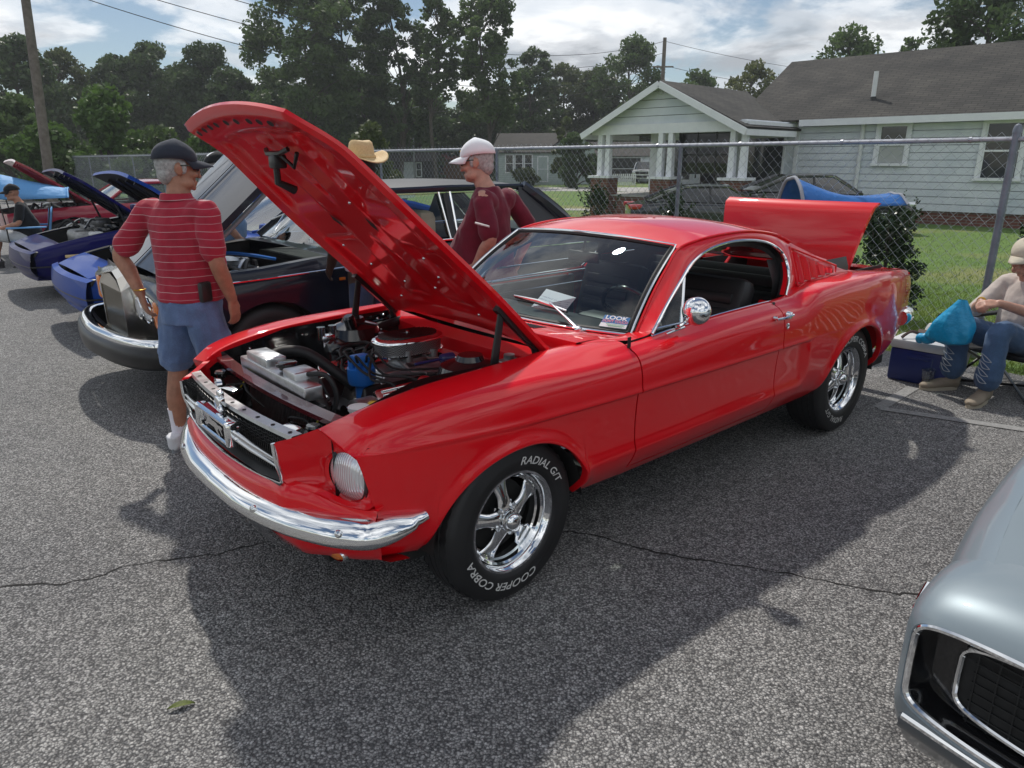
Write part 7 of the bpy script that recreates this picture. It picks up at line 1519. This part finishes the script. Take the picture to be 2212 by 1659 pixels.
for i, (x, y, h, wd, m, n, sz, lb) in enumerate([(-19.5, 36, 5.6, 5.6, 'leaf_bright', 9000, .15, 'tall vine covered green thicket right of the utility pole'), (-20.4, 33, 3.7, 4.6, 'leaf_bright', 6500, .14, 'bright green bush behind the indigo hood tip'), (-16.2, 34, 3.7, 4.8, 'leaf_mid', 7000, .14, 'green hedge bush left of the navy cap'), (-14.0, 35, 3.8, 4.0, 'leaf_bright', 6000, .14, 'bright hedge bush behind the tip of the red hood'), (-24.8, 38, 5.6, 4.8, 'leaf_mid', 7000, .16, 'green thicket at the far left edge'), (-5.5, 30, 3.6, 2.4, 'leaf_olive', 2400, .11, 'olive sapling right behind the straw hat'), (4.8, 56, 4.0, 3.6, 'leaf_dark', 6000, .14, 'rounded dark evergreen between the pale house and the porch'), (4.4, 58, 5.4, 2.6, 'leaf_olive', 2500, .14, 'ivy topped bush above the rounded evergreen'), (-10.5, 36, 3.2, 5.0, 'leaf_dark', 6000, .15, 'dark bush behind the raised red hood'), (1.0, 60, 1.4, 2.6, 'leaf_olive', 1800, .12, 'low bush in front of the pale house windows')]): shrub(lb, (x, y, -.45), h, wd, m, n, sz, 200+i)
g = np.random.default_rng(77); cen = [(x, 88+g.uniform(-6, 10), g.uniform(0, 7.5+1.5*math.sin(x*.13))) for x in np.linspace(-95, 40, 420)]; V = cloud(cen, [g.uniform(1.4, 2.6) for _ in cen], 46000, .42, g)
o_ = link('distant_woods', fast_mesh('distant_woods', V, 4, 'leaf_dark')); tag(o_, 'dark far woods closing off the view behind the trees', 'woods', kind='stuff')
# holly beside the trunk lid, sprigs along the fence
def holly(label, x, y, h, wd, n, seed, sprigs):
    g = np.random.default_rng(seed); z0 = float(gh_(x, y)); root = empty('holly_bush', (x, y, z0), 0, label, 'shrub', 'holly along the fence'); cen, rad = [], []; st = MB()
    for i in range(60):
        t = g.uniform(0, 1); a = g.uniform(0, 6.283); rr = wd/2*(1-.55*t)*math.sqrt(g.uniform(0, 1)); cen.append((rr*math.cos(a), rr*math.sin(a), h*(.05+.82*t))); rad.append(.10*g.uniform(.7, 1.3))
    V = [cloud(cen, rad, n, .024, g, .9)]
    for k in range(sprigs):
        a = g.uniform(0, 6.283); rr = wd/2*g.uniform(.1, .9); b = np.array((rr*math.cos(a), rr*math.sin(a), h*g.uniform(.55, .8))); e = b+np.array((.12*math.cos(a), .12*math.sin(a), .30*g.uniform(.6, 1.2))); P = crv([b, (b+e)/2+np.array((0, 0, .03)), e], 14); st.tube(P, np.linspace(.006, .002, 14), 5); V.append(quads(np.repeat(P[2:], 3, 0)+g.normal(0, .018, (36, 3)), .024, g))
    st.tube([(0, 0, 0), (0, 0, h*.7)], .02, 6); st.build('stem', 'bark', root); link('foliage', fast_mesh('foliage', np.vstack(V), 4, 'leaf_holly'), root)
holly('glossy holly bush behind the fence beside the raised trunk lid', 4.05, 7.75, 1.33, .85, 5200, 5, 16); holly('slim holly sprig at the fence post above the red roof', 2.20, 9.75, 1.40, .40, 1100, 6, 8); holly('leafy holly shrub left of the fence post beyond the road edge', 1.55, 13.2, 1.45, .9, 2600, 7, 10); holly('low holly at the right fence post behind the seated woman', 6.3, 8.6, 1.2, .6, 1500, 8, 8); holly('small holly sprig between the dark sedans and the trunk lid', 3.0, 9.2, 1.28, .35, 800, 9, 6)
# ================================================================ poles and wires
noisy('pole_wood', (.10, .085, .07), (.19, .165, .14), 5, .9, bump=.4, bscale=25, bdist=.02); mat('wire_black', (.012, .012, .013), .6); mat('lamp_grey', (.30, .32, .34), .5, .4)
up_ = empty('utility_pole', (-17.5, 28, -.45), 0, 'tall leaning wooden utility pole at the left', 'utility pole'); MB().tube([(0, 0, 0), (.25, 0, 4), (.62, 0, 10.5)], [.19, .17, .13], 12).build('pole', 'pole_wood', up_); MB().box((.60, 0, 9.7), (.12, 2.2, .12)).build('cross_arm', 'pole_wood', up_, smooth=False); MB().lathe([(.05, 0), (.06, .05), (.03, .14), (0, .15)], 10, (.52, -.12, 8.2)).build('insulator', 'lamp_grey', up_)
p2 = empty('utility_pole', (12.1, 61.5, -.45), 0, 'wooden utility pole standing above the porch gable peak', 'utility pole'); MB().tube([(0, 0, 0), (0, 0, 11.1)], [.20, .14], 12).build('pole', 'pole_wood', p2); MB().tube([(-.8, 0, 9.0), (.8, 0, 9.0)], .06, 6).build('cross_arm', 'pole_wood', p2)
p3 = empty('light_pole', (-9.1, 70, -.45), 0, 'thin grey street light pole behind the white cap', 'light pole'); MB().tube([(0, 0, 0), (0, 0, 6.4), (.15, 0, 6.6), (1.3, 0, 6.7)], [.09, .07, .05, .04], 8).build('pole', 'lamp_grey', p3); MB().rbox((1.4, 0, 6.68), (.5, .2, .12), .04).build('lamp_head', 'lamp_grey', p3)
def wire(a, b, sag, lb):
    P = [np.array(a)+(np.array(b)-np.array(a))*t-np.array((0, 0, 4*sag*t*(1-t))) for t in np.linspace(0, 1, 40)]; tag(MB().tube(P, .016, 5).build('overhead_wire', 'wire_black'), lb, 'wire', 'overhead wires')
A = np.array((-16.9, 28, 0)); B = np.array((12.1, 61.5, 0))
wire(A+(0, 0, 9.3), B+(0, 0, 10.4), 2.3, 'highest overhead wire strung from the utility pole to the right'); wire(A+(0, .5, 8.4), B+(0, .5, 9.6), 2.2, 'middle overhead wire strung from the utility pole to the right'); wire(A+(0, 0, 7.7), B+(-.7, 0, 8.5), 2.4, 'lowest overhead wire strung from the utility pole to the right')
wire(B+(0, 0, 10.4), (45, 75, 9.2), 1.0, 'upper overhead wire running right from the pole above the gable'); wire(B+(.7, 0, 8.5), (42, 62, 7.0), 1.2, 'lower overhead wire running right from the pole above the gable'); wire(B+(-.7, 0, 7.6), (-30, 78, 6.6), 1.5, 'thin wire crossing low in front of the distant trees')
# ================================================================ distant buildings
noisy('pale_green_siding', (.36, .43, .42), (.44, .50, .49), 3, .7, bump=0); noisy('cream_wall', (.55, .54, .44), (.60, .59, .50), 3, .7, bump=0); noisy('dark_roof', (.045, .042, .040), (.07, .066, .06), 3, .9, bump=0); noisy('red_metal', (.24, .06, .05), (.30, .09, .08), 3, .5, bump=0); noisy('brown_boards', (.13, .065, .03), (.18, .09, .045), 4, .85, bump=0); noisy('dark_boards', (.035, .033, .034), (.05, .045, .045), 4, .85, bump=0); mat('white_stone', (.62, .62, .60), .8, var=.1)
def house(name, label, loc, rz, w_, d_, h, rh, wallm, roofm, ov=.35, hip=0, gable_x=False):
    r = empty(name, loc, rz, label, 'building' if 'house' in name else 'shed'); MB().box((0, d_/2, h/2), (w_, d_, h)).build('wall', wallm, r, smooth=False); a, b = w_/2+ov, ov
    if gable_x: V = [(0, -b, h+rh), (0, d_+b, h+rh), (-a, -b, h-.1), (-a, d_+b, h-.1), (a, -b, h-.1), (a, d_+b, h-.1)]; F = [(0, 1, 3, 2), (0, 4, 5, 1)]; MB().add([(-w_/2, 0, h), (w_/2, 0, h), (0, 0, h+rh-.1)], [(0, 1, 2)]).add([(-w_/2, d_, h), (w_/2, d_, h), (0, d_, h+rh-.1)], [(0, 2, 1)]).build('gable', wallm, r, smooth=False)
    else: V = [(-a+hip, d_/2, h+rh), (a-hip, d_/2, h+rh), (-a, -b, h-.1), (a, -b, h-.1), (-a, d_+b, h-.1), (a, d_+b, h-.1)]; F = [(0, 2, 3, 1), (0, 1, 5, 4), (0, 4, 2), (1, 3, 5)]
    MB().add(V, F).build('roof', roofm, r, smooth=False, solid=.08); return r
def opening(r, x, z, w_, h, y=-.02, nm='window', pm='window_pane', fm='white_trim'):
    o = MB().box((x, y-.03, z), (w_+.2, .06, h+.2)).build(nm, fm, r, smooth=False); MB().box((x, y-.07, z), (w_, .03, h)).build('pane', pm, o, smooth=False); MB().box((x, y-.09, z), (w_, .02, .05)).build('sash', fm, o, smooth=False)
ph = house('pale_house', 'pale green cottage with three windows and a door beyond the road', (1.6, 62.5, -.45), R_(-6), 5.6, 6, 2.7, 1.5, 'pale_green_siding', 'dark_roof')
for x in (-1.75, -.95, -.15): opening(ph, x, 1.7, .55, 1.35)
opening(ph, 1.05, 1.25, .75, 1.9, nm='door', pm='pale_green_siding')
g2 = house('pale_house_wing', 'gabled right wing of the pale green cottage', (5.2, 63.0, -.45), R_(-6), 3.6, 6, 2.9, 1.5, 'pale_green_siding', 'dark_roof', gable_x=True); g2['category'] = 'building'
sd_ = MB()
for k in range(14): sd_.box((0, -.015, .3+.18*k), (5.6, .02, .012))
sd_.build('siding_line', 'white_siding', ph, smooth=False)
ch = house('cream_house', 'cream two storey house with dark hip roof and white chimney', (2.5, 82, -.45), R_(-8), 6.4, 6, 4.0, 2.0, 'cream_wall', 'dark_roof', hip=2.6)
for x in (1.0, 1.9, -1.5): opening(ch, x, 3.4, .6, 1.0)
MB().box((-.2, 1.4, 5.9), (.9, .7, 1.7)).build('chimney', 'white_stone', ch, smooth=False)
bs_ = house('brown_shed', 'brown wooden shed with red metal roof beyond the fence', (-6.2, 75, -.45), R_(-8), 3.4, 3, 2.2, 1.0, 'brown_boards', 'red_metal'); opening(bs_, -.9, 1.2, .5, .9, pm='screen_dark', fm='brown_boards')
ds_ = house('dark_shed', 'dark shed with white double doors beyond the fence', (-9.9, 72, -.45), R_(-5), 4.6, 3, 2.0, .7, 'dark_boards', 'dark_roof'); opening(ds_, .0, 1.0, .9, 1.7, nm='door', pm='white_siding'); opening(ds_, 1.0, 1.1, .4, 1.2, nm='door', pm='window_pane')
h3 = house('carport_house', 'white house with dark carport behind the porch columns', (10.8, 70, -.45), R_(-8), 7, 5, 2.4, 1.2, 'white_siding', 'dark_roof'); opening(h3, 0, 1.15, 2.6, 1.9, nm='carport', pm='screen_dark'); MB().box((-2.4, 1.0, 4.0), (.7, .6, 1.8)).build('chimney', 'white_stone', h3, smooth=False)
pf = empty('picket_fence', (7.6, 60, -.45), R_(-5), 'low white picket fence beyond the road', 'fence')
for k in range(16): MB().box((k*.16, 0, .45), (.09, .03, .9)).build('picket', 'white_trim', pf, smooth=False)
MB().box((1.2, .03, .65), (2.6, .03, .08)).build('rail', 'white_trim', pf, smooth=False)
# ================================================================ things round the seated people
mat('cooler_blue', (.012, .025, .15), .4, var=.1); mat('cooler_white', (.62, .63, .63), .45, var=.05); mat('tarp_blue', (.015, .13, .42), .55, bump=.5, bscale=14, bdist=.03); mat('canopy_blue', (.12, .34, .66), .65, bump=.5, bscale=10, bdist=.04); mat('grey_binding', (.30, .32, .36), .7); mat('brown_leather', (.07, .04, .028), .55, var=.25, vscale=30); mat('cola', (.02, .008, .005), .1)
glass('plastic_cup', (.8, .85, .85), .06)
bgm = mat('bag_blue', (.01, .38, .70), .35, bump=.6, bscale=16, bdist=.02); bgm.node_tree.nodes['Principled BSDF'].inputs['Transmission Weight'].default_value = .15
ck = empty('cooler', (3.20, 5.33, 0), R_(-47), 'blue cooler with white lid standing on the asphalt edge', 'cooler'); MB().rbox((0, 0, .13), (.42, .27, .26), .02).build('tub', 'cooler_blue', ck); MB().rbox((0, 0, .295), (.44, .29, .075), .02).build('lid', 'cooler_white', ck); MB().rbox((0, -.142, .21), (.16, .012, .03), .005).build('handle', 'cooler_blue', ck)
nb_ = empty('clutch_bag', (3.27, 5.36, .333), R_(-30), 'brown leather clutch lying on the cooler lid', 'bag'); MB().rbox((0, 0, .02), (.24, .15, .035), .01, rotm(.06, .04, 0)).build('body', 'brown_leather', nb_); MB().tube(crv([(-.1, -.05, .03), (-.16, -.08, .05), (-.20, -.12, .03), (-.22, -.14, .01)], 12), .012, 6).build('strap', 'brown_leather', nb_)
cu = empty('drink_cup', (3.13, 5.13, 0), 0, 'clear plastic cup with dark drink in front of the cooler', 'cup'); MB().lathe([(0, .002), (.034, .002), (.046, .14), (.049, .142)], 24, cap=False).build('cup', 'plastic_cup', cu); MB().lathe([(.0, .006), (.032, .006), (.038, .065), (0, .066)], 24).build('drink', 'cola', cu); MB().tube([(.0, .0, .05), (.03, .02, .22)], .004, 6).build('straw', 'clear_glass', cu); MB().lathe([(.05, .14), (.05, .15), (0, .158)], 24).build('lid', 'plastic_cup', cu)
tb_ = MB(); loft(tb_, [((0, 0, 0), .15, .09), ((0, 0, .03), .17, .10), ((.01, 0, .2), .18, .10), ((.02, 0, .36), .17, .075), ((.02, 0, .40), .15, .05)], 24); tt = empty('tote_bag', (3.44, 5.50, 0), R_(-40), 'white tote bag between the cooler and the folding chair', 'bag'); tb_.build('body', 'cooler_white', tt); MB().tube(crv([(-.08, -.06, .38), (-.05, -.1, .5), (.05, -.1, .5), (.08, -.06, .38)], 14), .008, 6).build('handle', 'black_vinyl', tt)
def sack():
    P = []; q = random.Random(4)
    for t in np.linspace(0, 1, 22):
        r = .03+.165*math.sin(math.pi*min(1, t*.62+.02))**1.2*(1 if t < .92 else (1-t)/.08+.02); row_ = []
        for a in np.linspace(0, 2*math.pi, 40, endpoint=False):
            w_ = 1+.07*math.sin(3*a+5*t)+.05*math.sin(7*a-9*t)+.03*math.sin(11*a+3); row_.append((-.06*t+r*w_*math.cos(a)*.95, r*w_*math.sin(a)*.55, -.42*t))
        P.append(row_)
    return np.array(P)
bg = empty('plastic_bag', (3.20, 5.00, .70), R_(-50), 'bright blue plastic bag hanging from the woman hands', 'bag', scale=.80); MB().grid(sack(), cv=True).build('bag', 'bag_blue', bg, 60); kb = MB(); kb.ell((-.24, .02, -.40), (.08, .05, .05), 14, 10); kb.ell((-.30, .03, -.41), (.04, .05, .05), 12, 8); kb.build('bag_corner', 'bag_blue', bg, 60)
def camp_chair(label, loc, rz, fab, low=True):
    c = empty('folding_chair', loc, rz, label, 'chair', 'folding chairs'); z = .30 if low else .42
    MB().grid(np.array([[(x, y, z-.03*math.cos(x*5)*(1-abs(y)*1.5)) for y in np.linspace(-.22, .30, 6)] for x in np.linspace(-.27, .27, 8)])).build('seat', fab, c, solid=.01); MB().grid(np.array([[(x, -.22-.10*t-.03*math.cos(x*5), z+.50*t) for t in np.linspace(0, 1, 6)] for x in np.linspace(-.27, .27, 8)])).build('backrest', fab, c, solid=.01)
    for s in (1, -1):
        for p in ([(s*.30, .32, 0), (s*.28, -.24, z)], [(s*.30, -.32, 0), (s*.28, .30, z)], [(s*.29, -.22, z-.02), (s*.28, -.34, z+.52)], [(s*.29, .30, z), (s*.30, .30, z+.20)]): MB().tube(p, .011, 8).build('leg', 'black_satin', c)
        MB().rbox((s*.31, .03, z+.21), (.06, .56, .025), .01).build('armrest', fab, c)
    MB().tube([(-.29, .31, .02), (.29, -.31, .02)], .010, 6).build('brace', 'black_satin', c); MB().tube([(.29, .31, .02), (-.29, -.31, .02)], .010, 6).build('brace', 'black_satin', c); return c
camp_chair('black folding chair under the seated woman', (3.80, 5.14, 0), 1.95, 'black_cloth'); c2 = camp_chair('folding chair under the seated man at left', (-7.95, 12.04, 0), 2.05, 'canopy_blue', False)
def canopy(label, loc, rz, m, edge, w_, d_, h, par=None, nm='chair_canopy', sag=.10):
    c = empty(nm, loc, rz, label, 'canopy', 'chair canopies'); P = []
    for u in np.linspace(-1, 1, 17):
        P.append([(u*w_/2*(1-.12*v), d_*v, h*(1-abs(u)**2.6)*(1-.62*v**1.3)-sag*math.sin(math.pi*v)*(1-u*u)*.4+.006*math.sin(9*u+4*v)) for v in np.linspace(0, 1, 12)])
    P = np.array(P); MB().grid(P).build('fabric', m, c, 60, solid=.006); MB().tube(P[:, 0], .016, 8).build('hem', edge, c); MB().tube(P[:, -1], .014, 8).build('hem', edge, c)
    for s in (0, -1): MB().tube([P[s, 0], P[s, 0]-np.array((0, -.05, loc[2]*.55))], .010, 6).build('frame_tube', 'black_satin', c)
    return c
canopy('light blue fabric sun canopy over the seated man at far left', (-8.72, 12.6, 1.05), R_(-62), 'canopy_blue', 'canopy_blue', .95, 1.0, .40); canopy('royal blue canopy with grey edge behind the raised trunk lid', (2.60, 6.85, 1.25), R_(-86), 'tarp_blue', 'grey_binding', .55, 1.0, .24, sag=.25)
pt = empty('picnic_bench', (8.6, 10.2, float(gh_(8.6, 10.2))), R_(-45), 'weathered wooden bench behind the right fence post', 'bench'); MB().box((0, 0, .8), (1.4, .4, .05)).build('top', 'pole_wood', pt, smooth=False)
for s in (1, -1): MB().box((s*.55, 0, .39), (.09, .3, .78)).build('leg', 'pole_wood', pt, smooth=False)
# ================================================================ light haze in the air
hz = MB().box((0, 62, 14.6), (250, 150, 33)).build('haze', 'asphalt', smooth=False)
hm2 = bpy.data.materials.new('haze_air'); hm2.use_nodes = True; hn = hm2.node_tree; hn.nodes.clear(); pv = node(hm2, 'ShaderNodeVolumePrincipled'); pv.inputs['Color'].default_value = (.86, .90, .96, 1); pv.inputs['Density'].default_value = .0008; pv.inputs['Anisotropy'].default_value = .25
oo = node(hm2, 'ShaderNodeOutputMaterial'); hn.links.new(pv.outputs[0], oo.inputs['Volume']); hz.data.materials.clear(); hz.data.materials.append(hm2); tag(hz, 'thin pale summer haze over the whole lot', 'haze', kind='stuff')
